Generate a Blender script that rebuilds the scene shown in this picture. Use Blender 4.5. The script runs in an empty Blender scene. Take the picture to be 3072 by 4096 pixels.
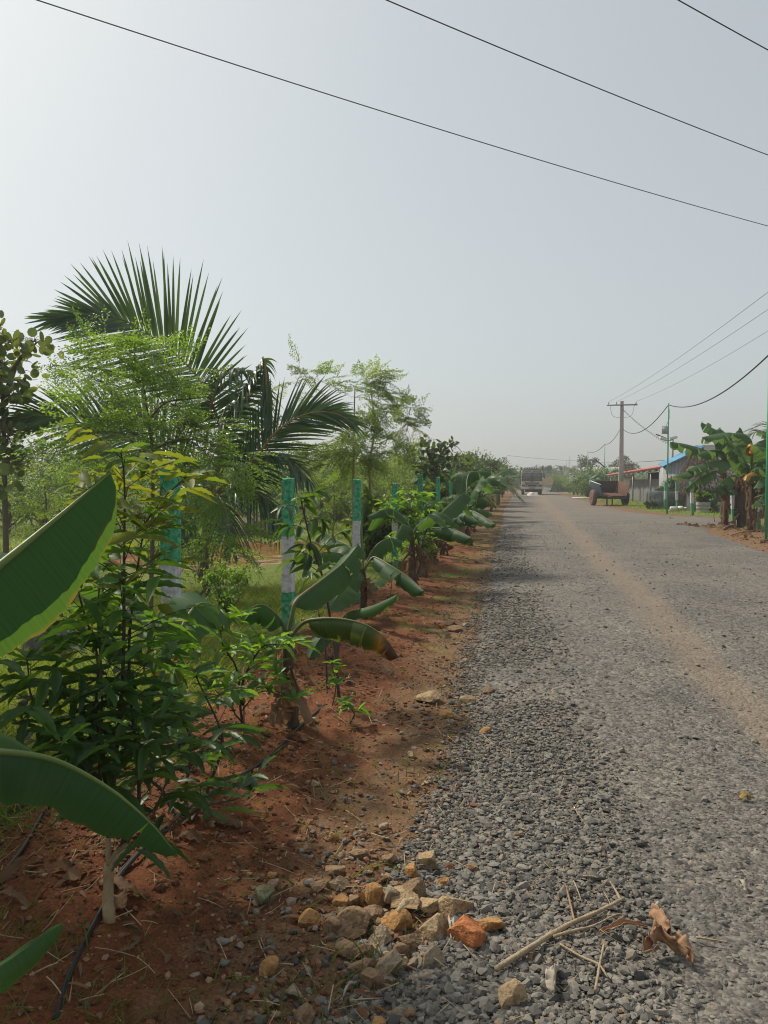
import bpy, math, random
import numpy as np
from mathutils import Vector, Matrix
R = math.radians
scene = bpy.context.scene
col = scene.collection
rng = np.random.default_rng(7)

# ---------------------------------------------------------------- camera
CAM_H = 1.5
YAW, PITCH = R(10.33), R(2.18)
FPX = 3094.0                      # focal length in photograph pixels (3072 x 4096)
cam_d = bpy.data.cameras.new("camera")
cam = bpy.data.objects.new("camera", cam_d)
col.objects.link(cam)
cam.location = (0, 0, CAM_H)
cam.rotation_euler = (R(90) - PITCH, 0, YAW)
cam_d.sensor_fit = 'VERTICAL'
cam_d.sensor_height = 24.0
cam_d.lens = 24.0 * FPX / 4096.0
cam_d.clip_start = 0.05
cam_d.clip_end = 3000
scene.camera = cam

# ---------------------------------------------------------------- sky and sun
SUN_AZ, SUN_EL = R(-60), R(47)    # azimuth from +Y towards +X
world = bpy.data.worlds.new("World")
scene.world = world
world.use_nodes = True
wn, wl = world.node_tree.nodes, world.node_tree.links
wn.clear()
sky = wn.new('ShaderNodeTexSky')
sky.sky_type = 'NISHITA'
sky.sun_disc = False
sky.sun_elevation = SUN_EL
sky.sun_rotation = SUN_AZ
sky.altitude = 0
sky.air_density = 1.0
sky.dust_density = 3.2
sky.ozone_density = 1.2
hs = wn.new('ShaderNodeHueSaturation')
hs.inputs['Saturation'].default_value = 0.55
bg = wn.new('ShaderNodeBackground')
bg.inputs['Strength'].default_value = 0.12
wo = wn.new('ShaderNodeOutputWorld')
wl.new(sky.outputs['Color'], hs.inputs['Color'])
gm = wn.new('ShaderNodeGamma')          # thick haze evens the sky out
gm.inputs['Gamma'].default_value = 0.44
sc_ = wn.new('ShaderNodeVectorMath'); sc_.operation = 'MULTIPLY'
sc_.inputs[1].default_value = (1.98, 2.07, 2.05)
wl.new(hs.outputs['Color'], gm.inputs['Color'])
wl.new(gm.outputs['Color'], sc_.inputs[0])
wl.new(sc_.outputs[0], bg.inputs['Color'])
wl.new(bg.outputs['Background'], wo.inputs['Surface'])
sun_d = bpy.data.lights.new("sun", 'SUN')
sun_d.energy = 3.4
sun_d.angle = R(7)
sun_d.color = (1.0, 0.93, 0.80)
sun = bpy.data.objects.new("sun", sun_d)
col.objects.link(sun)
sv = Vector((math.sin(SUN_AZ) * math.cos(SUN_EL), math.cos(SUN_AZ) * math.cos(SUN_EL), math.sin(SUN_EL)))
sun.rotation_euler = sv.to_track_quat('Z', 'Y').to_euler()
sun.location = (-20, 10, 30)

scene.view_settings.view_transform = 'Standard'
scene.view_settings.look = 'None'
scene.view_settings.exposure = 0.38
scene.view_settings.gamma = 1.0
scene.view_settings.use_curve_mapping = False
scene.render.engine = 'CYCLES'
cy = scene.cycles
cy.use_denoising = True
cy.denoising_input_passes = 'RGB_ALBEDO_NORMAL'
cy.denoising_prefilter = 'ACCURATE'
cy.use_adaptive_sampling = True
cy.adaptive_threshold = 0.006
cy.filter_width = 1.1
cy.max_bounces = 6
cy.diffuse_bounces = 3
cy.glossy_bounces = 2
cy.transmission_bounces = 4
cy.volume_bounces = 0
cy.transparent_max_bounces = 6
cy.caustics_reflective = False
cy.caustics_refractive = False

# ---------------------------------------------------------------- places: photograph pixel + distance -> point of the world
CR = np.array([math.cos(YAW), math.sin(YAW), 0.0])
CHZ = np.array([-math.sin(YAW), math.cos(YAW), 0.0])
CFW = np.array([-math.sin(YAW) * math.cos(PITCH), math.cos(YAW) * math.cos(PITCH), -math.sin(PITCH)])
CUP = np.cross(CR, CFW)
C0 = np.array([0, 0, CAM_H])
def F(px, py, d):                 # photograph pixel, depth in metres
    return C0 + d * (CFW + CR * (px - 1536) / FPX - CUP * (py - 2048) / FPX)
K = 3072 / 1659.0
def D(px, py, d):
    return F(px * K, py * K, d)
def GZ(px, d, z):                 # pixel column, depth, height above ground
    yh = (d + (z - CAM_H) * math.sin(PITCH)) / math.cos(PITCH)
    return C0 + CR * (px - 1536) / FPX * d + CHZ * yh + np.array([0, 0, z - CAM_H])
def GR(px, py, z=0.0):            # pixel of a spot on the ground
    v = CFW + CR * (px - 1536) / FPX - CUP * (py - 2048) / FPX
    t = (z - CAM_H) / v[2]
    return C0 + v * t
def crop(x0, y0, s):              # pixels measured in an enlarged crop of the photograph
    return lambda x, y, d: F(x0 + x * s, y0 + y * s, d)

# ---------------------------------------------------------------- mesh tools
def norm(a):
    a = np.asarray(a, float)
    return a / (np.linalg.norm(a, axis=-1, keepdims=True) + 1e-12)
class MB:
    def __init__(s):
        s.v, s.uv, s.r, s.f, s.n = [], [], [], [], 0
    def add(s, v, f, mat=0, uv=None, rnd=0.5):
        v = np.asarray(v, float).reshape(-1, 3)
        n = len(v)
        s.v.append(v)
        s.uv.append(np.zeros((n, 2)) if uv is None else np.asarray(uv, float))
        s.r.append(np.full(n, rnd, float) if np.isscalar(rnd) else np.asarray(rnd, float))
        fs = f if isinstance(f, list) and len(f) and isinstance(f[0], np.ndarray) and f[0].ndim == 2 else None
        if fs is None:
            by = {}
            for q in f:
                by.setdefault(len(q), []).append(q)
            fs = [np.array(a) for a in by.values()]
        for a in fs:
            s.f.append((a + s.n, mat))
        s.n += n
    def join(s, o, mat=0, rnd=None):
        off = s.n
        for v, uv, r in zip(o.v, o.uv, o.r):
            s.v.append(v); s.uv.append(uv); s.r.append(r if rnd is None else np.full(len(v), rnd)); s.n += len(v)
        for fa, m_ in o.f:
            s.f.append((fa + off, mat))
    def build(s, name, mats, parent=None, loc=None, smooth=True, local=False):
        me = bpy.data.meshes.new(name)
        v = np.concatenate(s.v)
        root = parent
        while root is not None and root.parent is not None:
            root = root.parent
        off = np.array(root.location) if root is not None else (np.array(loc, float) if loc is not None else np.zeros(3))
        if local: off = np.zeros(3)
        v = v - off
        me.vertices.add(len(v))
        me.vertices.foreach_set('co', v.astype(np.float32).ravel())
        nl = sum(a.size for a, m in s.f)
        npoly = sum(len(a) for a, m in s.f)
        me.loops.add(nl)
        me.polygons.add(npoly)
        li = np.concatenate([a.ravel() for a, m in s.f]).astype(np.int32)
        sizes = np.concatenate([np.full(len(a), a.shape[1]) for a, m in s.f])
        start = np.concatenate([[0], np.cumsum(sizes)[:-1]]).astype(np.int32)
        mi = np.concatenate([np.full(len(a), m) for a, m in s.f]).astype(np.int32)
        me.loops.foreach_set('vertex_index', li)
        me.polygons.foreach_set('loop_start', start)
        if not isinstance(mats, (list, tuple)):
            mats = [mats]
        for m in mats:
            me.materials.append(m)
        me.polygons.foreach_set('material_index', mi)
        me.polygons.foreach_set('use_smooth', np.full(npoly, smooth))
        uv = np.concatenate(s.uv)[li]
        ul = me.uv_layers.new(name='UVMap')
        ul.data.foreach_set('uv', uv.astype(np.float32).ravel())
        at = me.attributes.new('rnd', 'FLOAT', 'POINT')
        at.data.foreach_set('value', np.concatenate(s.r).astype(np.float32))
        me.update(calc_edges=True)
        o = bpy.data.objects.new(name, me)
        col.objects.link(o)
        if parent is not None:
            o.parent = parent
        elif loc is not None:
            o.location = loc
        return o
def bevel(o, w, seg=2):
    m = o.modifiers.new('bevel', 'BEVEL')
    m.width = w; m.segments = seg; m.limit_method = 'ANGLE'; m.angle_limit = R(40)
    return o
def tag(o, label=None, cat=None, group=None, kind=None):
    if label: o['label'] = label
    if cat: o['category'] = cat
    if group: o['group'] = group
    if kind: o['kind'] = kind
    return o
def thing(name, label, cat, loc, group=None):
    o = bpy.data.objects.new(name, None)
    o.empty_display_size = 0.1
    col.objects.link(o)
    o.location = tuple(float(q) for q in loc)
    return tag(o, label, cat, group)
def copy_tree(o, parent=None):
    c = o.copy()
    col.objects.link(c)
    if parent is not None:
        c.parent = parent
    for ch in list(o.children):
        copy_tree(ch, c)
    return c

def box(mb, c, s, rot=None, mat=0, rnd=0.5):
    sx, sy, sz = [q / 2 for q in s]
    v = np.array([[-sx,-sy,-sz],[sx,-sy,-sz],[sx,sy,-sz],[-sx,sy,-sz],[-sx,-sy,sz],[sx,-sy,sz],[sx,sy,sz],[-sx,sy,sz]])
    if rot is not None:
        v = v @ np.asarray(rot).T
    mb.add(v + np.asarray(c), [(3,2,1,0),(4,5,6,7),(0,1,5,4),(1,2,6,5),(2,3,7,6),(3,0,4,7)], mat,
           uv=[(0,0),(1,0),(1,1),(0,1),(0,0),(1,0),(1,1),(0,1)], rnd=rnd)
def rotz(a):
    c, s = math.cos(a), math.sin(a)
    return np.array([[c,-s,0],[s,c,0],[0,0,1]])
def roty(a):
    c, s = math.cos(a), math.sin(a)
    return np.array([[c,0,s],[0,1,0],[-s,0,c]])
def rotx(a):
    c, s = math.cos(a), math.sin(a)
    return np.array([[1,0,0],[0,c,-s],[0,s,c]])
def spline(pts, n):
    p = np.asarray(pts, float)
    if len(p) == 2:
        t = np.linspace(0, 1, n)[:, None]
        return p[0] * (1 - t) + p[1] * t
    q = np.vstack([2 * p[0] - p[1], p, 2 * p[-1] - p[-2]])
    seg = np.linalg.norm(np.diff(p, axis=0), axis=1)
    cum = np.concatenate([[0], np.cumsum(seg)])
    out = []
    for t in np.linspace(0, cum[-1], n):
        i = min(np.searchsorted(cum, t, side='right') - 1, len(p) - 2)
        u = (t - cum[i]) / (seg[i] + 1e-12)
        a, b, c, d = q[i], q[i+1], q[i+2], q[i+3]
        out.append(0.5 * (2*b + (c-a)*u + (2*a-5*b+4*c-d)*u*u + (3*b-a-3*c+d)*u**3))
    return np.array(out)
def tube(mb, pts, rad, sides=7, mat=0, rnd=0.5, cap=True, jit=0.0):
    p = np.asarray(pts, float)
    n = len(p)
    r = np.full(n, rad, float) if np.isscalar(rad) else np.interp(np.linspace(0,1,n), np.linspace(0,1,len(rad)), rad)
    t = norm(np.gradient(p, axis=0))
    ref = np.array([0,0,1.0]) if abs(t[0][2]) < 0.9 else np.array([1.0,0,0])
    a = norm(np.cross(t[0], ref))
    V, UV = [], []
    th = np.linspace(0, 2*math.pi, sides, endpoint=False)
    for i in range(n):
        a = norm(a - t[i] * np.dot(a, t[i]))
        b = np.cross(t[i], a)
        rr = r[i] * (1 + (jit * rng.uniform(-1, 1, sides) if jit else 0))
        V.append(p[i] + (np.cos(th) * rr)[:, None] * a + (np.sin(th) * rr)[:, None] * b)
        UV.append(np.stack([th / 6.283, np.full(sides, i / (n-1))], 1))
    V = np.concatenate(V); UV = np.concatenate(UV)
    i = np.arange(n-1)[:, None] * sides
    j = np.arange(sides)[None, :]
    k = (j + 1) % sides
    q = np.stack([i+j, i+k, i+sides+k, i+sides+j], -1).reshape(-1, 4)
    fl = [q]
    if cap:
        fl += [np.array([list(range(sides))[::-1]]), np.array([[(n-1)*sides + m for m in range(sides)]])]
    mb.add(V, fl, mat, UV, rnd)
def lathe(mb, prof, c, seg=20, axis='z', mat=0, rot=None):
    p = np.asarray(prof, float)        # (radius, height)
    th = np.linspace(0, 2*math.pi, seg, endpoint=False)
    V = np.stack([p[:, 0, None] * np.cos(th), p[:, 0, None] * np.sin(th), np.repeat(p[:, 1, None], seg, 1)], -1).reshape(-1, 3)
    if rot is not None:
        V = V @ np.asarray(rot).T
    n = len(p)
    i = np.arange(n-1)[:, None] * seg
    j = np.arange(seg)[None, :]; k = (j+1) % seg
    q = np.stack([i+j, i+k, i+seg+k, i+seg+j], -1).reshape(-1, 4)
    mb.add(V + np.asarray(c), [q, np.array([list(range(seg))[::-1]]), np.array([[(n-1)*seg+m for m in range(seg)]])], mat)
def scatter(mb, tm, O, Dv, U, L, Wd, mat=0, rnd=None):
    tv, tf, tuv = tm
    O = np.asarray(O, float); n = len(O)
    X = norm(Dv); Y = norm(np.cross(U, X)); Z = np.cross(X, Y)
    L = np.broadcast_to(np.asarray(L, float), (n,)); Wd = np.broadcast_to(np.asarray(Wd, float), (n,))
    V = O[:, None, :] + X[:, None, :] * (tv[None, :, 0, None] * L[:, None, None]) \
        + Y[:, None, :] * (tv[None, :, 1, None] * Wd[:, None, None]) + Z[:, None, :] * (tv[None, :, 2, None] * L[:, None, None])
    k = len(tv)
    base = (np.arange(n) * k)[:, None, None]
    fl = [(a[None] + base).reshape(-1, a.shape[1]) for a in tf]
    if rnd is None:
        rnd = rng.random(n)
    mb.add(V.reshape(-1, 3), fl, mat, np.tile(tuv, (n, 1)), np.repeat(rnd, k))
def strip_template(nu, prof, droop=0.15, fold=0.25, wave=0.0, freq=5):
    u = np.linspace(0, 1, nu + 1)
    V, UV = [], []
    for x in u:
        w = prof(x) * 0.5
        z = -droop * x * x
        wv = wave * math.sin(x * freq * 2 * math.pi)
        V += [[x, -w, z + fold * w * 0.3 + wv], [x, 0, z], [x, w, z + fold * w * 0.3 - wv]]
        UV += [[x, 0], [x, .5], [x, 1]]
    q = []
    for i in range(nu):
        a = 3 * i
        q += [[a, a+3, a+4, a+1], [a+1, a+4, a+5, a+2]]
    return np.array(V), [np.array(q)], np.array(UV)
T_LANCE = strip_template(6, lambda x: math.sin(math.pi * min(1, x * 0.97 + .03) ** 0.85) ** 0.8, 0.22, 0.7, 0.012, 3)
T_WAVY = strip_template(9, lambda x: math.sin(math.pi * min(1, x * 0.97 + .03) ** 0.9) ** 0.7, 0.18, 0.6, 0.022, 4.2)
T_SIMPLE = strip_template(2, lambda x: [0.1, 1.0, 0.05][int(round(x * 2))], 0.15, 0.5)
T_BLADE = strip_template(3, lambda x: 1 - x * 0.93, 0.35, 0.3)
def disc_template(n=9, cup=0.12):
    th = np.linspace(0, 2*math.pi, n, endpoint=False)
    V = [[0.5, 0, -0.03]] + [[0.5 - 0.5*math.cos(t), 0.5*math.sin(t), cup * (0.5 - abs(math.sin(t)) * .3)] for t in th]
    return np.array(V), [np.array([[0, 1+i, 1+(i+1) % n] for i in range(n)])], np.array([[.5, .5]] + [[.5-.5*math.cos(t), .5+.5*math.sin(t)] for t in th])
T_ROUND = disc_template()
T_OVAL = (np.array([[0,0,0],[.35,-.5,.03],[.75,-.42,0],[1,0,-.06],[.75,.42,0],[.35,.5,.03]]), [np.array([[0,1,2,3],[0,3,4,5]])],
          np.array([[0,.5],[.35,0],[.75,0],[1,.5],[.75,1],[.35,1]]))

def lattice(ix, iy, seed):
    h = (ix.astype(np.int64) * 374761393 + iy.astype(np.int64) * 668265263 + seed * 982451653) & 0xffffffff
    h = ((h ^ (h >> 13)) * 1274126177) & 0xffffffff
    return ((h ^ (h >> 16)) & 0xffff) / 65535.0
def vnoise(x, y, seed=0):
    x = np.asarray(x, float); y = np.asarray(y, float)
    ix = np.floor(x); iy = np.floor(y)
    fx = x - ix; fy = y - iy
    fx = fx*fx*(3-2*fx); fy = fy*fy*(3-2*fy)
    a = lattice(ix, iy, seed); b = lattice(ix+1, iy, seed); c = lattice(ix, iy+1, seed); d = lattice(ix+1, iy+1, seed)
    return (a*(1-fx)+b*fx)*(1-fy) + (c*(1-fx)+d*fx)*fy
def fbm(x, y, seed=0, oct=4):
    s, a, t = 0, 0.5, 0
    for o in range(oct):
        s = s + a * vnoise(np.asarray(x)*2**o, np.asarray(y)*2**o, seed+o*17); t += a; a *= 0.5
    return s / t
def sstep(a, b, x):
    t = np.clip((np.asarray(x, float) - a) / (b - a), 0, 1)
    return t*t*(3-2*t)
# ---------------------------------------------------------------- materials
def newmat(name):
    m = bpy.data.materials.new(name)
    m.use_nodes = True
    t = m.node_tree
    b = t.nodes['Principled BSDF']
    return m, t.nodes, t.links, b
def nd(n, kind, **kw):
    o = n.new(kind)
    for k, v in kw.items():
        if k.startswith('p_'):
            setattr(o, k[2:], v)
        else:
            o.inputs[k].default_value = v
    return o
def ramp(n, stops):
    r = n.new('ShaderNodeValToRGB')
    e = r.color_ramp.elements
    while len(e) < len(stops):
        e.new(0.5)
    for i, (p, c) in enumerate(stops):
        e[i].position = p
        e[i].color = (*c, 1) if len(c) == 3 else c
    return r
def pm(name, cols, scale=6.0, rough=0.75, bump=0.3, bscale=40.0, detail=6, stretch=(1,1,1), metal=0.0, spec=0.3, dist=0.01):
    m, n, l, b = newmat(name)
    tc = n.new('ShaderNodeTexCoord')
    mp = nd(n, 'ShaderNodeMapping', Scale=stretch)
    l.new(tc.outputs['Object'], mp.inputs['Vector'])
    no = nd(n, 'ShaderNodeTexNoise', Scale=scale, Detail=detail, Roughness=0.65)
    l.new(mp.outputs['Vector'], no.inputs['Vector'])
    k = len(cols)
    cr = ramp(n, [(0.28 + 0.44 * i / max(1, k-1), c) for i, c in enumerate(cols)])
    l.new(no.outputs['Fac'], cr.inputs['Fac'])
    l.new(cr.outputs['Color'], b.inputs['Base Color'])
    b.inputs['Roughness'].default_value = rough
    b.inputs['Metallic'].default_value = metal
    b.inputs['Specular IOR Level'].default_value = spec
    if bump:
        n2 = nd(n, 'ShaderNodeTexNoise', Scale=bscale, Detail=5.0)
        l.new(mp.outputs['Vector'], n2.inputs['Vector'])
        bp = nd(n, 'ShaderNodeBump', Strength=bump, Distance=dist)
        l.new(n2.outputs['Fac'], bp.inputs['Height'])
        l.new(bp.outputs['Normal'], b.inputs['Normal'])
    return m
def leafm(name, c1, c2, transl=0.4, tcol=None, rough=0.42, spec=0.4, veins=0, scale=3.0, dry=None, drylim=0.72, tip=None):
    """per-leaf colour from rnd, a slow noise across the crown, light passing through the blade"""
    m, n, l, b = newmat(name)
    at = n.new('ShaderNodeAttribute'); at.attribute_name = 'rnd'
    tc = n.new('ShaderNodeTexCoord')
    no = nd(n, 'ShaderNodeTexNoise', Scale=scale, Detail=3.0)
    l.new(tc.outputs['Object'], no.inputs['Vector'])
    ad = nd(n, 'ShaderNodeMath', p_operation='MULTIPLY_ADD')
    ad.inputs[1].default_value = 0.9; ad.inputs[2].default_value = -0.2
    l.new(no.outputs['Fac'], ad.inputs[0])
    av = nd(n, 'ShaderNodeMath', p_operation='MULTIPLY_ADD')
    av.inputs[1].default_value = 0.75
    l.new(at.outputs['Fac'], av.inputs[0]); l.new(ad.outputs[0], av.inputs[2])
    stops = [(0.12, c1), (0.85, c2)]
    if dry: stops += [(1.15 if drylim > 1 else 0.97, dry)]
    cr = ramp(n, [(min(1, p), c) for p, c in stops])
    l.new(av.outputs[0], cr.inputs['Fac'])
    colr = cr.outputs['Color']
    if veins:
        uv = n.new('ShaderNodeUVMap')
        sp = n.new('ShaderNodeSeparateXYZ')
        l.new(uv.outputs['UV'], sp.inputs[0])
        mu = nd(n, 'ShaderNodeMath', p_operation='MULTIPLY'); mu.inputs[1].default_value = veins
        l.new(sp.outputs['X'], mu.inputs[0])
        n3 = nd(n, 'ShaderNodeTexNoise', p_noise_dimensions='1D', Scale=1.0, Detail=3.0)
        l.new(mu.outputs[0], n3.inputs['W'])
        mr = nd(n, 'ShaderNodeMapRange'); mr.inputs[1].default_value = 0.3; mr.inputs[2].default_value = 0.7
        mr.inputs[3].default_value = 0.92; mr.inputs[4].default_value = 1.09
        l.new(n3.outputs['Fac'], mr.inputs[0])
        mx = nd(n, 'ShaderNodeVectorMath', p_operation='SCALE')
        l.new(colr, mx.inputs[0]); l.new(mr.outputs[0], mx.inputs['Scale'])
        colr = mx.outputs[0]
        bp = nd(n, 'ShaderNodeBump', Strength=0.18, Distance=0.006)
        l.new(n3.outputs['Fac'], bp.inputs['Height'])
        l.new(bp.outputs['Normal'], b.inputs['Normal'])
        # torn, browned rim
        ab = nd(n, 'ShaderNodeMath', p_operation='MULTIPLY_ADD'); ab.inputs[1].default_value = 2.0; ab.inputs[2].default_value = -1.0
        l.new(sp.outputs['Y'], ab.inputs[0])
        a2 = nd(n, 'ShaderNodeMath', p_operation='ABSOLUTE'); l.new(ab.outputs[0], a2.inputs[0])
        n4 = nd(n, 'ShaderNodeTexNoise', Scale=9.0, Detail=4.0); l.new(tc.outputs['Object'], n4.inputs['Vector'])
        s2 = nd(n, 'ShaderNodeMath', p_operation='MULTIPLY_ADD'); s2.inputs[1].default_value = 0.45
        l.new(n4.outputs['Fac'], s2.inputs[0]); l.new(a2.outputs[0], s2.inputs[2])
        m2 = nd(n, 'ShaderNodeMapRange'); m2.inputs[1].default_value = 1.2; m2.inputs[2].default_value = 1.3
        l.new(s2.outputs[0], m2.inputs[0])
        mc = nd(n, 'ShaderNodeMix', p_data_type='RGBA')
        l.new(m2.outputs[0], mc.inputs[0]); l.new(colr, mc.inputs[6])
        mc.inputs[7].default_value = (0.16, 0.10, 0.035, 1)
        colr = mc.outputs[2]
        if tip:
            n5 = nd(n, 'ShaderNodeMath', p_operation='MULTIPLY_ADD'); n5.inputs[1].default_value = 0.25
            l.new(n4.outputs['Fac'], n5.inputs[0]); l.new(sp.outputs['X'], n5.inputs[2])
            rp = ramp(n, tip); l.new(n5.outputs[0], rp.inputs['Fac'])
            mt = nd(n, 'ShaderNodeMix', p_data_type='RGBA'); l.new(rp.outputs['Alpha'], mt.inputs[0]); l.new(colr, mt.inputs[6]); l.new(rp.outputs['Color'], mt.inputs[7])
            colr = mt.outputs[2]
    l.new(colr, b.inputs['Base Color'])
    b.inputs['Roughness'].default_value = rough
    b.inputs['Specular IOR Level'].default_value = spec
    tr = n.new('ShaderNodeBsdfTranslucent')
    tm = nd(n, 'ShaderNodeMix', p_data_type='RGBA', p_blend_type='MULTIPLY')
    tm.inputs[0].default_value = 1.0
    l.new(colr, tm.inputs[6])
    tm.inputs[7].default_value = (*(tcol or (3.4, 2.6, 0.9)), 1)
    l.new(tm.outputs[2], tr.inputs['Color'])
    ms = n.new('ShaderNodeMixShader'); ms.inputs[0].default_value = transl
    l.new(b.outputs[0], ms.inputs[1]); l.new(tr.outputs[0], ms.inputs[2])
    l.new(ms.outputs[0], n['Material Output'].inputs['Surface'])
    return m
M = {}
M['banana'] = leafm('banana_leaf', (0.018,0.062,0.020), (0.044,0.112,0.032), 0.42, rough=0.50, spec=0.32, veins=70, scale=1.2)
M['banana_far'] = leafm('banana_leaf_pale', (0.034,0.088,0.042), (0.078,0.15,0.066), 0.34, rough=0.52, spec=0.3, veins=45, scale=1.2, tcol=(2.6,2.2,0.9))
M['banana_yellow'] = leafm('banana_leaf_yellowing', (0.05,0.11,0.02), (0.42,0.24,0.03), 0.35, rough=0.5, veins=40, scale=2.2, tcol=(1.6,1.3,0.5))
M['banana_tip'] = leafm('banana_leaf_dying_tip', (0.03,0.075,0.02), (0.05,0.10,0.025), 0.35, rough=0.42, spec=0.5, veins=55, scale=1.2, tip=[(0.0,(0.3,0.25,0.03,0.0)),(0.80,(0.14,0.13,0.02,0.15)),(0.92,(0.30,0.19,0.035,1)),(1.0,(0.09,0.05,0.025,1))])
M['banana_orange'] = pm('banana_leaf_orange', [(0.5,0.14,0.02),(0.62,0.26,0.04),(0.4,0.12,0.02)], 9, 0.7, 0.3)
M['rib'] = pm('leaf_midrib', [(0.10,0.16,0.04),(0.17,0.22,0.06)], 5, 0.45, 0.1)
M['rib_red'] = pm('leaf_stalk_reddish', [(0.16,0.09,0.045),(0.10,0.13,0.04),(0.22,0.11,0.06)], 6, 0.5, 0.1)
M['stem_dry'] = pm('banana_stem_brown', [(0.035,0.025,0.018),(0.10,0.068,0.045),(0.055,0.036,0.026),(0.16,0.115,0.075)], 9, 0.8, 0.6, 60, stretch=(1,1,.18))
M['stem_green'] = pm('banana_stem_green', [(0.09,0.20,0.035),(0.17,0.30,0.06),(0.12,0.16,0.05)], 6, 0.5, 0.3, 50, stretch=(1,1,.2))
M['dry_leaf'] = leafm('dry_leaf', (0.085,0.05,0.032), (0.24,0.155,0.095), 0.25, rough=0.85, spec=0.1, scale=8, tcol=(1.5,1.2,0.9))
M['bark'] = pm('bark', [(0.06,0.045,0.032),(0.15,0.12,0.085),(0.095,0.072,0.05)], 12, 0.85, 0.7, 70, stretch=(1,1,.3))
M['bark_pale'] = pm('bark_pale', [(0.20,0.13,0.07),(0.34,0.25,0.14),(0.27,0.19,0.10)], 18, 0.8, 0.5, 120, stretch=(1,1,.6))
M['twig'] = pm('twig_dark', [(0.045,0.035,0.025),(0.09,0.065,0.045)], 14, 0.7, 0.3)
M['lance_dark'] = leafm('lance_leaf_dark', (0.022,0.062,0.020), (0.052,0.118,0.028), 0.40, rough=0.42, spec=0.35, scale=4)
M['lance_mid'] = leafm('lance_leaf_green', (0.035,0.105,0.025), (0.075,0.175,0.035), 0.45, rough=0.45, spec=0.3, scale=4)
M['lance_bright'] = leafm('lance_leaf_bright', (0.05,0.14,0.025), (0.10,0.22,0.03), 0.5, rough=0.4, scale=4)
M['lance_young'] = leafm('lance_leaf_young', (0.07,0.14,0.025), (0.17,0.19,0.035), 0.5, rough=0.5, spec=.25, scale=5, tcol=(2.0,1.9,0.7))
M['palm'] = leafm('palm_leaflet', (0.018,0.052,0.028), (0.045,0.10,0.035), 0.22, rough=0.33, spec=0.6, scale=2)
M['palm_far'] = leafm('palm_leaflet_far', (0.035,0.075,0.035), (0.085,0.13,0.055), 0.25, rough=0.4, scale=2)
M['palm_dry'] = leafm('palm_leaflet_dry', (0.17,0.12,0.05), (0.30,0.24,0.10), 0.25, rough=0.7, scale=2, tcol=(1.5,1.3,.8))
M['rachis'] = pm('palm_rachis', [(0.12,0.11,0.03),(0.24,0.17,0.06)], 6, 0.5, 0.1)
M['rachis_orange'] = pm('palm_rachis_orange', [(0.30,0.17,0.05),(0.38,0.24,0.07)], 6, 0.5, 0.1)
M['moringa'] = leafm('feathery_leaf', (0.05,0.12,0.035), (0.14,0.22,0.045), 0.45, rough=0.5, scale=1.6, tcol=(2.6,2.4,0.9))
M['moringa_light'] = leafm('feathery_leaf_light', (0.07,0.14,0.04), (0.16,0.22,0.05), 0.45, rough=0.5, scale=1.6, tcol=(2.2,2.1,0.9))
M['round'] = leafm('round_leaf', (0.04,0.080,0.042), (0.10,0.15,0.055), 0.35, rough=0.4, scale=2, dry=(0.10,0.14,0.04))
M['bush1'] = leafm('bush_leaf_light', (0.055,0.12,0.03), (0.15,0.21,0.045), 0.42, rough=0.5, scale=0.9, tcol=(2.2,2.1,.9))
M['bush2'] = leafm('bush_leaf_mid', (0.030,0.075,0.025), (0.08,0.14,0.035), 0.38, rough=0.5, scale=0.9)
M['bush3'] = leafm('bush_leaf_dark', (0.016,0.042,0.018), (0.045,0.085,0.028), 0.30, rough=0.5, scale=0.9)
M['grass'] = leafm('grass_blade', (0.095,0.165,0.03), (0.23,0.30,0.058), 0.40, rough=0.5, scale=1.1, dry=(0.28,0.24,0.09), tcol=(2.0,1.8,0.8))
M['weed'] = leafm('weed_leaf', (0.035,0.08,0.02), (0.10,0.15,0.035), 0.35, rough=0.5, scale=3)
M['straw'] = pm('straw', [(0.22,0.15,0.08),(0.42,0.33,0.20),(0.30,0.22,0.12)], 20, 0.8, 0.1)
M['stick'] = pm('dry_stick', [(0.20,0.14,0.09),(0.36,0.28,0.18),(0.26,0.19,0.12)], 25, 0.8, 0.5, 120)
M['husk'] = pm('dry_husk', [(0.22,0.11,0.06),(0.34,0.20,0.11),(0.16,0.075,0.045)], 16, 0.75, 0.5, 60)
M['pale_husk'] = pm('pale_husk', [(0.30,0.255,0.20),(0.44,0.39,0.31)], 20, 0.7, 0.3)
M['pipe'] = pm('black_pipe', [(0.012,0.012,0.013),(0.035,0.033,0.032)], 14, 0.45, 0.1)
M['moss'] = pm('dry_moss', [(0.20,0.19,0.09),(0.44,0.41,0.25)], 40, 0.95, 1.0, 160, dist=.02)
M['concrete'] = pm('concrete', [(0.26,0.25,0.235),(0.38,0.37,0.35),(0.30,0.29,0.275)], 4, 0.85, 0.4, 60)
M['tubconc'] = pm('tub_concrete', [(0.30,0.28,0.26),(0.44,0.41,0.385)], 3, 0.85, 0.3, 50)
M['white_wall'] = pm('white_wall', [(0.52,0.52,0.49),(0.68,0.68,0.65),(0.60,0.59,0.56)], 1.5, 0.8, 0.2)
M['grey_block'] = pm('grey_block_wall', [(0.13,0.125,0.12),(0.20,0.195,0.19)], 3, 0.9, 0.4)
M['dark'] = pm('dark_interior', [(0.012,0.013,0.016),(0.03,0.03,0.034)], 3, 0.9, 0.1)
M['pole_green'] = pm('green_pole_paint', [(0.05,0.30,0.14),(0.08,0.38,0.20)], 4, 0.5, 0.1)
M['steel'] = pm('grey_steel', [(0.18,0.18,0.18),(0.30,0.30,0.30)], 8, 0.5, 0.1, metal=.3)
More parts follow.
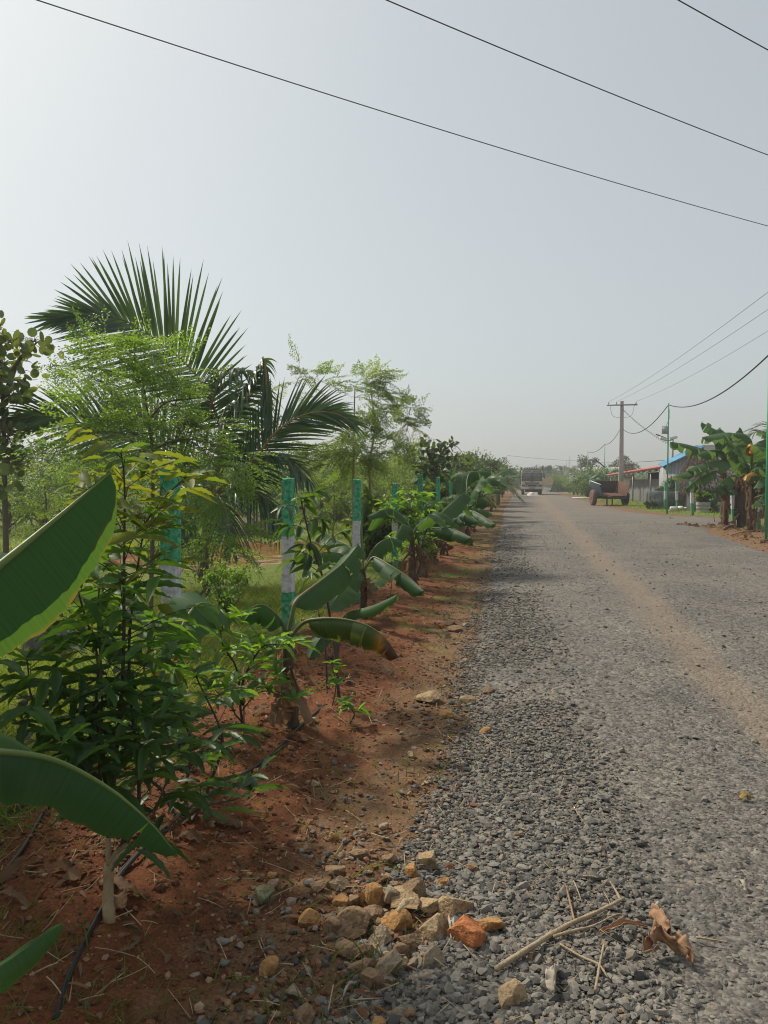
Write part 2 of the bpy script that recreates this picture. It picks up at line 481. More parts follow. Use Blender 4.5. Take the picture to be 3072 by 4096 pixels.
M['box_grey'] = pm('grey_box', [(0.34,0.35,0.36),(0.44,0.45,0.46)], 5, 0.5, 0.05)
M['black'] = pm('black_plastic', [(0.015,0.015,0.017),(0.03,0.03,0.032)], 9, 0.5, 0.05)
M['wire'] = pm('wire', [(0.02,0.02,0.022),(0.035,0.035,0.037)], 4, 0.6, 0)
M['wire_pale'] = pm('wire_pale', [(0.16,0.16,0.165),(0.20,0.20,0.205)], 4, 0.6, 0)
M['rust'] = pm('rusty_sheet', [(0.06,0.027,0.017),(0.14,0.068,0.038),(0.09,0.042,0.026),(0.18,0.11,0.065)], 3.5, 0.85, 0.4, 50)
M['rust_dark'] = pm('dark_rusty_sheet', [(0.045,0.025,0.022),(0.10,0.055,0.04)], 3, 0.85, 0.3)
M['blue_paint'] = pm('worn_blue_paint', [(0.018,0.035,0.05),(0.025,0.055,0.085),(0.06,0.04,0.03)], 5, 0.6, 0.2)
M['tyre'] = pm('tyre', [(0.022,0.020,0.020),(0.055,0.045,0.04)], 8, 0.85, 0.3)
M['tyre_dusty'] = pm('dusty_tyre', [(0.12,0.06,0.04),(0.22,0.12,0.08)], 8, 0.9, 0.3)
M['cream'] = pm('cream_paint', [(0.36,0.32,0.25),(0.58,0.53,0.44),(0.46,0.42,0.34)], 2.5, 0.5, 0.15)
M['tan_dirty'] = pm('dirty_tan_paint', [(0.40,0.29,0.15),(0.58,0.45,0.26)], 2, 0.6, 0.2)
M['glass'] = pm('truck_glass', [(0.06,0.065,0.065),(0.11,0.115,0.115)], 1.5, 0.18, 0, spec=0.8)
M['maroon'] = pm('dark_red_paint', [(0.10,0.03,0.03),(0.17,0.06,0.05)], 5, 0.6, 0.1)
M['red_roof'] = pm('red_roof_sheet', [(0.40,0.09,0.075),(0.52,0.15,0.12)], 3, 0.6, 0.1)
M['blue_roof'] = pm('blue_roof_sheet', [(0.07,0.23,0.38),(0.10,0.28,0.44)], 2, 0.5, 0.1)
M['metal_wall'] = pm('corrugated_wall', [(0.22,0.23,0.235),(0.32,0.33,0.335)], 1.5, 0.55, 0.05, stretch=(1,1,.3))
M['asbestos'] = pm('asbestos_sheet', [(0.28,0.275,0.265),(0.38,0.37,0.36)], 3, 0.85, 0.2)
M['thatch'] = leafm('thatch', (0.10,0.07,0.055), (0.27,0.20,0.15), 0.08, rough=0.95, spec=0.1, scale=4, tcol=(1.2,1.0,.8))
M['thatch_grey'] = leafm('thatch_grey', (0.09,0.08,0.075), (0.20,0.18,0.165), 0.08, rough=0.95, spec=0.1, scale=4, tcol=(1,1,.9))
M['white_plastic'] = pm('white_plastic', [(0.62,0.61,0.58),(0.76,0.75,0.72)], 6, 0.45, 0.05)
M['cloth'] = pm('sack_cloth', [(0.42,0.36,0.29),(0.62,0.56,0.48),(0.30,0.20,0.14)], 4, 0.9, 0.4)
M['brick'] = pm('weathered_brick', [(0.20,0.15,0.12),(0.33,0.27,0.22)], 5, 0.9, 0.5)
M['mesh_wire'] = pm('mesh_wire', [(0.10,0.13,0.125),(0.18,0.22,0.21)], 4, 0.55, 0, metal=0.2)
M['blue_door'] = pm('blue_door', [(0.03,0.07,0.16),(0.05,0.11,0.22)], 4, 0.6, 0.1)

def band_paint():
    """fence post: rough concrete painted green, white, green, bands by real height"""
    m, n, l, b = newmat('painted_post')
    tc = n.new('ShaderNodeTexCoord')
    sp = n.new('ShaderNodeSeparateXYZ'); l.new(tc.outputs['Object'], sp.inputs[0])
    no = nd(n, 'ShaderNodeTexNoise', Scale=18.0, Detail=4.0); l.new(tc.outputs['Object'], no.inputs['Vector'])
    jz = nd(n, 'ShaderNodeMath', p_operation='MULTIPLY_ADD'); jz.inputs[1].default_value = 0.05
    l.new(no.outputs['Fac'], jz.inputs[0]); l.new(sp.outputs['Z'], jz.inputs[2])
    up = nd(n, 'ShaderNodeMath', p_operation='GREATER_THAN'); up.inputs[1].default_value = 0.59
    dn = nd(n, 'ShaderNodeMath', p_operation='LESS_THAN'); dn.inputs[1].default_value = 1.07
    l.new(jz.outputs[0], up.inputs[0]); l.new(jz.outputs[0], dn.inputs[0])
    wh = nd(n, 'ShaderNodeMath', p_operation='MULTIPLY'); l.new(up.outputs[0], wh.inputs[0]); l.new(dn.outputs[0], wh.inputs[1])
    n2 = nd(n, 'ShaderNodeTexNoise', Scale=30.0, Detail=6.0); l.new(tc.outputs['Object'], n2.inputs['Vector'])
    g = ramp(n, [(0.32, (0.018,0.16,0.075)), (0.5, (0.052,0.33,0.165)), (0.68, (0.15,0.45,0.28))])
    w = ramp(n, [(0.3, (0.42,0.42,0.43)), (0.5, (0.55,0.56,0.58)), (0.7, (0.66,0.67,0.68))])
    l.new(n2.outputs['Fac'], g.inputs['Fac']); l.new(n2.outputs['Fac'], w.inputs['Fac'])
    mx = nd(n, 'ShaderNodeMix', p_data_type='RGBA')
    l.new(wh.outputs[0], mx.inputs[0]); l.new(g.outputs['Color'], mx.inputs[6]); l.new(w.outputs['Color'], mx.inputs[7])
    n3 = nd(n, 'ShaderNodeTexNoise', Scale=11.0, Detail=8.0, Roughness=0.7); l.new(tc.outputs['Object'], n3.inputs['Vector'])
    ch = nd(n, 'ShaderNodeMapRange'); ch.inputs[1].default_value = 0.60; ch.inputs[2].default_value = 0.66
    l.new(n3.outputs['Fac'], ch.inputs[0])
    m3 = nd(n, 'ShaderNodeMix', p_data_type='RGBA'); l.new(ch.outputs[0], m3.inputs[0]); l.new(mx.outputs[2], m3.inputs[6])
    m3.inputs[7].default_value = (0.20,0.19,0.17,1)
    ft = nd(n, 'ShaderNodeMapRange'); ft.inputs[1].default_value = 0.42; ft.inputs[2].default_value = 0.02; ft.inputs[4].default_value = 1.1   # soil splashed up the foot
    l.new(sp.outputs['Z'], ft.inputs[0])
    fm = nd(n, 'ShaderNodeMath', p_operation='MULTIPLY', p_use_clamp=True); l.new(ft.outputs[0], fm.inputs[0]); l.new(n3.outputs['Fac'], fm.inputs[1])
    m4 = nd(n, 'ShaderNodeMix', p_data_type='RGBA'); l.new(fm.outputs[0], m4.inputs[0]); l.new(m3.outputs[2], m4.inputs[6]); m4.inputs[7].default_value = (0.20,0.085,0.04,1)
    l.new(m4.outputs[2], b.inputs['Base Color'])
    b.inputs['Roughness'].default_value = 0.8
    bp = nd(n, 'ShaderNodeBump', Strength=0.9, Distance=0.012)
    l.new(n2.outputs['Fac'], bp.inputs['Height']); l.new(bp.outputs['Normal'], b.inputs['Normal'])
    return m
M['post'] = band_paint()

def stone_mat(name, stops, bump=0.35, sc=60):
    m, n, l, b = newmat(name)
    at = n.new('ShaderNodeAttribute'); at.attribute_name = 'rnd'
    tc = n.new('ShaderNodeTexCoord')
    no = nd(n, 'ShaderNodeTexNoise', Scale=sc, Detail=5.0); l.new(tc.outputs['Object'], no.inputs['Vector'])
    ad = nd(n, 'ShaderNodeMath', p_operation='MULTIPLY_ADD'); ad.inputs[1].default_value = 0.5
    sb = nd(n, 'ShaderNodeMath', p_operation='SUBTRACT'); sb.inputs[1].default_value = 0.5
    l.new(no.outputs['Fac'], sb.inputs[0]); l.new(sb.outputs[0], ad.inputs[0]); l.new(at.outputs['Fac'], ad.inputs[2])
    cr = ramp(n, stops); l.new(ad.outputs[0], cr.inputs['Fac'])
    l.new(cr.outputs['Color'], b.inputs['Base Color'])
    b.inputs['Roughness'].default_value = 0.85
    b.inputs['Specular IOR Level'].default_value = 0.25
    bp = nd(n, 'ShaderNodeBump', Strength=bump, Distance=0.004)
    l.new(no.outputs['Fac'], bp.inputs['Height']); l.new(bp.outputs['Normal'], b.inputs['Normal'])
    return m
M['gravel'] = stone_mat('gravel_stone', [(0.0,(0.062,0.058,0.053)),(0.35,(0.123,0.113,0.098)),(0.7,(0.185,0.167,0.14)),(0.92,(0.23,0.215,0.185)),(1.0,(0.24,0.155,0.09))])
M['clod'] = stone_mat('soil_clod', [(0.0,(0.085,0.034,0.018)),(0.5,(0.175,0.072,0.035)),(0.85,(0.25,0.13,0.07)),(1.0,(0.34,0.24,0.15))])
def rockm(name, a, b_, c):
    d_ = tuple(q * .55 for q in a)
    return pm(name, [d_, c, b_, a, c], 26, 0.9, 1.0, 110, detail=10, dist=.007, spec=.15)
M['rock_tan'] = rockm('rock_tan', (0.22,0.14,0.075), (0.40,0.29,0.17), (0.30,0.20,0.11))
M['rock_ochre'] = rockm('rock_ochre', (0.25,0.12,0.045), (0.40,0.23,0.095), (0.32,0.16,0.06))
M['rock_orange'] = rockm('rock_orange', (0.36,0.11,0.04), (0.48,0.20,0.08), (0.30,0.09,0.035))
M['rock_brown'] = rockm('rock_brown', (0.13,0.08,0.05), (0.26,0.17,0.10), (0.19,0.12,0.07))
M['rock_grey'] = rockm('rock_grey', (0.17,0.125,0.08), (0.32,0.25,0.17), (0.24,0.18,0.12))

def ground_mat():
    m, n, l, b = newmat('earth_and_grass')
    tc = n.new('ShaderNodeTexCoord'); P = tc.outputs['Object']
    def noise(s, d=5.0, r=0.6):
        o = nd(n, 'ShaderNodeTexNoise', Scale=s, Detail=d, Roughness=r); l.new(P, o.inputs['Vector']); return o.outputs['Fac']
    def attr(a):
        o = n.new('ShaderNodeAttribute'); o.attribute_name = a; return o.outputs['Fac']
    def mixc(f, a, c):
        o = nd(n, 'ShaderNodeMix', p_data_type='RGBA'); l.new(f, o.inputs[0]); l.new(a, o.inputs[6])
        if isinstance(c, tuple): o.inputs[7].default_value = (*c, 1)
        else: l.new(c, o.inputs[7])
        return o.outputs[2]
    def thr(a, nz, amp, lo, hi):
        s = nd(n, 'ShaderNodeMath', p_operation='SUBTRACT'); s.inputs[1].default_value = 0.5; l.new(nz, s.inputs[0])
        ad = nd(n, 'ShaderNodeMath', p_operation='MULTIPLY_ADD'); ad.inputs[1].default_value = amp; l.new(s.outputs[0], ad.inputs[0]); l.new(a, ad.inputs[2])
        mr = nd(n, 'ShaderNodeMapRange'); mr.inputs[1].default_value = lo; mr.inputs[2].default_value = hi; l.new(ad.outputs[0], mr.inputs[0])
        return mr.outputs[0]
    red = ramp(n, [(0.25, (0.078,0.028,0.015)), (0.45, (0.158,0.059,0.027)), (0.62, (0.21,0.082,0.036)), (0.8, (0.20,0.12,0.07))]); l.new(noise(2.3, 8, .7), red.inputs['Fac'])
    brn = ramp(n, [(0.3, (0.10,0.058,0.033)), (0.5, (0.18,0.105,0.056)), (0.72, (0.23,0.155,0.092))]); l.new(noise(5.0, 8, .7), brn.inputs['Fac'])
    grs = ramp(n, [(0.28, (0.08,0.125,0.03)), (0.5, (0.13,0.175,0.042)), (0.75, (0.21,0.20,0.075))]); l.new(noise(0.9, 8, .65), grs.inputs['Fac'])
    c = mixc(thr(attr('brown'), noise(3.2), 1.1, 0.35, 0.65), red.outputs['Color'], brn.outputs['Color'])
    c = mixc(thr(attr('grass'), noise(2.0, 7), 0.9, 0.42, 0.6), c, grs.outputs['Color'])
    fine = noise(90, 4); mr = nd(n, 'ShaderNodeMapRange'); mr.inputs[1].default_value = 0.3; mr.inputs[2].default_value = 0.7; mr.inputs[3].default_value = 0.6; mr.inputs[4].default_value = 1.35
    l.new(fine, mr.inputs[0])
    sc = nd(n, 'ShaderNodeVectorMath', p_operation='SCALE'); l.new(c, sc.inputs[0]); l.new(mr.outputs[0], sc.inputs['Scale'])
    l.new(sc.outputs[0], b.inputs['Base Color'])
    b.inputs['Roughness'].default_value = 0.95; b.inputs['Specular IOR Level'].default_value = 0.15
    b1 = nd(n, 'ShaderNodeBump', Strength=0.8, Distance=0.02); l.new(noise(45, 6, .7), b1.inputs['Height'])
    l.new(b1.outputs['Normal'], b.inputs['Normal'])
    return m
M['ground'] = ground_mat()

def road_mat():
    m, n, l, b = newmat('gravel_road')
    tc = n.new('ShaderNodeTexCoord'); P = tc.outputs['Object']
    def noise(s, d=5.0, r=0.6, v=None):
        o = nd(n, 'ShaderNodeTexNoise', Scale=s, Detail=d, Roughness=r); l.new(v or P, o.inputs['Vector']); return o.outputs['Fac']
    def attr(a):
        o = n.new('ShaderNodeAttribute'); o.attribute_name = a; return o.outputs['Fac']
    def mixc(f, a, c):
        o = nd(n, 'ShaderNodeMix', p_data_type='RGBA'); l.new(f, o.inputs[0]); l.new(a, o.inputs[6])
        if isinstance(c, tuple): o.inputs[7].default_value = (*c, 1)
        else: l.new(c, o.inputs[7])
        return o.outputs[2]
    def thr(a, nz, amp, lo, hi, to=1.0):
        s = nd(n, 'ShaderNodeMath', p_operation='SUBTRACT'); s.inputs[1].default_value = 0.5; l.new(nz, s.inputs[0])
        ad = nd(n, 'ShaderNodeMath', p_operation='MULTIPLY_ADD'); ad.inputs[1].default_value = amp; l.new(s.outputs[0], ad.inputs[0]); l.new(a, ad.inputs[2])
        mr = nd(n, 'ShaderNodeMapRange'); mr.inputs[1].default_value = lo; mr.inputs[2].default_value = hi; mr.inputs[4].default_value = to; l.new(ad.outputs[0], mr.inputs[0])
        return mr.outputs[0]
    vo = nd(n, 'ShaderNodeTexVoronoi', Scale=34.0, Randomness=1.0); l.new(P, vo.inputs['Vector'])
    v2 = nd(n, 'ShaderNodeTexVoronoi', Scale=75.0, Randomness=1.0); l.new(P, v2.inputs['Vector'])
    bw = n.new('ShaderNodeRGBToBW'); l.new(vo.outputs['Color'], bw.inputs[0])
    bw2 = n.new('ShaderNodeRGBToBW'); l.new(v2.outputs['Color'], bw2.inputs[0])
    av = nd(n, 'ShaderNodeMath', p_operation='MULTIPLY_ADD'); av.inputs[1].default_value = 0.5
    hf = nd(n, 'ShaderNodeMath', p_operation='MULTIPLY'); hf.inputs[1].default_value = 0.5
    l.new(bw2.outputs[0], hf.inputs[0]); l.new(bw.outputs[0], av.inputs[0]); l.new(hf.outputs[0], av.inputs[2])
    st = ramp(n, [(0.2, (0.052,0.048,0.044)), (0.42, (0.122,0.113,0.10)), (0.6, (0.18,0.165,0.143)), (0.85, (0.27,0.25,0.22))]); l.new(av.outputs[0], st.inputs['Fac'])
    big = ramp(n, [(0.3, (0.66,0.66,0.67)), (0.7, (1.14,1.07,0.98))]); l.new(noise(0.7, 6), big.inputs['Fac'])
    c0 = nd(n, 'ShaderNodeMix', p_data_type='RGBA', p_blend_type='MULTIPLY'); c0.inputs[0].default_value = 1.0
    l.new(st.outputs['Color'], c0.inputs[6]); l.new(big.outputs['Color'], c0.inputs[7])
    dust = ramp(n, [(0.3, (0.165,0.118,0.080)), (0.7, (0.26,0.195,0.135))]); l.new(noise(9, 6), dust.inputs['Fac'])
    stn = nd(n, 'ShaderNodeMapping', Scale=(3.0, 0.35, 1)); l.new(P, stn.inputs['Vector'])
    c = mixc(thr(attr('track'), noise(2.0, 7, .7, stn.outputs['Vector']), 1.5, 0.3, 1.0, 0.62), c0.outputs[2], dust.outputs['Color'])
    soil = ramp(n, [(0.3, (0.11,0.068,0.04)), (0.7, (0.20,0.125,0.072))]); l.new(noise(6, 8), soil.inputs['Fac'])
    c = mixc(thr(attr('edge'), noise(4.5, 7, .7), 1.2, 0.35, 0.75), c, soil.outputs['Color'])
    l.new(c, b.inputs['Base Color'])
    b.inputs['Roughness'].default_value = 0.8; b.inputs['Specular IOR Level'].default_value = 0.3
    b1 = nd(n, 'ShaderNodeBump', Strength=0.9, Distance=0.012, p_invert=True); l.new(vo.outputs['Distance'], b1.inputs['Height'])
    b2 = nd(n, 'ShaderNodeBump', Strength=0.7, Distance=0.006, p_invert=True); l.new(v2.outputs['Distance'], b2.inputs['Height']); l.new(b1.outputs['Normal'], b2.inputs['Normal'])
    l.new(b2.outputs['Normal'], b.inputs['Normal'])
    return m
M['road'] = road_mat()
def water_mat():
    m, n, l, b = newmat('muddy_water')
    b.inputs['Base Color'].default_value = (0.26, 0.105, 0.035, 1)
    b.inputs['Roughness'].default_value = 0.03
    b.inputs['Specular IOR Level'].default_value = 0.5
    tc = n.new('ShaderNodeTexCoord')
    no = nd(n, 'ShaderNodeTexNoise', Scale=2.2, Detail=2.0)
    l.new(tc.outputs['Object'], no.inputs['Vector'])
    bp = nd(n, 'ShaderNodeBump', Strength=0.6, Distance=0.03)
    l.new(no.outputs['Fac'], bp.inputs['Height']); l.new(bp.outputs['Normal'], b.inputs['Normal'])
    return m
M['water'] = water_mat()
# ---------------------------------------------------------------- the setting
YL = ([-4, 2, 4, 6, 11, 29, 43, 90, 170], [-.45, -.42, -.34, -.46, -.60, -.90, -1.2, -1.4, -1.5])
YR = ([-4, 17, 25, 28, 31, 34, 37, 41, 50, 70, 170], [5.0, 5.2, 5.6, 6.4, 8.6, 8.3, 6.3, 5.4, 5.0, 4.8, 4.6])
def xl(y): return np.interp(y, *YL)
def xr(y): return np.interp(y, *YR)
PC = GR(505 * K, 1196 * K)
PRX, PRY = 1.7, 2.9
def pond_r(x, y):
    return np.sqrt(((x - PC[0]) / PRX) ** 2 + ((y - PC[1]) / PRY) ** 2) + 0.35 * (fbm(x * .5, y * .5, 5) - .5)
def ground_z(x, y):
    x = np.asarray(x, float); y = np.asarray(y, float)
    dl = xl(y) - x; dr = x - xr(y)
    out = np.maximum(dl, dr)
    z = -0.045 + 0.05 * sstep(-0.25, 0.05, out)
    z = z + sstep(0.1, 1.2, dl) * (0.05 * (fbm(x * 1.3, y * 1.3, 3) - .35)) * sstep(60, 25, np.abs(y))
    z = z + sstep(0, 1, dr) * 0.05 * (fbm(x, y, 8) - .35)
    z = z + 0.05 * np.exp(-((x + 1.6) / .5) ** 2) * sstep(30, 15, y)
    return z - 0.14 * sstep(1.2, 0.95, pond_r(x, y))
def axis(parts):
    out = []
    for a, b, s0, s1 in parts:
        x = a
        L = b - a
        while x < b - 1e-6:
            out.append(x)
            x += s0 + (s1 - s0) * (x - a) / L
    return np.array(out + [parts[-1][1]])
def sheet(name, xs, ys, zf, mat, attrs):
    X, Y = np.meshgrid(xs, ys)
    if callable(xs_map := attrs.pop('xmap', None)):
        X = xs_map(X, Y)
    Z = zf(X, Y)
    nx, ny = len(xs), len(ys)
    mb = MB()
    i = np.arange(ny-1)[:, None] * nx; j = np.arange(nx-1)[None, :]
    q = np.stack([i+j, i+j+1, i+nx+j+1, i+nx+j], -1).reshape(-1, 4)
    mb.add(np.stack([X, Y, Z], -1).reshape(-1, 3), [q])
    o = mb.build(name, mat)
    for k, fn in attrs.items():
        a = o.data.attributes.new(k, 'FLOAT', 'POINT')
        a.data.foreach_set('value', fn(X, Y).ravel().astype(np.float32))
    return tag(o, kind='structure')
def a_grass(x, y):
    g = sstep(-1.85, -2.5, x + 0.02 * np.maximum(0, y - 8)) * (1 - 0.4 * sstep(14, 24, y) * (fbm(x * .25, y * .25, 31) > .5))
    g = g * sstep(1.05, 1.35, pond_r(x, y))
    g = np.maximum(g, 0.42 * sstep(0.9, 0.2, np.abs(x - xl(y) + .45)) * sstep(3, 8, y))
    r = sstep(0.3, 1.5, x - xr(y)) * (0.35 + 0.4 * sstep(30, 40, y) + .35 * sstep(7.2, 8.0, x))
    return np.maximum(g, r)
def a_brown(x, y):
    return np.clip(sstep(-1.6, -0.5, x) * .72 + sstep(14, 24, y) * .5 + sstep(1.3, 1.0, pond_r(x, y)) * .4 + .8 * (x > 4), 0, 1)
gx = axis([(-420, -60, 30, 8), (-60, -12, 5, .5), (-12, -5, .35, .06), (-5, 1.2, .032, .032), (1.2, 5, .2, .3), (5, 14, .12, .3), (14, 60, .6, 5), (60, 420, 8, 30)])
gy = axis([(-40, 0, 8, .4), (0, 1.2, .12, .05), (1.2, 7, .03, .036), (7, 16, .045, .16), (16, 40, .16, .6), (40, 110, .8, 4), (110, 430, 5, 25)])
def gz_full(x, y):
    near = sstep(22, 8, np.abs(y)) * sstep(14, 6, np.abs(x))
    out = np.maximum(xl(y) - x, x - xr(y))
    b = (fbm(x * 9, y * 9, 41, 3) - .5) * .035 + (fbm(x * 26, y * 26, 43, 2) - .5) * .022
    return ground_z(x, y) + near * sstep(-.1, .15, out) * b
sheet('ground', gx, gy, gz_full, M['ground'], {'grass': a_grass, 'brown': a_brown})
rs = np.concatenate([np.linspace(0, .16, 36), np.linspace(.165, 1, 110)])
ry = axis([(-4, 1.2, .4, .06), (1.2, 8, .04, .05), (8, 30, .06, .4), (30, 160, .5, 4)])
def road_x(S, Y):
    a = xl(Y) - .22; b = xr(Y) + .22
    wob = (fbm(Y * 1.7, Y * 0 + 3.3, 9) - .5) * .35 * (S < .02) + (fbm(Y * .8, Y * 0 + 9.1, 19) - .5) * .6 * (S > .98)
    return a + (b - a) * S + wob
def road_z(x, y):
    e = np.minimum(x - xl(y), xr(y) - x)
    near = sstep(20, 7, y)
    return -0.055 + 0.065 * sstep(-.25, .25, e) + 0.02 * sstep(0, 1.5, e) + near * ((fbm(x * 2, y * 2, 51, 3) - .5) * .03 + (fbm(x * 22, y * 22, 53, 2) - .5) * .016) \
        - .012 * np.exp(-((x - 1.5) / .3) ** 2) + .02 * np.exp(-((x - .1) / .35) ** 2) * sstep(14, 8, y)
def a_edge(x, y):
    return np.clip(np.maximum(sstep(.35, -.15, x - xl(y)), sstep(.7, -.1, xr(y) - x) * .8), 0, 1)
def a_track(x, y):
    w = .19 + .012 * np.maximum(0, y)
    t = np.exp(-((x - 1.47 - .05 * np.sin(y * .7)) / w) ** 2) * sstep(1.5, 4, y)
    t = np.maximum(t, .45 * np.exp(-((x - 3.35) / (w * 1.4)) ** 2))
    return np.clip(np.maximum(t, .62 * sstep(14, 45, y)), 0, 1)
sheet('road', rs, ry, road_z, M['road'], {'xmap': road_x, 'edge': a_edge, 'track': a_track})
# pond
th = np.linspace(0, 2*math.pi, 60, endpoint=False)
mb = MB()
pv = [[PC[0], PC[1], -0.03]] + [[PC[0] + 1.4*PRX*math.cos(t), PC[1] + 1.4*PRY*math.sin(t), -0.03] for t in th]
mb.add(pv, [(0, 1+i, 1+(i+1) % 60) for i in range(60)])
tag(mb.build('pond_water', M['water']), kind='structure')

# ---------------------------------------------------------------- loose gravel, clods, grass: nobody could count them
def ico():
    t = (1 + 5 ** .5) / 2
    v = np.array([[-1,t,0],[1,t,0],[-1,-t,0],[1,-t,0],[0,-1,t],[0,1,t],[0,-1,-t],[0,1,-t],[t,0,-1],[t,0,1],[-t,0,-1],[-t,0,1]]) / math.sqrt(1+t*t)
    f = np.array([[0,11,5],[0,5,1],[0,1,7],[0,7,10],[0,10,11],[1,5,9],[5,11,4],[11,10,2],[10,7,6],[7,1,8],[3,9,4],[3,4,2],[3,2,6],[3,6,8],[3,8,9],[4,9,5],[2,4,11],[6,2,10],[8,6,7],[9,8,1]])
    return v, f
IV, IF = ico()
def stones(name, xy, size, mat, lift=.3, flat=.62, zf=None, rnd=None):
    n = len(xy)
    v = IV[None] * (1 + rng.uniform(-.42, .35, (n, 12, 1)))
    v = v * np.stack([rng.uniform(.7, 1.3, n), rng.uniform(.6, 1.1, n), rng.uniform(flat*.7, flat*1.4, n)], 1)[:, None, :]
    a = rng.uniform(0, 6.283, n); t = rng.normal(0, .35, n)
    ca, sa, ct, st = np.cos(a), np.sin(a), np.cos(t), np.sin(t)
    x, y, z = v[..., 0], v[..., 1], v[..., 2]
    y, z = y * ct[:, None] - z * st[:, None], y * st[:, None] + z * ct[:, None]
    x, y = x * ca[:, None] - y * sa[:, None], x * sa[:, None] + y * ca[:, None]
    V = np.stack([x, y, z], -1) * (size * .5)[:, None, None]
    zz = zf(xy[:, 0], xy[:, 1])
    V = V + np.stack([xy[:, 0], xy[:, 1], zz + size * lift * .5], 1)[:, None, :]
    f = (IF[None] + (np.arange(n) * 12)[:, None, None]).reshape(-1, 3)
    mb = MB()
    mb.add(V.reshape(-1, 3), [f], 0, None, np.repeat(rng.random(n) if rnd is None else rnd, 12))
    o = mb.build(name, mat, smooth=False)
    return tag(o, kind='stuff')
def pts_region(n, x0, x1, y0, y1, dens):
    out = []
    tot = 0
    while tot < n:
        p = np.stack([rng.uniform(x0, x1, n * 3), rng.uniform(y0, y1, n * 3)], 1)
        k = p[rng.random(len(p)) < dens(p[:, 0], p[:, 1])]
        out.append(k); tot += len(k)
    return np.concatenate(out)[:n]
def top_z(x, y):
    return np.maximum(road_z(x, y) * (1.0 * ((x > xl(y) - .2) & (x < xr(y) + .2))) - 9 * (~((x > xl(y) - .2) & (x < xr(y) + .2))), gz_full(x, y))
def near_w(x, y):
    return np.clip((2.4 / np.maximum(y, 1.5)) ** 1.5, 0, 1)
# thick loose ridge along the left side of the road
PILE = [GR(1000 + q[0] * .6631, 3000 + q[1] * .6631) for q in ((620, 1000), (800, 1080), (930, 980), (1050, 1040), (760, 900))]
def off_pile(x, y):
    k = np.ones_like(np.asarray(x, float))
    for p in PILE: k = k * sstep(.05, .12, np.hypot(x - p[0], y - p[1]))
    return k
def d_ridge(x, y):
    e = x - xl(y)
    patch = sstep(.30, .52, fbm(x * 1.1, y * .7, 61))
    return off_pile(x, y) * near_w(x, y) * sstep(-.16, .05, e) * sstep(.95, .4, e) * (.12 + .88 * patch)
p = pts_region(44000, -1.3, 1.2, 1.3, 26, d_ridge)
stones('loose_gravel', p, (rng.gamma(4.5, .0036, len(p)).clip(.007, .046)) * (1 + .012 * p[:, 1]), M['gravel'], .36, .46, zf=top_z)
# finer stones pressed into the carriageway
def d_bed(x, y):
    return near_w(x, y) * (1 + .8 * sstep(7, 14, y)) / 1.8 * sstep(.1, .8, x - xl(y)) * sstep(.1, .5, xr(y) - x) * (.35 + .65 * sstep(.35, .6, fbm(x * 1.6, y * .8, 63))) * (1 - .85 * np.exp(-((x - 1.47) / .3) ** 2))
p = pts_region(80000, -.9, 5.6, 1.3, 30, d_bed)
stones('bedded_gravel', p, rng.gamma(3.6, .0036, len(p)).clip(.005, .036) * (1 + .014 * p[:, 1]), M['gravel'], -.10, .40, zf=top_z)
p = pts_region(900, -.3, 5.5, 2, 30, lambda x, y: near_w(x, y) + .05)
stones('scattered_chippings', p, rng.gamma(5, .006, len(p)).clip(.015, .045), M['gravel'], .4, zf=top_z, rnd=rng.uniform(.4, 1, len(p)))
# clods and small stones on the red soil, thinning into the road edge
def d_soil(x, y):
    e = xl(y) - x
    return near_w(x, y) * sstep(-.25, .1, e) * (.3 + .7 * sstep(.4, .6, fbm(x * 1.5, y * 1.5, 65)))
p = pts_region(24000, -3.2, .1, 1.3, 12, d_soil)
stones('soil_clods', p, rng.gamma(2.2, .0052, len(p)).clip(.004, .045), M['clod'], .25, .6, zf=top_z)
p = pts_region(900, -1.1, .0, 1.4, 16, lambda x, y: d_soil(x, y) * sstep(-1.15, -.5, x))
stones('dark_chips_on_soil', p, rng.gamma(5, .0045, len(p)).clip(.010, .04), M['gravel'], .3, .6, zf=top_z)
p = pts_region(700, 5.0, 8.0, 14, 30, lambda x, y: sstep(-.3, .3, x - xr(y)) * .8)
stones('verge_clods', p, rng.gamma(3, .012, len(p)).clip(.02, .09), M['clod'], .3, .6, zf=ground_z, rnd=rng.uniform(.1, .8, len(p)))

def blades(name, p, h, mat, wid=.006, lean=.5, zf=gz_full):
    n = len(p)
    o = np.stack([p[:, 0], p[:, 1], zf(p[:, 0], p[:, 1]) - .01], 1)
    a = rng.uniform(0, 6.283, n); l = rng.uniform(.1, lean, n)
    dv = np.stack([np.cos(a) * l, np.sin(a) * l, np.ones(n)], 1)
    u = np.stack([-np.cos(a), -np.sin(a), l], 1)
    mb = MB()
    scatter(mb, T_BLADE, o, dv, u, h, wid)
    return tag(mb.build(name, mat), kind='stuff')
def d_field(x, y):
    return a_grass(x, y) * (x < 0) * np.clip((5 / np.maximum(y, 3)) ** 1.3, 0, 1) * (.35 + .65 * sstep(.3, .6, fbm(x * .8, y * .8, 71))) * (pond_r(x, y) > 1.38)
p = pts_region(90000, -11, -1.9, 2.2, 20, d_field)
blades('grass', p, rng.gamma(6, .018, len(p)).clip(.04, .24) * np.where(pond_r(p[:,0], p[:,1]) < 2.2, .6, 1), M['grass'], .0065, .8)
p = pts_region(15000, -26, -2.2, 14, 48, lambda x, y: a_grass(x, y) * (.2 + .8 * sstep(.4, .6, fbm(x * .5, y * .5, 73))) * (pond_r(x, y) > 1.4) * (x < 0))
blades('field_grass', p, rng.gamma(5, .05, len(p)).clip(.08, .5), M['grass'], .016, .8)
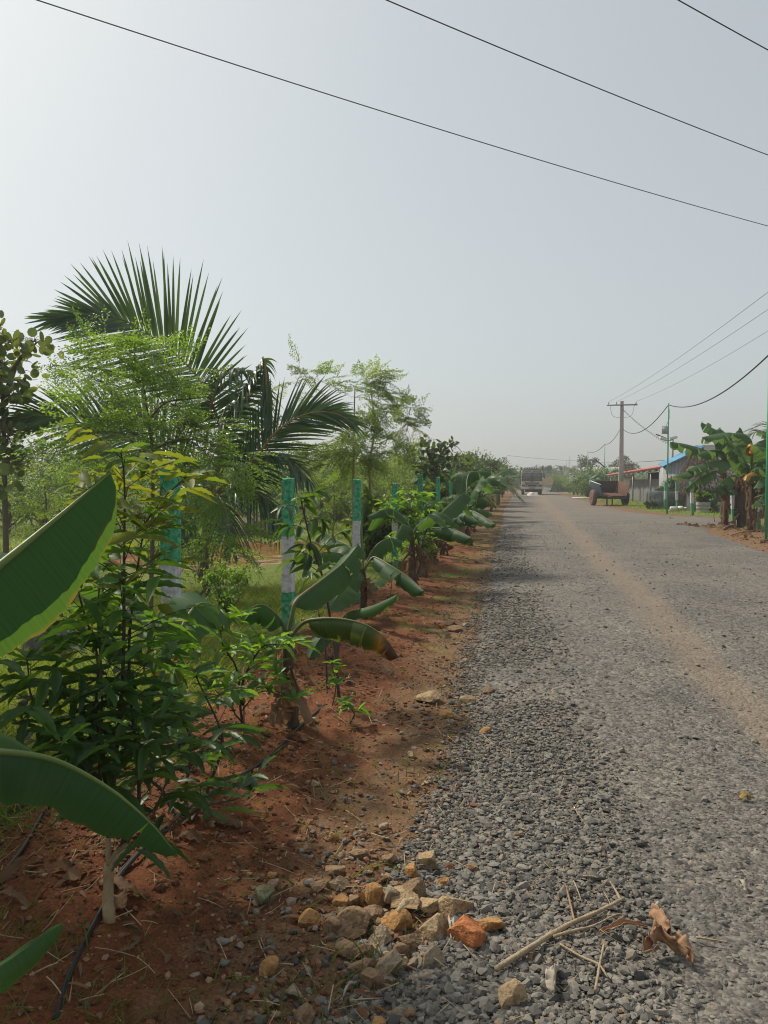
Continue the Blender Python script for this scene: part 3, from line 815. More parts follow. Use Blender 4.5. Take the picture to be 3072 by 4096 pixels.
p = pts_region(14000, 4.9, 16, 15, 75, lambda x, y: sstep(.2, 1.2, x - xr(y)) * np.where(y < 29, .5 + .5 * sstep(7.0, 7.6, x), .75) * (.1 + .9 * sstep(.45, .6, fbm(x * .6, y * .6, 75))))
blades('verge_grass', p, rng.gamma(5, .035, len(p)).clip(.06, .4), M['grass'], .016, .8)
p = pts_region(7000, -2.3, -.2, 1.6, 40, lambda x, y: (.12 + .88 * sstep(.52, .66, fbm(x * 1.4, y * 1.1, 77))) * sstep(-.1, .1, xl(y) + .15 - x) * np.clip(4 / y, .15, 1))
blades('verge_weeds', p, rng.gamma(4, .016, len(p)).clip(.02, .14), M['weed'], .006, 1.1)
p = pts_region(800, -2.4, .3, 1.5, 12, lambda x, y: near_w(x, y) + .1)
n = len(p); a = rng.uniform(0, 6.283, n)
mb = MB()
for q, aa in zip(p, a):
    L = rng.uniform(.03, .16)
    z0 = float(top_z(np.array(q[0]), np.array(q[1]))) + .012
    pt = [np.array([q[0] + math.cos(aa) * L * t, q[1] + math.sin(aa) * L * t, z0 + .012 * math.sin(t * 3.1) + rng.uniform(-.004, .008)]) for t in (-.5, 0, .5)]
    tube(mb, spline(pt, 4), rng.uniform(.0008, .0022), 4)
tag(mb.build('straw_litter', M['straw']), kind='stuff')

p = pts_region(1500, -2.6, .1, 1.6, 22, lambda x, y: (.2 + .8 * sstep(.45, .6, fbm(x * 1.3, y * 1.0, 79))) * sstep(.15, -.1, x - xl(y)) * np.clip(4.5 / y, .2, 1))
a = rng.uniform(0, 6.283, len(p)); mb = MB()
scatter(mb, T_LANCE, np.stack([p[:, 0], p[:, 1], top_z(p[:, 0], p[:, 1]) + .008], 1), np.stack([np.cos(a), np.sin(a), rng.normal(.05, .12, len(p))], 1), np.stack([rng.normal(0, .35, len(p)), rng.normal(0, .35, len(p)), np.ones(len(p))], 1), rng.uniform(.02, .075, len(p)) * (1 + .04 * p[:, 1]), rng.uniform(.008, .022, len(p)))
tag(mb.build('leaf_litter', M['dry_leaf']), kind='stuff')
# ---------------------------------------------------------------- plant builders
def banana_blade(pts, W, fold=.45, roll=0.0, seed=0, tears=4, side=None, pet=0.12, far=1.0, rough=1.0, tipexp=.36, curl=(.55, .75)):
    """returns (blade MB, midrib MB); pts runs from the leaf sheath to the tip"""
    rg = np.random.default_rng(seed)
    N = 40
    P = spline(pts, N)
    T = norm(np.gradient(P, axis=0))
    if side is None:
        s0 = np.cross(T, [0, 0, 1.0])
        bad = np.linalg.norm(s0, axis=1) < .15
        s0[bad] = CR
        S = norm(s0)
    else:
        S = norm(np.asarray(side) - T * (T @ np.asarray(side))[:, None])
    Nn = np.cross(S, T)
    Nn[Nn[:, 2] < 0] *= 1
    cr, sr = math.cos(roll), math.sin(roll)
    S, Nn = S * cr + Nn * sr, Nn * cr - S * sr
    blade, rib = MB(), MB()
    iu = lambda u, A: np.stack([np.interp(pet + (1 - pet) * u, np.linspace(0, 1, N), A[:, k]) for k in range(3)], -1)
    wprof = lambda u: W * np.clip(u, 0, 1) ** .32 * np.clip(1 - u, 0, 1) ** tipexp * 1.55
    for sgn in (-1, 1):
        cuts = np.sort(rg.uniform(.12, .92, tears)) if tears else np.array([])
        ed = np.concatenate([[0], cuts, [1]])
        ph = rg.uniform(0, 6)
        for a, b in zip(ed[:-1], ed[1:]):
            if b - a < .012: continue
            nu = max(3, int((b - a) * 34)); nv = 5
            f = fold + rg.normal(0, .15 * rough)
            gap = rg.uniform(.003, .028) if tears else 0
            us = np.linspace(a, b, nu + 1)
            V, UV = [], []
            for q in np.linspace(0, 1, nv + 1):
                uu = us.copy()
                uu = a + (us - a) * (1 - (gap * q / (b - a) if b < 1 else 0)) + (gap * q * .5 if a > 0 else 0)
                ff = f * (curl[0] + curl[1] * q)
                lead = .10 * q * q                     # veins sweep towards the tip
                Pm = iu(np.clip(uu + lead * .25 * W, 0, 1), P); Sm = iu(uu, S); Nm = iu(uu, Nn)
                w = wprof(uu) * q * (far if sgn < 0 else 1)
                rip = np.sin(uu * 38 + ph) * .018 * q * q * rough + np.sin(uu * 15 + ph * 2) * .04 * q * q * rough + np.sin(uu * 90 + ph * 3) * .006 * q
                V.append(Pm + (sgn * Sm) * (w * math.cos(ff))[:, None] - Nm * (w * math.sin(ff) + rip * W * 2)[:, None])
                UV.append(np.stack([uu, np.full(nu + 1, .5 + sgn * q * .5)], 1))
            V = np.concatenate(V); UV = np.concatenate(UV)
            k = nu + 1
            i = np.arange(nv)[:, None] * k; j = np.arange(nu)[None]
            qd = np.stack([i+j, i+j+1, i+k+j+1, i+k+j], -1).reshape(-1, 4)
            if sgn < 0: qd = qd[:, ::-1]
            blade.add(V, [qd], 0, UV, float(rg.uniform(.3, .8)))
    r0 = .019 * W / .25 + .003
    tube(rib, P - Nn * .004, [r0, r0 * .8, r0 * .6, r0 * .35, r0 * .12], 6)
    return blade, rib
def add_leaf(root, pts, W, mat='banana', ribmat='rib', label=None, **kw):
    bl, rb = banana_blade(pts, W, **kw)
    o = bl.build('leaf', M[mat], root)
    rb.build('midrib', M[ribmat], o)
    if label: o['label'] = label
    return o
def pseudostem(root, base, top, r0, r1, mat='stem_dry', sheaths=5, seed=1, green_top=None):
    rg = np.random.default_rng(seed)
    mb = MB()
    b, t = np.asarray(base, float), np.asarray(top, float)
    b = b - np.array([0, 0, .06])
    pts = spline([b, (b*2+t)/3 + rg.normal(0, .012, 3), (b+2*t)/3 + rg.normal(0, .012, 3), t], 14)
    tube(mb, pts, [r0 * 1.25, r0, (r0 + r1) / 2, r1], 11, jit=.05)
    o = mb.build('pseudostem', M[mat], root)
    for k in range(sheaths):
        h = rg.uniform(.2, .95); a = rg.uniform(0, 6.283); L = rg.uniform(.25, .6) * np.linalg.norm(t - b)
        p0 = b + (t - b) * h
        out = np.array([math.cos(a), math.sin(a), 0])
        rr = r0 * 1.15
        pp = [p0 + out * rr * .9, p0 + out * (rr + .05) - np.array([0, 0, L * .3]), p0 + out * (rr + rg.uniform(.02, .16)) - np.array([0, 0, min(L, h * np.linalg.norm(t - b) - .02)])]
        bl, _ = banana_blade(pp, r0 * rg.uniform(.8, 1.6), fold=rg.uniform(.2, 1.0), seed=int(rg.integers(1e6)), tears=5, side=np.cross(out, [0, 0, 1]), pet=0, rough=3)
        mb = MB(); mb.join(bl, 0, rg.random())
        mb.build('dead_leaf', M['dry_leaf'], root)
    return o
def auto_banana(root, base, H, nleaf, W, L, seed, mat='banana', r=.06, az0=None, spread=6.283, dead=2, stem='stem_dry', up=(0.5, 1.1)):
    rg = np.random.default_rng(seed)
    base = np.asarray(base, float)
    top = base + np.array([rg.normal(0, .03), rg.normal(0, .03), H])
    pseudostem(root, base, top, r, r * .55, stem, 4, seed)
    for i in range(nleaf):
        a = (az0 if az0 is not None else 0) + (i + rg.uniform(-.25, .25)) / nleaf * spread
        out = np.array([math.cos(a), math.sin(a), 0])
        el = rg.uniform(*up)
        l = L * rg.uniform(.75, 1.1)
        p0 = top - np.array([0, 0, rg.uniform(.05, .2) * H])
        p1 = p0 + out * l * .25 * math.cos(el) + np.array([0, 0, l * .25 * math.sin(el)])
        p2 = p0 + out * l * .62 * math.cos(el * .75) + np.array([0, 0, l * (.45 * math.sin(el) )])
        p3 = p0 + out * l * (.95 * math.cos(el * .6)) + np.array([0, 0, l * (.42 * math.sin(el) - rg.uniform(.05, .35))])
        add_leaf(root, [p0, p1, p2, p3], W * rg.uniform(.8, 1.15), mat, seed=int(rg.integers(1e6)), fold=rg.uniform(.25, .75), roll=rg.normal(0, .25), tears=int(rg.integers(2, 8)), pet=.17)
    for i in range(dead):
        a = rg.uniform(0, 6.283); out = np.array([math.cos(a), math.sin(a), 0])
        p0 = top - np.array([0, 0, .25 * H])
        bl, rb = banana_blade([p0, p0 + out * L * .16 - np.array([0, 0, .05]), p0 + out * L * .22 - np.array([0, 0, min(H * .65, L * .5)])], W * .5, fold=1.1, seed=int(rg.integers(1e6)), tears=8, rough=4)
        o = bl.build('dead_leaf', M['dry_leaf'], root)

def frond(pts, Lmax, n, seed, width=.04, droop=.35, lift=.3, side=None, ang=(68, 22), start=.16, short=1.0):
    rg = np.random.default_rng(seed)
    N = 60
    P = spline(pts, N); T = norm(np.gradient(P, axis=0))
    if side is None:
        s0 = np.cross(T, [0, 0, 1.0]); bad = np.linalg.norm(s0, axis=1) < .2; s0[bad] = CR; S = norm(s0)
    else:
        S = norm(np.asarray(side) - T * (T @ np.asarray(side))[:, None])
    Nn = np.cross(S, T)
    mb = MB()
    tube(mb, P, [.028, .02, .012, .004], 6, mat=1)
    iu = lambda u, A: np.array([np.interp(u, np.linspace(0, 1, N), A[:, k]) for k in range(3)])
    V, Fc, UV, Rn = [], [], [], []
    c = 0
    ns = 5
    for i in range(n):
        u = start + (1 - start) * (i + rg.uniform(0, .5)) / n
        x = (u - start) / (1 - start)
        ll = Lmax * (0.45 + .55 * math.sin(math.pi * min(1, x * 1.05 + .12)) ** .8) * (1 - .35 * x ** 3) * rg.uniform(.86, 1.06) * (short + (1 - short) * min(1, x / .35))
        an = R(ang[0] + (ang[1] - ang[0]) * x)
        p0, t, s, nn = iu(u, P), norm(iu(u, T)), norm(iu(u, S)), norm(iu(u, Nn))
        for sg in (-1, 1):
            lf = lift + rg.normal(0, .11)
            d = norm(t * math.cos(an) + (s * sg * math.cos(lf) + nn * math.sin(lf)) * math.sin(an) + rg.normal(0, .045, 3))
            dr = droop * rg.uniform(.6, 1.4)
            wv = norm(np.cross(d, norm(nn * .8 + rg.normal(0, .25, 3))))
            r = rg.random()
            for k in range(ns + 1):
                q = k / ns
                cpt = p0 + d * ll * q - np.array([0, 0, dr * ll * q ** 2.4])
                w = width * .5 * min(1, .45 + q * 3) * (1 - q) ** .55
                V += [cpt - wv * w, cpt + wv * w + np.array([0, 0, .0])]
                UV += [[q, 0], [q, 1]]; Rn += [r, r]
                if k:
                    a = c + 2 * (k - 1)
                    Fc.append((a, a+2, a+3, a+1))
            c += 2 * (ns + 1)
    mb.add(np.array(V), [np.array(Fc)], 0, np.array(UV), np.array(Rn))
    return mb
def add_frond(root, pts, Lmax, n, seed, leaf='palm', rach='rachis', **kw):
    return frond(pts, Lmax, n, seed, **kw).build('frond', [M[leaf], M[rach]], root)
def auto_palm(root, base, H, nf, L, seed, leaf='palm', n=38, Lf=None, width=.04, trunk_r=.12, rach='rachis'):
    rg = np.random.default_rng(seed)
    base = np.asarray(base, float); top = base + np.array([rg.normal(0, .03 * H), rg.normal(0, .03 * H), H])
    mb = MB(); tube(mb, spline([base - [0, 0, .1], (base + top) / 2, top], 10), [trunk_r * 1.3, trunk_r, trunk_r * .85], 9, jit=.04)
    mb.build('trunk', M['bark'], root)
    for i in range(nf):
        a = i * 2.399 + rg.uniform(-.3, .3); el = rg.uniform(-.1, 1.35)
        out = np.array([math.cos(a), math.sin(a), 0]); l = L * rg.uniform(.8, 1.1)
        z = np.array([0, 0, 1.0])
        pts = [top, top + out * l * .3 * math.cos(el) + z * l * .3 * math.sin(el), top + out * l * .65 * math.cos(el * .8) + z * l * (.55 * math.sin(el)),
               top + out * l * .95 * math.cos(el * .6) + z * l * (.55 * math.sin(el) - .25 * math.cos(el))]
        add_frond(root, pts, (Lf or L * .33) * rg.uniform(.9, 1.1), n, int(rg.integers(1e6)), leaf, rach, width=width, droop=rg.uniform(.2, .5))

# feathery compound leaf: a rachis with pinnae of small oval leaflets (positions in leaf space, x along the leaf)
def comp_leaf(seed, npin=6, nl=4):
    rg = np.random.default_rng(seed)
    O, Dv, L = [], [], []
    for i in range(npin):
        u = .22 + .78 * i / (npin - 1)
        b = np.array([u, 0, -.28 * u * u])
        pl = .36 * (1 - .6 * u) + .05
        for sg in ((-1, 1) if i < npin - 1 else (0,)):
            d = norm(np.array([.55 if sg else 1, sg * .8, -.15 + rg.normal(0, .1)]))
            k = max(2, int(nl * (1.15 - .5 * u)))
            for j in range(k):
                q = (j + .6) / k
                p = b + d * pl * q - np.array([0, 0, .22 * pl * q * q])
                side = norm(np.cross(d, [0, 0, 1]))
                for s2 in (-1, 1):
                    O.append(p); Dv.append(norm(d * .5 + side * s2 + rg.normal(0, .25, 3) + [0, 0, -.25])); L.append(rg.uniform(.8, 1.15))
            O.append(b + d * pl); Dv.append(d); L.append(1.1)
    return np.array(O), np.array(Dv), np.array(L)
COMP = [comp_leaf(i) for i in range(4)]
COMPB = [comp_leaf(i + 9, 7, 5) for i in range(4)]
def feathery(mb, P, dirs, lens, leaflet, seed, comp=COMP, rnd0=None):
    rg = np.random.default_rng(seed)
    for i in range(len(P)):
        O, Dv, L = comp[int(rg.integers(len(comp)))]
        x = norm(dirs[i]); y = norm(np.cross([0, 0, 1], x) + 1e-6); z = np.cross(x, y)
        B = np.stack([x, y, z])
        o = P[i] + (O * lens[i]) @ B
        d = Dv @ B
        up = np.tile(z, (len(o), 1)) + rg.normal(0, .4, (len(o), 3))
        r = (rg.random() if rnd0 is None else rnd0[i])
        scatter(mb, T_OVAL, o, d, up, leaflet * L, leaflet * .62, 0, np.clip(r * .7 + .15 + rg.normal(0, .05, len(o)), 0, 1))
def add_feathery_tree(root, stems, clusters, nleaf, leaflet, seed, mat='moringa', leaf_len=(.3, .5), stem_r=(.03, .008), stemmat='bark', comp=COMP, clip=None):
    """stems: list of polylines; clusters: (centre, (rx, ry, rz), share)"""
    rg = np.random.default_rng(seed)
    mb = MB()
    for i_, s in enumerate(stems):
        tube(mb, spline(s, 14), stem_r if i_ == 0 or s[0][2] < .1 else [.012, .004], 7)
    fo = MB()
    tot = sum(c[2] for c in clusters)
    allstem = np.concatenate([spline(s, 20)[4:] for s in stems])
    for c, rad, sh in clusters:
        c = np.asarray(c, float)
        k = max(1, int(nleaf * sh / tot))
        q = rg.normal(0, .5, (k, 3)); q = q / np.maximum(1, np.linalg.norm(q, axis=1))[:, None]
        P = c + q * np.asarray(rad)
        j = np.argmin(np.linalg.norm(allstem - c, axis=1))
        out = norm(P - allstem[j] + [0, 0, -.02])
        dirs = norm(out * .9 + rg.normal(0, .35, (k, 3)) + [0, 0, .1])
        feathery(fo, P, dirs, rg.uniform(*leaf_len, k), leaflet, int(rg.integers(1e6)), comp)
        a = allstem[j]
        tube(mb, spline([a, (a + c) / 2 + [0, 0, .05], c], 8), [.007, .003], 5, cap=False)
        for m in range(0, k, 3):
            tube(mb, spline([c, (c + P[m]) / 2 + [0, 0, .03], P[m]], 4), [.005, .0022], 4, cap=False)
        for m in range(k):
            e = np.mean(leaf_len) * dirs[m]
            tube(fo, [P[m], P[m] + e * .5 - [0, 0, .02], P[m] + e * .95 - [0, 0, .1]], [.0036, .0016], 3, mat=1, cap=False)
    mb.build('trunk', M[stemmat], root)
    fo.build('crown', [M[mat], M['rib']], root)
def sapling(root, stems, nleaf_per_m, leafL, leafW, seed, mats=('lance_dark', 'lance_mid', 'lance_young'), split=(0.45, 0.8), tmpl=T_WAVY, twigL=(.18, .36), t0=.2, r=(.012, .004), stemmat='twig', twig_gap=.05, whorl=True, droop=.35, zrange=None):
    """stems with side twigs carrying lance-shaped leaves; youngest leaves at the top"""
    rg = np.random.default_rng(seed)
    mb = MB()
    groups = [([], [], [], [], []) for _ in mats]
    zlo = min(np.min(np.asarray(s)[:, 2]) for s in stems); zhi = max(np.max(np.asarray(s)[:, 2]) for s in stems)
    if zrange: zlo, zhi = zrange
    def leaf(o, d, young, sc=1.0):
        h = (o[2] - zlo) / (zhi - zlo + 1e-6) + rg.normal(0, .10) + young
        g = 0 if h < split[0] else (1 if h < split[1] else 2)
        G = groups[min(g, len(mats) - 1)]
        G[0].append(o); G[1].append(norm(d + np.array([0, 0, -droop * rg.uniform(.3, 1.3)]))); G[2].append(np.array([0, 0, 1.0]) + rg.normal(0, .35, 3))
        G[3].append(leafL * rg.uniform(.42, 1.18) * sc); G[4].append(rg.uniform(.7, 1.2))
    for s in stems:
        Pn = spline(s, 30)
        kk = np.linspace(0, 1, 30)[:, None]; am = .035 * np.linalg.norm(Pn[-1] - Pn[0])
        Pn = Pn + am * kk * (1 - kk) * 4 * (np.sin(kk * rg.uniform(7, 13) + rg.uniform(0, 6)) * rg.normal(0, .7, (1, 3)))
        tube(mb, Pn, r, 7)
        Lt = np.sum(np.linalg.norm(np.diff(Pn, axis=0), axis=1))
        nt_ = max(3, int(Lt * (1 - t0) / twig_gap))
        az = rg.uniform(0, 6)
        for i in range(nt_):
            t = t0 + (1 - t0) * i / nt_
            p0 = np.array([np.interp(t, np.linspace(0, 1, 30), Pn[:, k]) for k in range(3)])
            az += 2.399
            e = rg.uniform(.2, .8)
            d = np.array([math.cos(az) * math.cos(e), math.sin(az) * math.cos(e), math.sin(e)])
            tl = rg.uniform(*twigL) * (1.15 - .5 * t)
            tip = p0 + d * tl - [0, 0, .08 * tl]
            tw = spline([p0, p0 + d * tl * .55 + [0, 0, .03 * tl], tip], 7)
            tube(mb, tw, [r[1] * .7, r[1] * .35], 4, cap=False)
            nl = max(3, int(tl * nleaf_per_m))
            for j in range(nl):
                q = .25 + .75 * (j + .5) / nl
                o = np.array([np.interp(q, np.linspace(0, 1, 7), tw[:, k]) for k in range(3)])
                sd = norm(np.cross(d, [0, 0, 1])) * (1 if j % 2 else -1)
                leaf(o, d * .55 + sd * .8 + rg.normal(0, .2, 3), .08 * q)
            if whorl:
                for j in range(3):
                    leaf(tip, d + rg.normal(0, .4, 3), .14, .8)
        for j in range(7):
            a = j * 2.4
            leaf(Pn[-1], np.array([math.cos(a), math.sin(a), .6]), .3, .9)
    mb.build('stem', M[stemmat], root)
    fo = MB(); used = []
    for g, m in zip(groups, mats):
        if g[0]:
            scatter(fo, tmpl, np.array(g[0]), np.array(g[1]), np.array(g[2]), np.array(g[3]), np.array(g[4]) * leafW, len(used))
            used.append(M[m])
    fo.build('foliage', used, root)
def clump_tree(root, base, H, RX, seed, n=1800, leaf=.07, mat='bush2', tmpl=T_OVAL, trunk=.06, crown0=.25, clumps=14, limb='bark', shell=.5, ratio=1.0):
    rg = np.random.default_rng(seed)
    base = np.asarray(base, float)
    mb, fo = MB(), MB()
    zc = H * (crown0 + 1) / 2; rz = H * (1 - crown0) / 2
    P, Rr = [], []
    for i in range(clumps):
        q = norm(rg.normal(0, 1, 3)) * rg.uniform(.35, .9)
        c = base + np.array([q[0] * RX, q[1] * RX * ratio, zc + q[2] * rz])
        cr_ = rg.uniform(.28, .5) * RX
        k = n // clumps
        v = norm(rg.normal(0, 1, (k, 3))) * (rg.uniform(shell, 1, (k, 1)) * cr_) * [1, 1, .75]
        P.append(c + v); Rr.append(np.full(k, rg.uniform(.0, .75)) + rg.uniform(0, .3, k))
        st = base + [0, 0, H * crown0 * rg.uniform(.4, 1)]
        tube(mb, spline([st, (st + c) / 2 + rg.normal(0, .08 * RX, 3), c], 6), [trunk * .45, trunk * .12], 5, cap=False)
    tube(mb, spline([base - [0, 0, .1], base + [rg.normal(0, .05), 0, H * crown0], base + [rg.normal(0, .1), 0, H * .7]], 8), [trunk * 1.2, trunk, trunk * .3], 7)
    P = np.concatenate(P); P[:, 2] = np.maximum(P[:, 2], base[2] + .03)
    k = len(P)
    dv = rg.normal(0, 1, (k, 3)) + [0, 0, -.3]
    scatter(fo, tmpl, P, dv, rg.normal(0, .6, (k, 3)) + [0, 0, 1], leaf * rg.uniform(.6, 1.3, k), leaf * .6 * rg.uniform(.7, 1.2, k), 0, np.clip(np.concatenate(Rr), 0, 1))
    mb.build('trunk', M[limb], root)
    fo.build('crown', M[mat], root)
# ---------------------------------------------------------------- crops of the photograph used to measure places
c1a = crop(0, 900, .6028); c2 = crop(900, 1350, .7233); c3 = crop(2000, 1550, .6462); c4 = crop(0, 1800, .6028); c5 = crop(900, 1900, .6631)
c6 = crop(600, 2250, .42194); c6f = crop(0, 2700, .7233); c7 = crop(1150, 1850, .3918); c7g = crop(1000, 3000, .6631); ch = crop(1900, 2900, .7064)
c4d = crop(1600, 1780, .3014); c5e = crop(0, 1250, .452); c8 = crop(100, 1700, .4822)
def seq(c, *pts):
    d = None; out = []
    for p in pts:
        if len(p) == 3: d = p[2]
        out.append([p[0], p[1], d if len(p) < 3 else p[2]])
    return [c(*q) for q in out]
def zg(p): return np.array([p[0], p[1], float(gz_full(np.array(p[0]), np.array(p[1])))])
def GRD(px, py): return zg(GR(px, py))
def GZZ(px, d): return zg(GZ(px, d, 0))

# ---------------------------------------------------------------- painted concrete fence posts
def fence_post(loc, h, w, label, group, tilt=(0, 0), yaw=0.0, seed=0):
    rg = np.random.default_rng(seed)
    nz = 26
    mb = MB()
    V = []
    for k in range(nz + 1):
        z = -.15 + (h + .15) * k / nz
        ww = w * (1 - .10 * k / nz)
        for e in range(4):
            for m in range(4):
                t = m / 4
                cs = [(-.5,-.5),(.5,-.5),(.5,.5),(-.5,.5)]
                a, b = cs[e], cs[(e+1) % 4]
                rr = .94 if m == 0 else 1.0
                V.append([(a[0]+(b[0]-a[0])*t)*ww*rr + rg.normal(0, .0012), (a[1]+(b[1]-a[1])*t)*ww*rr + rg.normal(0, .0012), z + (rg.normal(0, .006) if k == nz else 0)])
    n = 16
    i = np.arange(nz)[:, None] * n; j = np.arange(n)[None]; kk = (j + 1) % n
    q = np.stack([i+j, i+kk, i+n+kk, i+n+j], -1).reshape(-1, 4)
    mb.add(np.array(V), [q, np.array([[nz*n+m for m in range(n)]])])
    o = mb.build('fence_post', M['post'], local=True, smooth=False)
    o.location = loc
    o.rotation_euler = (tilt[0], tilt[1], yaw)
    return tag(o, label, 'fence post', group)
LP = [(692, 4.47, 1.58, "nearest green and white painted concrete post, half hidden by the leafy sapling", (0, 0)),
      (1152, 6.65, 1.53, "painted concrete post beside the pond with a broad white band above a green foot", (.01, .01)),
      (1424, 9.3, 1.53, "clear green topped post standing behind the fan of banana leaves", (0, .012)),
      (1580, 12.1, 1.485, "painted post mostly covered by the drooping leaves of the bushy sapling", (0, 0)),
      (1684, 15.1, 1.66, "taller pale green post above a bushy sapling, white patch showing below", (0, -.01)),
      (1751, 18.0, 1.62, "green post with white band showing just above the large upright banana leaf", (0, 0)),
      (1800, 21.0, 1.51, "shorter green post between two taller ones in front of the small palm", (0, .01)),
      (1842, 24.4, 1.57, "slim green post in front of the small coconut palm fronds", (0, 0)),
      (1869, 27.3, 1.62, "slim distant green post just left of an upright banana leaf", (0, 0)),
      (1925, 37.0, 1.5, "far painted post showing white between banana leaves", (0, 0))]
for i, (px, d, h, lab, tl) in enumerate(LP):
    fence_post(GZ(px, d, 0), h, .098, lab, "painted posts along the plantation", tl, rng.normal(0, .05), i)
fence_post(GZ(1487, 40, 0), 1.5, .12, "lone green post standing far back in the overgrown field", "painted posts along the plantation", (0, 0), .2, 77)

# ---------------------------------------------------------------- the banana plant at the photographer's side
base = GZ(-640, 1.5, 0)
t = thing('banana_plant', "very close banana plant with large dark leaves reaching in from the left edge", 'banana plant', zg(base), 'banana plants')
pseudostem(t, base, GZ(-600, 1.42, 1.12), .06, .04, 'stem_green', 4, 3)
add_leaf(t, seq(c4, (-950, 1500, 1.32), (-560, 1190, 1.36), (0, 745, 1.5), (360, 450, 1.6), (728, 138, 1.70)), .150, fold=1.38, roll=.05, far=1.36, tipexp=.55, curl=(.98, .06), seed=11, tears=0, pet=.22, rough=.3)
add_leaf(t, seq(c6f, (-700, 560, 1.25), (-250, 430, 1.36), (60, 418, 1.5), (330, 470, 1.56), (610, 620, 1.6), (830, 800, 1.6), (990, 990, 1.58)), .105, fold=1.3, roll=.05, far=.95, tipexp=.5, curl=(.9, .15), seed=12, tears=1, pet=.2, rough=.8)
add_leaf(t, seq(c6f, (-700, 1900, 1.0), (-250, 1740, 1.15), (30, 1590, 1.25), (348, 1368, 1.32)), .04, fold=.8, seed=13, tears=0, pet=.1)
add_leaf(t, seq(c6f, (-600, 350, 1.5), (-150, 300, 1.7), (30, 330, 1.8), (180, 420, 1.9)), .05, fold=.7, seed=14, tears=0, pet=.1)
add_leaf(t, seq(c4, (-800, 800, 1.5), (-300, 690, 1.8), (-80, 672, 1.95), (100, 690, 2.1)), .10, fold=.25, seed=15, tears=0, pet=.1)
top = GZ(-600, 1.42, 1.1)  # further leaves, out of view, added to throw shade on the ground
for k, (az, el, L, W) in enumerate([(2.9, .8, 1.3, .2), (3.6, .9, 1.2, .2), (4.6, .7, 1.1, .18)]):
    o = np.array([math.cos(az), math.sin(az), 0]); z = np.array([0, 0, 1.])
    add_leaf(t, [top, top + o*L*.3*math.cos(el) + z*L*.3*math.sin(el), top + o*L*.65*math.cos(el) + z*L*.55*math.sin(el), top + o*L*.95*math.cos(el*.7) + z*L*.5*math.sin(el)], W, fold=.4, seed=20+k, tears=4, pet=.17)

# ---------------------------------------------------------------- young trees with lance-shaped leaves
base = GRD(437, 3735)
t = thing('sapling', "young tree with a pale bare trunk, dark glossy wavy leaves and yellow-green shoots", 'sapling', base, 'fruit saplings on the verge')
fork = c6f(603, 1050, 2.62)
mb = MB(); tube(mb, spline([base - [0, 0, .05], base + [0, 0, .02], c6f(598, 1250, 2.6), fork], 14), [.026, .0195, .018, .015], 11, jit=.04)
for q in ([fork, c6f(640, 985, 2.64), c6f(700, 935, 2.68)], [fork, c6f(600, 900, 2.66), c6f(625, 700, 2.7)], [c6f(610, 1080, 2.62), c6f(650, 1010, 2.6), c6f(720, 950, 2.62)]):
    tube(mb, spline(q, 6), [.011, .007], 8)
mb.build('trunk', M['bark_pale'], t)
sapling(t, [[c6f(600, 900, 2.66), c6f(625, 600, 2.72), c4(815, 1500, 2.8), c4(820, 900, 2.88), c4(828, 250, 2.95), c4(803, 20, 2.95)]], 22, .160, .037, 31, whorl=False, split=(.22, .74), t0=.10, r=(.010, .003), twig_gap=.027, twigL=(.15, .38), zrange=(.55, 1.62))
sapling(t, [[c6f(600, 900, 2.66), c6f(560, 600, 2.7), c4(662, 1500, 2.75), c4(655, 1050, 2.8), c4(665, 880, 2.8)],
            [c6f(640, 985, 2.64), c6f(760, 700, 2.8), c4(880, 1150, 2.9), c8(960, 880, 3.0), c8(1130, 620, 3.05), c8(1330, 440, 3.1)],
            [c6f(600, 800, 2.68), c4(640, 1500, 2.9), c4(560, 1150, 3.0), c4(520, 880, 3.05), c4(500, 620, 3.1)],
            [c6f(560, 700, 2.68), c6f(420, 380, 2.68), c6f(200, 180, 2.7), c4(180, 1400, 2.75)]], 20, .155, .036, 32, whorl=False, split=(.32, .74), t0=.10, r=(.008, .0025), twig_gap=.031, twigL=(.14, .34), zrange=(.55, 1.62))
sapling(t, [[c6f(700, 935, 2.68), c6f(820, 760, 2.8), c6f(950, 560, 2.95), c6f(1130, 480, 3.0)], [c6f(720, 950, 2.62), c6f(900, 850, 2.7), c6f(1100, 760, 2.8), c6f(1400, 640, 2.95)],
            [c6f(620, 720, 2.68), c6f(500, 500, 2.6), c6f(300, 330, 2.55)]], 19, .155, .032, 33, mats=('lance_dark', 'lance_mid'), split=(.75, 3), whorl=False, t0=.15, r=(.006, .002), twig_gap=.052, twigL=(.14, .28))
base = GRD(765, 3345)
t = thing('sapling', "bushy dark sapling crowding the green banana sucker behind the pale trunked tree", 'sapling', base, 'fruit saplings on the verge')
sapling(t, [[base, c6f(1020, 600, 3.35), c6f(960, 250, 3.4), c4(1010, 1450, 3.45), c4(1060, 1150, 3.5)], [base, c6f(1150, 650, 3.3), c6f(1230, 350, 3.3), c4(1300, 1500, 3.4)], [base, c6f(900, 700, 3.3), c6f(760, 350, 3.2), c6f(650, 150, 3.2)]],
        19, .16, .033, 34, split=(.7, 1.3), whorl=False, t0=.22, r=(.009, .003), twig_gap=.052, twigL=(.14, .32))
base = GRD(967, 2955)
t = thing('sapling', "low bright green sapling with sunlit wavy leaves tied to a thin stake", 'sapling', base, 'fruit saplings on the verge')
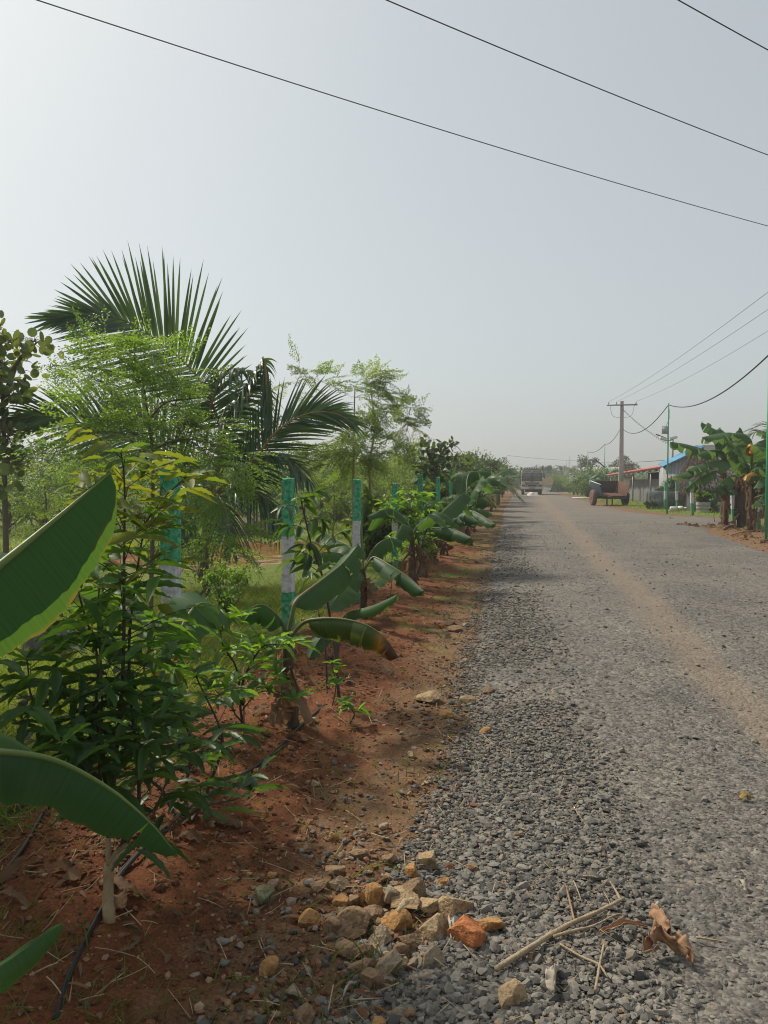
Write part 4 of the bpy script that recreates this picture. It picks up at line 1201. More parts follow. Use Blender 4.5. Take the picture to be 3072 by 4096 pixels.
sapling(t, [[base, c6(880, 1300, 4.4), c6(720, 900, 4.3), c6(690, 620, 4.25), c6(740, 540, 4.2)], [c6(880, 1350, 4.4), c6(900, 1050, 4.3), c6(1080, 800, 4.2), c6(1280, 780, 4.15)]],
        20, .15, .036, 35, mats=('lance_mid', 'lance_bright'), split=(.5, 2), t0=.2, r=(.009, .003), twig_gap=.055, twigL=(.16, .34), droop=.2)
sapling(t, [[c6(880, 1400, 4.4), c6(1000, 1240, 4.3), c6(1180, 1250, 4.2), c6(1350, 1300, 4.15)], [c6(860, 1500, 4.4), c6(700, 1250, 4.3), c6(560, 1200, 4.2)]], 18, .15, .036, 36, mats=('lance_dark', 'lance_mid'), split=(.6, 2), t0=.3, r=(.005, .002), twig_gap=.09, twigL=(.14, .26))
mb = MB(); tube(mb, [GZ(975, 4.55, -.05), c6(890, 1000, 4.5)], .006, 6); mb.build('stake', M['stick'], t)
# slender saplings further along
base = GRD(1357, 2821)
t = thing('sapling', "slender leaning sapling with dark hanging leaves in front of the pond-side post", 'sapling', base, 'fruit saplings on the verge')
sapling(t, [[base, c5(650, 960, 5.3), c5(572, 560, 5.4), c5(505, 350, 5.45), c5(455, 140, 5.5)]], 15, .17, .045, 41, mats=('lance_dark',), t0=.52, r=(.012, .005), twig_gap=.045, twigL=(.16, .34), tmpl=T_LANCE, droop=.9)
mb = MB(); tube(mb, spline([c5(620, 1230, 5.4) * [1, 1, 0] - [0, 0, .03], c5(600, 1000, 5.5), c5(550, 780, 5.6)], 8), [.009, .006], 6); mb.build('stem', M['twig'], t)
base = GZZ(1655, 11)
t = thing('sapling', "bushy sapling with long drooping green leaves between two painted posts", 'sapling', base, 'fruit saplings on the verge')
sapling(t, [[base, c7(1330, 900, 11), c7(1290, 600, 11), c7(1250, 300, 11)], [base, c7(1260, 850, 10.9), c7(1120, 600, 10.8), c7(1060, 420, 10.8)], [base, c7(1400, 800, 11), c7(1420, 500, 11), c7(1400, 330, 11)]],
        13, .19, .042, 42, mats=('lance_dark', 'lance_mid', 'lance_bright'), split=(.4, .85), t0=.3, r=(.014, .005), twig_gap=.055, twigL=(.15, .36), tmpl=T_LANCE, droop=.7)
for k, (px, d, h, lab) in enumerate([(1560, 9.2, .75, "small green sapling low beside the far side of the banana stem"), (1760, 14.5, .5, "small broad-leaved seedling on the red soil below the banana leaves"),
                                     (1330, 5.05, .28, "pale green seedling standing alone on the red soil beside a banana stump"), (1400, 4.7, .13, "tiny low seedling on red soil near the drip pipe")]):
    base = GZZ(px, d)
    t = thing('seedling', lab, 'seedling', base, 'seedlings on the verge')
    sapling(t, [[base, base + [.02, .02, h * .5], base + [rng.normal(0, .03), 0, h]]], 14 if h > .3 else 30, .13 if h > .3 else .085, .045 if h > .3 else .034, 50 + k, mats=('lance_mid', 'lance_bright'), split=(.5, 3), t0=.3 if h > .3 else .45, r=(.005, .002), twig_gap=.07 if h > .3 else .05, twigL=(.08, .2) if h > .3 else (.02, .05), tmpl=T_LANCE)

# ---------------------------------------------------------------- banana plants along the verge
base = GRD(745, 3110)
t = thing('banana_plant', "banana sucker with a bright green stem and withered orange leaf among dark saplings", 'banana plant', base, 'banana plants')
pseudostem(t, base, c6(290, 1150, 3.85), .030, .022, 'stem_green', 0, 5)
add_leaf(t, seq(c6, (290, 1180, 3.85), (255, 760, 3.75), (420, 420, 3.9), (600, 400, 4.0), (770, 560, 4.15)), .15, fold=.30, roll=-.35, seed=21, tears=1, pet=.3)
add_leaf(t, [c6(290, 1180, 3.85), c4(1020, 1150, 3.8), c4(820, 900, 4.0), c4(540, 960, 4.1)], .12, fold=.35, roll=-.4, seed=22, tears=1, pet=.2)
add_leaf(t, seq(c6, (270, 1150, 3.7), (170, 940, 3.62), (110, 1020, 3.6), (95, 1180, 3.6)), .055, 'banana_orange', fold=.2, seed=23, tears=1, pet=.35, side=CR)
add_leaf(t, seq(c6, (270, 1180, 3.9), (160, 530, 4.0), (330, 400, 4.05), (545, 225, 4.1)), .022, 'dry_leaf', 'rib_red', fold=.9, seed=24, tears=2, pet=.4)
base = GRD(1150, 2945)
t = thing('banana_plant', "small banana plant with dark dry stem and one leaf dying yellow at its tip", 'banana plant', base, 'banana plants')
pseudostem(t, base, c5(378, 960, 4.6), .046, .024, 'stem_dry', 7, 6)
add_leaf(t, seq(c6, (1290, 720, 4.6), (1255, 560, 4.58), (1090, 405, 4.5), (970, 420, 4.45), (850, 510, 4.4)), .13, ribmat='rib_red', fold=.95, roll=.2, seed=25, tears=1, pet=.2)
add_leaf(t, seq(c5, (375, 970, 4.6), (405, 830, 4.6), (440, 745, 4.65), (600, 620, 4.9), (720, 520, 5.1), (805, 418, 5.25)), .15, ribmat='rib_red', fold=.62, roll=-.15, seed=26, tears=4, pet=.18, rough=.6)
add_leaf(t, seq(c5, (385, 980, 4.58), (470, 890, 4.55), (560, 866, 4.5), (700, 866, 4.45), (850, 902, 4.4), (970, 985, 4.35), (1045, 1100, 4.3)), .145, 'banana_tip', 'rib_red', fold=1.15, roll=-.1, seed=27, tears=6, pet=.2)
add_leaf(t, seq(c6, (1330, 980, 4.5), (1430, 1250, 4.45), (1600, 1600, 4.3)), .06, 'dry_leaf', 'stem_dry', fold=1.0, seed=28, tears=6, pet=.05, rough=3)
add_leaf(t, seq(c6, (1270, 1050, 4.5), (1230, 1300, 4.4), (1180, 1560, 4.3)), .05, 'dry_leaf', 'stem_dry', fold=1.0, seed=29, tears=6, pet=.05, rough=3)
base = GRD(1352, 2690)
t = thing('banana_plant', "thin banana shoot with a single low leaf behind the leaning sapling", 'banana plant', base, 'banana plants')
pseudostem(t, base, c5(680, 960, 6.2), .03, .02, 'stem_dry', 4, 8)
add_leaf(t, seq(c5, (680, 970, 6.2), (640, 930, 6.0), (575, 985, 5.9), (508, 1100, 5.8)), .09, fold=.4, roll=.3, seed=30, tears=0, pet=.15)
base = GRD(1457, 2497)
t = thing('banana_plant', "banana plant with a wide fan of leaves in front of the clear green post", 'banana plant', base, 'banana plants')
pseudostem(t, base, c7(772, 1100, 8.2), .042, .022, 'stem_dry', 7, 9)
for k, (pp, W, kw) in enumerate([
    (((775, 1110, 8.2), (830, 1010), (890, 965), (1050, 1050, 8.0), (1250, 1180, 7.8), (1395, 1312, 7.6)), .16, dict(fold=.85, roll=.1, tears=3)),
    (((765, 1120, 8.2), (740, 1085, 8.1), (610, 1190, 7.9), (520, 1340, 7.7), (430, 1512, 7.5)), .17, dict(fold=.35, roll=.35, tears=1)),
    (((770, 1130, 8.2), (710, 960), (630, 855, 8.3), (450, 760, 8.5), (225, 620, 8.7)), .17, dict(fold=.5, tears=2)),
    (((762, 1120, 8.2), (660, 985, 8.2), (480, 918, 8.1), (260, 930, 8.0), (55, 985, 7.9)), .14, dict(fold=.75, tears=3)),
    (((785, 1090, 8.2), (850, 920, 8.3), (950, 810, 8.4), (1060, 770, 8.5), (1170, 800, 8.6)), .15, dict(fold=.9, tears=2)),
    (((785, 1250, 8.3), (850, 1250, 8.5), (990, 1165, 8.8)), .11, dict(fold=.4, tears=1)),
    (((770, 1100, 8.2), (775, 900, 8.3), (760, 640, 8.4), (780, 420, 8.5)), .07, dict(fold=1.2, tears=0))]):
    add_leaf(t, seq(c7, *pp), W, ribmat='rib_red', seed=60 + k, pet=.18, **kw)
add_leaf(t, seq(c5, (700, 880, 7.9), (745, 828, 7.8), (880, 792, 7.6), (1040, 720, 7.4)), .115, fold=.7, seed=70, tears=0, pet=.12)
base = GRD(1690, 2325)
t = thing('banana_plant', "banana plant with a long leaf laid flat over the verge and brown rags below", 'banana plant', base, 'banana plants')
pseudostem(t, base, c4d(305, 1160, 12.2), .055, .03, 'stem_dry', 8, 10)
for k, (pp, W, kw) in enumerate([
    (((305, 1190, 12.2), (350, 1115, 12.1), (480, 1098, 12), (640, 1108, 11.8), (800, 1150, 11.6), (950, 1228, 11.4)), .19, dict(fold=1.2, tears=2)),
    (((305, 1170, 12.2), (400, 990, 12.3), (500, 810, 12.4), (590, 690, 12.5)), .17, dict(fold=.2, tears=1, roll=.3)),
    (((330, 1160, 12.3), (560, 900, 12.7), (700, 770, 12.9), (845, 640, 13.1), (930, 715, 13.2)), .24, dict(fold=.55, tears=2)),
    (((300, 1180, 12.2), (200, 1000, 12.1), (-180, 860, 12.0), (-420, 930, 11.9)), .15, dict(fold=.6, tears=3)),
    (((310, 1200, 12.2), (560, 1130, 12.5), (760, 1150, 12.7), (980, 1260, 12.9)), .15, dict(fold=1.0, tears=3))]):
    add_leaf(t, seq(c4d, *pp), W, seed=80 + k, pet=.16, **kw)
for k, pp in enumerate([((320, 1220, 12.1), (420, 1330), (440, 1500)), ((320, 1220, 12.2), (600, 1290), (640, 1400)), ((300, 1240, 12.1), (430, 1440), (400, 1560))]):
    add_leaf(t, seq(c4d, *pp), .13, 'dry_leaf', 'stem_dry', fold=1.0, seed=90 + k, tears=7, pet=.1, rough=4)
add_leaf(t, seq(c4d, (320, 1200, 12.1), (480, 1150), (510, 1250)), .06, 'banana_orange', fold=.4, seed=94, tears=1, pet=.3)
base = GZZ(1868, 18)
t = thing('banana_plant', "banana plant with upright and hanging leaves beside the distant green posts", 'banana plant', base, 'banana plants')
pseudostem(t, base, c4d(880, 900, 18), .07, .04, 'stem_dry', 8, 11)
for k, (pp, W, kw) in enumerate([
    (((880, 920, 18), (560, 880, 17.6), (700, 915, 17.3), (835, 1025, 17)), .32, dict(fold=1.25, tears=5, pet=.45)),
    (((880, 920, 18), (780, 915, 17.6), (900, 915, 17.3), (1035, 1015, 17)), .30, dict(fold=1.25, tears=4, pet=.2)),
    (((880, 920, 18), (830, 870, 17.9), (1000, 890, 17.6), (1270, 1045, 17)), .25, dict(fold=.7, tears=2)),
    (((880, 900, 18), (950, 720, 18.2), (1080, 712, 18.3), (1195, 765, 18.4)), .28, dict(fold=1.2, tears=2)),
    (((880, 900, 18), (940, 680, 18), (1020, 530, 18), (1095, 400, 18)), .25, dict(fold=.25, tears=1)),
    (((880, 900, 18), (900, 420, 18.5), (1030, 350, 18.7), (1205, 355, 18.9)), .25, dict(fold=.8, tears=1, pet=.4)),
    (((880, 900, 18), (960, 820, 18.5), (1080, 850, 18.8), (1220, 910, 19)), .25, dict(fold=.9, tears=2))]):
    pet = kw.pop('pet', .16)
    add_leaf(t, seq(c4d, *pp), W, seed=100 + k, pet=pet, **kw)
VB = ["banana plant in shade further along the verge beyond the upright leaf", "banana plant low on the verge with ragged hanging leaves", "broad banana plant under the small coconut palm", "banana plant with yellowing rags close to the lorry's side of the verge",
      "far banana plant leaning over the gravel edge", "far banana plant half lost in dark shrubs", "farthest banana plant of the verge row, just before the lorry"]
for k, (x, y, H, L) in enumerate([(-1.75, 22.5, 1.3, 1.3), (-1.6, 27, 1.2, 1.3), (-2.6, 25, 1.5, 1.5), (-1.9, 33, 1.4, 1.5), (-1.7, 40, 1.5, 1.6), (-2.0, 48, 1.7, 1.7), (-1.9, 58, 1.7, 1.8)]):
    base = zg((x, y))
    t = thing('banana_plant', VB[k], 'banana plant', base, 'banana plants')
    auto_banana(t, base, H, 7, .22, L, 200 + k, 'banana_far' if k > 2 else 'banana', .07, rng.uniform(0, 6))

# ---------------------------------------------------------------- coconut palms
base = GR(808, 2335); base[2] = 0
t = thing('coconut_palm', "young coconut palm with huge spread fronds rising over the feathery trees", 'palm', base, 'coconut palms')
crown = D(452, 1075, 11.6)
mb = MB(); tube(mb, spline([base - [0, 0, .1], base * .5 + crown * .5, crown], 10), [.085, .06, .07], 10, jit=.06); mb.build('trunk', M['bark'], t)
IMG = CUP * .85 + CR * .5
add_frond(t, [crown, D(478, 950, 11.5), D(432, 822, 11.4), D(330, 728, 11.3), D(228, 680, 11.2), D(112, 688, 11.1)], 1.5, 70, 301, short=.42, side=CUP * .75 + CR * .66, lift=.10, droop=.04, ang=(84, 10), width=.060, start=.26)
add_frond(t, [crown, D(488, 930, 11.4), D(538, 832, 11.2), D(569, 775, 11.1)], .95, 62, 302, lift=-.25, droop=.75, ang=(70, 50), width=.052, start=.2)
add_frond(t, [D(440, 1000, 11.3), D(458, 870, 11.3), D(485, 812, 11.3), D(530, 802, 11.25), D(562, 812, 11.2)], 0.8, 40, 312, side=CFW, lift=-.5, droop=1.0, ang=(80, 70), width=.05, start=.3)
add_frond(t, [D(569, 775, 11.1), D(575, 830, 11.05), D(579, 935, 11.0)], .32, 16, 303, lift=-.3, droop=.3, ang=(22, 8), width=.05, start=.05)
add_frond(t, [crown, D(540, 1000, 11.2), D(600, 930, 11.0), D(660, 895, 10.9), D(720, 892, 10.8), D(765, 915, 10.8)], .98, 60, 304, rach='rachis_orange', side=CUP * .9 - CR * .45, lift=.15, droop=.12, ang=(56, 14), width=.042, start=.2)
add_frond(t, [crown, D(540, 1010, 11.4), D(610, 985, 11.2), D(665, 1035, 11)], .85, 50, 305, lift=-.1, droop=.6, ang=(60, 25), start=.2)
add_frond(t, [crown, D(520, 1050, 11.3), D(580, 1085, 11), D(605, 1150, 10.9)], .8, 46, 306, lift=-.2, droop=.5, ang=(55, 25), start=.2)
add_frond(t, [crown, D(320, 975, 11.5), D(190, 918, 11.4), D(90, 898, 11.3), D(0, 915, 11.2)], 1.05, 60, 307, side=CUP, lift=.1, droop=.15, ang=(50, 16), start=.25, width=.045)
add_frond(t, [crown, D(372, 985, 11.8), D(305, 905, 12), D(245, 860, 12.2)], 1.1, 56, 308, side=CUP * .8 + CR * .5, lift=.1, droop=.25, ang=(60, 25), start=.25)
add_frond(t, [crown, D(492, 960, 12), D(520, 860, 12.4), D(500, 800, 12.7)], .95, 54, 309, lift=-.1, droop=.5, ang=(65, 35), start=.25)
add_frond(t, [crown, D(420, 1040, 11.2), D(375, 1060, 10.8), D(350, 1110, 10.6)], .75, 40, 310, lift=-.1, droop=.4, start=.2)
add_frond(t, [crown, D(425, 1080, 11.0), D(400, 1110, 10.7), D(385, 1180, 10.5)], .7, 34, 313, lift=-.2, droop=.6, start=.2)
add_frond(t, [crown, D(470, 1070, 10.9), D(490, 1110, 10.6), D(500, 1190, 10.5)], .7, 34, 314, lift=-.2, droop=.6, start=.2)
add_frond(t, [crown, D(500, 990, 12.4), D(620, 900, 13.4), D(700, 905, 14)], .9, 30, 311, lift=.1, droop=.4, start=.25)
for k, (px, d, H, nf, L, lab) in enumerate([(1880, 30, .6, 11, 2.3, "low fan of coconut fronds behind the far green posts"), (1990, 52, .9, 9, 2.3, "pale feathery coconut palm just before the lorry's left side"),
                                            (215, 26, .8, 9, 2.6, "young coconut palm behind the round-leaved tree on the far left"), (60, 34, .7, 8, 2.4, "young coconut palm at the field's far left margin")]):
    base = GZ(px, d, 0)
    t = thing('coconut_palm', lab, 'palm', base, 'coconut palms')
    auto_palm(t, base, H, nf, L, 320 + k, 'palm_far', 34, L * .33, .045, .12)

# ---------------------------------------------------------------- feathery drumstick trees
def cl(c, d, s, lst):
    return [(c(x, y, d + rng.normal(0, .25)), (rx * s / FPX * d * 1.15, .3, ry * s / FPX * d * 1.15), rx * ry) for x, y, rx, ry in lst]
base = GZ(600, 8, 0)
t = thing('drumstick_tree', "light green feathery tree with a thin trunk in front of the big palm", 'tree', base, 'feathery drumstick trees')
add_feathery_tree(t, [[base - [0, 0, .1], c1a(1015, 1659, 8), c1a(985, 1300, 8), c1a(945, 1020, 8), c1a(890, 850, 8)], [c1a(985, 1300, 8), c1a(1100, 1180, 7.9), c1a(1300, 1150, 7.8)], [c1a(1000, 1500, 8), c1a(1200, 1420, 7.9), c1a(1450, 1460, 7.8)], [c1a(1010, 1600, 8), c1a(800, 1380, 8), c1a(500, 1420, 8)], [c1a(950, 1050, 8), c1a(700, 960, 8), c1a(350, 930, 8)]],
    cl(c1a, 8, .6028, [(620, 780, 110, 50), (850, 860, 170, 80), (1040, 900, 110, 110), (330, 960, 80, 40), (560, 960, 150, 70), (700, 1060, 150, 70), (930, 1040, 150, 70), (590, 1180, 40, 90), (760, 1180, 60, 60), (1260, 1080, 130, 60), (1160, 1200, 150, 80), (1050, 1250, 140, 90), (1250, 1330, 180, 80), (480, 1420, 140, 80), (400, 1480, 90, 60), (650, 1380, 130, 60), (900, 1390, 160, 80), (1150, 1450, 200, 80), (1330, 1500, 120, 60), (1250, 1590, 150, 70), (1000, 1600, 130, 60), (1560, 1570, 110, 80)])
    + cl(c8, 7.8, .4822, [(1480, 520, 120, 80)]) + cl(c5, 8.2, .6631, [(60, 330, 100, 60), (110, 430, 70, 40)]), 345, .030, 401, 'moringa', (.26, .46), (.028, .008))
base = GZ(1413, 14, 0)
t = thing('drumstick_tree', "tall airy feathery tree with two thin trunks right of the palm", 'tree', base, 'feathery drumstick trees')
add_feathery_tree(t, [[base - [0, 0, .1], c2(710, 780, 14), c2(712, 560, 14), c2(718, 280, 14)], [base - [0, 0, .1], GZ(1480, 14.3, .35), c2(800, 700, 14.4), c2(830, 500, 14.4), c2(800, 250, 14.4)], [c2(712, 520, 14), c2(560, 330, 14), c2(420, 220, 14)], [c2(820, 520, 14.3), c2(930, 380, 14.2), c2(1040, 390, 14.2)]],
    cl(c2, 14, .7233, [(420, 190, 60, 25), (510, 215, 50, 40), (400, 270, 40, 30), (760, 230, 70, 40), (860, 250, 50, 50), (800, 330, 110, 55), (950, 360, 80, 35), (1040, 400, 45, 35), (900, 455, 110, 50), (1010, 510, 50, 60), (780, 480, 80, 55), (700, 570, 120, 50), (560, 600, 110, 45), (850, 610, 60, 60), (470, 640, 50, 40), (640, 660, 120, 50), (760, 680, 100, 50)]), 250, .034, 402, 'moringa_light', (.34, .56), (.035, .010), 'bark_pale', COMPB)
for k, (px, d, H, w, lab) in enumerate([(1330, 21, 2.2, 1.3, "low bright feathery shrub beyond the pond"), (1560, 24, 2.3, 1.5, "pale yellow-green feathery shrub behind the row of posts"), (180, 15, 1.9, 1.6, "light feathery shrub behind the large dark banana leaf"), (1200, 26, 2.4, 1.4, "feathery shrub at the back of the grassy clearing")]):
    base = GZ(px, d, 0)
    t = thing('drumstick_tree', lab, 'tree', base, 'feathery drumstick trees')
    rg = np.random.default_rng(430 + k)
    cs = [(base + np.array([rg.normal(0, .45) * w, rg.normal(0, .3) * w, H * rg.uniform(.3, .95)]), (.4 * w, .4, .28), 1) for _ in range(13)]
    add_feathery_tree(t, [[base - [0, 0, .1], base + [.05, 0, H * .5], base + [rg.normal(0, .1), 0, H * .9]], [base + [0, 0, .2], base + [.3 * w, .1, H * .6]], [base + [0, 0, .2], base + [-.35 * w, .1, H * .6]]], cs, 130, .045, 440 + k, 'moringa_light', (.35, .6), (.03, .008))

# ---------------------------------------------------------------- round-leaved trees
def round_tree(name, lab, base, stems, clusters, d, s, c, n, leaf, seed, mat='round', fac=1.0):
    rg = np.random.default_rng(seed)
    t = thing(name, lab, 'tree', base, 'round-leaved trees')
    mb, fo = MB(), MB()
    for st in stems: tube(mb, spline(st, 14), [.045, .035, .012], 8, jit=.03)
    allp = np.concatenate([spline(st, 24) for st in stems])
    tot = sum(q[2] * q[3] for q in clusters)
    for x, y, rx, ry in clusters:
        k = max(3, int(n * rx * ry / tot))
        ctr = c(x, y, d + rg.normal(0, .3))
        a = allp[np.argmin(np.linalg.norm(allp - ctr, axis=1))]
        tube(mb, spline([a, (a + ctr) / 2 + [0, 0, .05], ctr], 6), [.012, .005], 5, cap=False)
        P = ctr + np.clip(rg.normal(0, .55, (k, 3)), -1, 1) * np.array([1, 0, 0]) * (rx * s / FPX * d) + np.clip(rg.normal(0, .55, (k, 3)), -1, 1) * [0, 1, 0] * .35 + np.clip(rg.normal(0, .55, (k, 3)), -1, 1) * [0, 0, 1] * (ry * s / FPX * d)
        dv = norm(P - ctr) + rg.normal(0, .5, (k, 3)) + [0, 0, -.5]
        scatter(fo, T_ROUND, P, dv, rg.normal(0, .8, (k, 3)) + CFW * -.3, leaf * rg.uniform(.7, 1.15, k), leaf * rg.uniform(.75, 1.15, k))
        for m in range(0, k, 2):
            tube(mb, spline([ctr, (ctr + P[m]) / 2 + [0, 0, .02], P[m]], 4), [.006, .002], 4, cap=False)
    mb.build('trunk', M['bark'], t); fo.build('crown', M[mat], t)
    return t
base = GZ(25, 11, 0)
round_tree('tree', "tree with large round leaves on a thin pale trunk at the far left edge", base, [[base - [0, 0, .1], c5e(50, 1950, 11), c5e(38, 1400, 11), c5e(30, 900, 11), c5e(-20, 250, 11)], [c5e(35, 800, 11), c5e(150, 450, 11), c5e(320, 270, 11)]],
           [(0, 130, 50, 80), (110, 270, 100, 60), (300, 260, 100, 45), (400, 300, 30, 35), (30, 450, 110, 100), (225, 430, 45, 25), (210, 520, 50, 30), (60, 620, 110, 80), (180, 620, 30, 30), (130, 720, 120, 40), (0, 900, 110, 110), (60, 1100, 130, 110), (100, 1250, 130, 70), (270, 1290, 60, 30), (20, 1400, 110, 70), (150, 1350, 60, 40), (-120, 300, 120, 120), (-100, 700, 120, 150), (60, 1560, 90, 50)], 11, .452, c5e, 500, .135, 501)
base = GZ(1745, 22, 0)
round_tree('tree', "small open tree with dark round leaves standing above the posts", base, [[base - [0, 0, .1], c2(1170, 800, 22), c2(1130, 680, 22), c2(1110, 570, 22)], [c2(1165, 780, 22), c2(1190, 650, 22), c2(1270, 580, 22)], [c2(1165, 800, 22), c2(1060, 700, 22), c2(1000, 680, 22)]],
           [(1110, 570, 25, 25), (1090, 630, 40, 30), (1150, 620, 35, 30), (1200, 590, 30, 20), (1265, 580, 25, 14), (1220, 640, 25, 25), (1130, 690, 50, 30), (1190, 690, 40, 30), (1020, 690, 40, 20), (1000, 670, 15, 12), (1100, 730, 60, 25), (1180, 740, 50, 25), (1260, 660, 40, 15), (1330, 665, 25, 10)], 22, .7233, c2, 420, .13, 502, 'bush3')

# ---------------------------------------------------------------- bushes of the plantation and trees behind the field
SH = [("light yellow-green bush behind the field", 'bush1'), ("mid-green leafy bush behind the field", 'bush2'), ("dark dense bush behind the field", 'bush3')]
spots = [(1290, 30, 1.9, 1.8, 0), (1390, 34, 2.1, 2.0, 1), (1480, 28, 1.9, 1.5, 0), (1570, 33, 2.2, 1.7, 0), (1640, 27, 1.7, 1.2, 1), (1700, 31, 2.3, 1.4, 1), (1770, 36, 2.7, 1.8, 1), (1830, 42, 2.8, 2.2, 2), (1110, 33, 2.0, 2.2, 1), (980, 30, 1.8, 2.0, 0), (860, 27, 1.7, 1.8, 1), (700, 30, 2.0, 2.2, 2), (560, 24, 1.6, 1.7, 0), (430, 28, 1.9, 2.0, 0), (300, 22, 1.6, 1.5, 1), (170, 25, 1.9, 1.8, 0), (40, 22, 2.0, 2.0, 1), (-120, 24, 2.3, 2.2, 2), (1450, 46, 2.9, 3.0, 2), (1230, 44, 2.6, 3.0, 2), (1000, 45, 2.7, 3.2, 1), (760, 42, 2.6, 3.0, 2), (500, 40, 2.4, 3.0, 1), (250, 38, 2.5, 3.0, 2), (1660, 46, 2.8, 2.4, 1), (1900, 48, 2.7, 1.8, 2), (1945, 56, 3.0, 2.2, 1), (1985, 66, 3.2, 2.2, 2), (2010, 78, 3.1, 2.2, 1), (1560, 17.5, 1.1, .7, 0), (1610, 20.5, 1.3, .8, 1)]
for k, (px, d, H, RX, c) in enumerate(spots):
    base = GZ(px, d, 0)
    t = thing('bush', SH[c][0], 'bush', base, ['light bushes behind the field', 'green bushes behind the field', 'dark bushes behind the field'][c])
    clump_tree(t, base, H * 1.22, RX, 600 + k, n=int(2600 if d < 35 else 2000), leaf=.085 if d < 30 else .13, mat=SH[c][1], trunk=.05, crown0=.1, clumps=15, tmpl=T_OVAL)
for k, (px, d, H, RX, lab) in enumerate([(1280, 70, 4.2, 4, 0), (1150, 80, 4.5, 4.5, 0), (1400, 85, 4.6, 5, 0), (950, 75, 4.0, 4.5, 0), (760, 80, 4.6, 5, 0), (560, 70, 4.2, 5, 0), (330, 72, 4.6, 5, 0), (120, 66, 4.4, 4.5, 0), (-80, 70, 5, 5, 0), (1600, 90, 4.7, 5, 0), (1760, 95, 4.8, 4.5, 0), (1870, 100, 4.8, 4, 0)]):
    base = GZ(px, d, 0)
    t = thing('tree', "dark leafy tree of the line behind the plantation field", 'tree', base, 'tree line behind the field')
    clump_tree(t, base, H, RX, 700 + k, n=1700, leaf=.26, mat='bush3' if k % 2 else 'bush2', trunk=.14, crown0=.22, clumps=16)
for k, (px, d, w) in enumerate([(1280, 31, 1.2), (990, 22, .9)]):
    base = GZ(px, d, 0)
    mb = MB(); rg = np.random.default_rng(k + 3)
    n = 900
    th = rg.uniform(0, 6.283, n); q = rg.uniform(0, 1, n) ** .7
    P = base + np.stack([np.cos(th) * w * (1 - q * .8), np.sin(th) * w * (1 - q * .8), q * w * .75], 1)
    scatter(mb, T_BLADE, P, np.stack([np.cos(th), np.sin(th), np.full(n, -.5)], 1), np.stack([np.cos(th), np.sin(th), np.full(n, 1.)], 1), .45, .03)
    lathe(mb, [(w, 0), (w * .8, w * .3), (w * .4, w * .62), (.02, w * .75)], base, 14)
    tag(mb.build('straw_heap', M['palm_dry'], loc=base), ["tan heap of dry fronds in the field beyond the pond", "low dry straw heap in the grass near the palm trunk"][k], 'straw heap', 'dry heaps in the field')
# a grey roofing sheet leaning in the grass behind the banana leaf
base = GZ(185, 6.6, 0)
mb = MB()
xs = np.linspace(-.22, .22, 60)
V = [[x, -.012 * math.cos(x * 70) + .25 * z, z] for z in (0, .14, .28) for x in xs]
i = np.arange(2)[:, None] * 60; j = np.arange(59)[None]
V = np.array(V) @ rotz(.15).T + base
mb.add(V, [np.stack([i+j, i+j+1, i+61+j, i+60+j], -1).reshape(-1, 4)])
o = mb.build('roofing_sheet', M['grey_block'], loc=base)
m = o.modifiers.new('thick', 'SOLIDIFY'); m.thickness = .006
tag(o, "grey corrugated roofing sheet leaning in the grass behind the big banana leaf", 'roofing sheet')

# unseen tree added left of the frame to shade the nearest soil
base = zg((-4.6, 3.95))
t = thing('tree', "unseen bushy tree added beyond the nearest banana plant to cast shade", 'tree', base)
clump_tree(t, base, 2.9, .95, 990, n=7000, leaf=.11, mat='bush2', trunk=.06, crown0=.3, clumps=18)

for k, (x, y, H, RX, mt) in enumerate([(-2.6, 14, 1.3, .6, 'bush2'), (-2.5, 20.5, 1.5, .6, 'bush2'), (-2.7, 24, 2.0, .8, 'bush2'), (-2.4, 29.5, 2.1, .9, 'lance_mid'), (-2.8, 35, 2.8, 1.2, 'bush3'), (-2.5, 42, 3.1, 1.4, 'bush2'), (-2.7, 50, 3.4, 1.6, 'bush3'), (-2.5, 60, 3.6, 1.7, 'bush2'), (-2.7, 72, 3.7, 1.8, 'bush3'), (-3.0, 85, 3.8, 1.8, 'bush2')]):
    base = zg((x, y))
    t = thing('shrub', "leafy green shrub of the hedge-like row along the posts", 'shrub', base, 'shrubs of the verge row')
    clump_tree(t, base, H, RX, 1400 + k, n=900 if H < 1.8 else 1900, leaf=.17 if y < 40 else .22, mat=mt, trunk=.025, crown0=.12, clumps=11, tmpl=T_LANCE)
for k, (x, y, lab) in enumerate([(-1.45, 10.4, "small banana plant between the fan banana and the bushy sapling"), (-1.6, 15.2, "small banana plant just beyond the long flat leaf"), (-1.5, 19.8, "small banana plant at the gravel edge below the distant posts")]):
    base = zg((x, y))
    t = thing('banana_plant', lab, 'banana plant', base, 'banana plants')
    auto_banana(t, base, .8, 6, .15, .95, 1450 + k, 'banana', .045, rng.uniform(0, 6), up=(.7, 1.3))

base = zg((-3.55, 2.75))  # second tree added out of view, for more shade on the near soil
t = thing('tree', "unseen leafy tree added left of the nearest banana plant to cast shade", 'tree', base)
clump_tree(t, base, 2.9, .90, 991, n=7000, leaf=.11, mat='bush2', trunk=.05, crown0=.35, clumps=18)

for k, (px, d, H, RX, lab) in enumerate([(830, 9.6, 1.15, .55, "thin small-leaved shrub in the grass at the foot of the big palm"), (905, 8.4, .7, .4, "wiry low shrub in the grass left of the pond-side post"), (690, 10.5, 1.2, .6, "small-leaved shrub behind the nearest painted post")]):
    base = GZZ(px, d)
    t = thing('shrub', lab, 'shrub', base)
    clump_tree(t, base, H, RX, 1480 + k, n=1100, leaf=.045, mat='moringa', trunk=.015, crown0=.15, clumps=16, shell=.2)
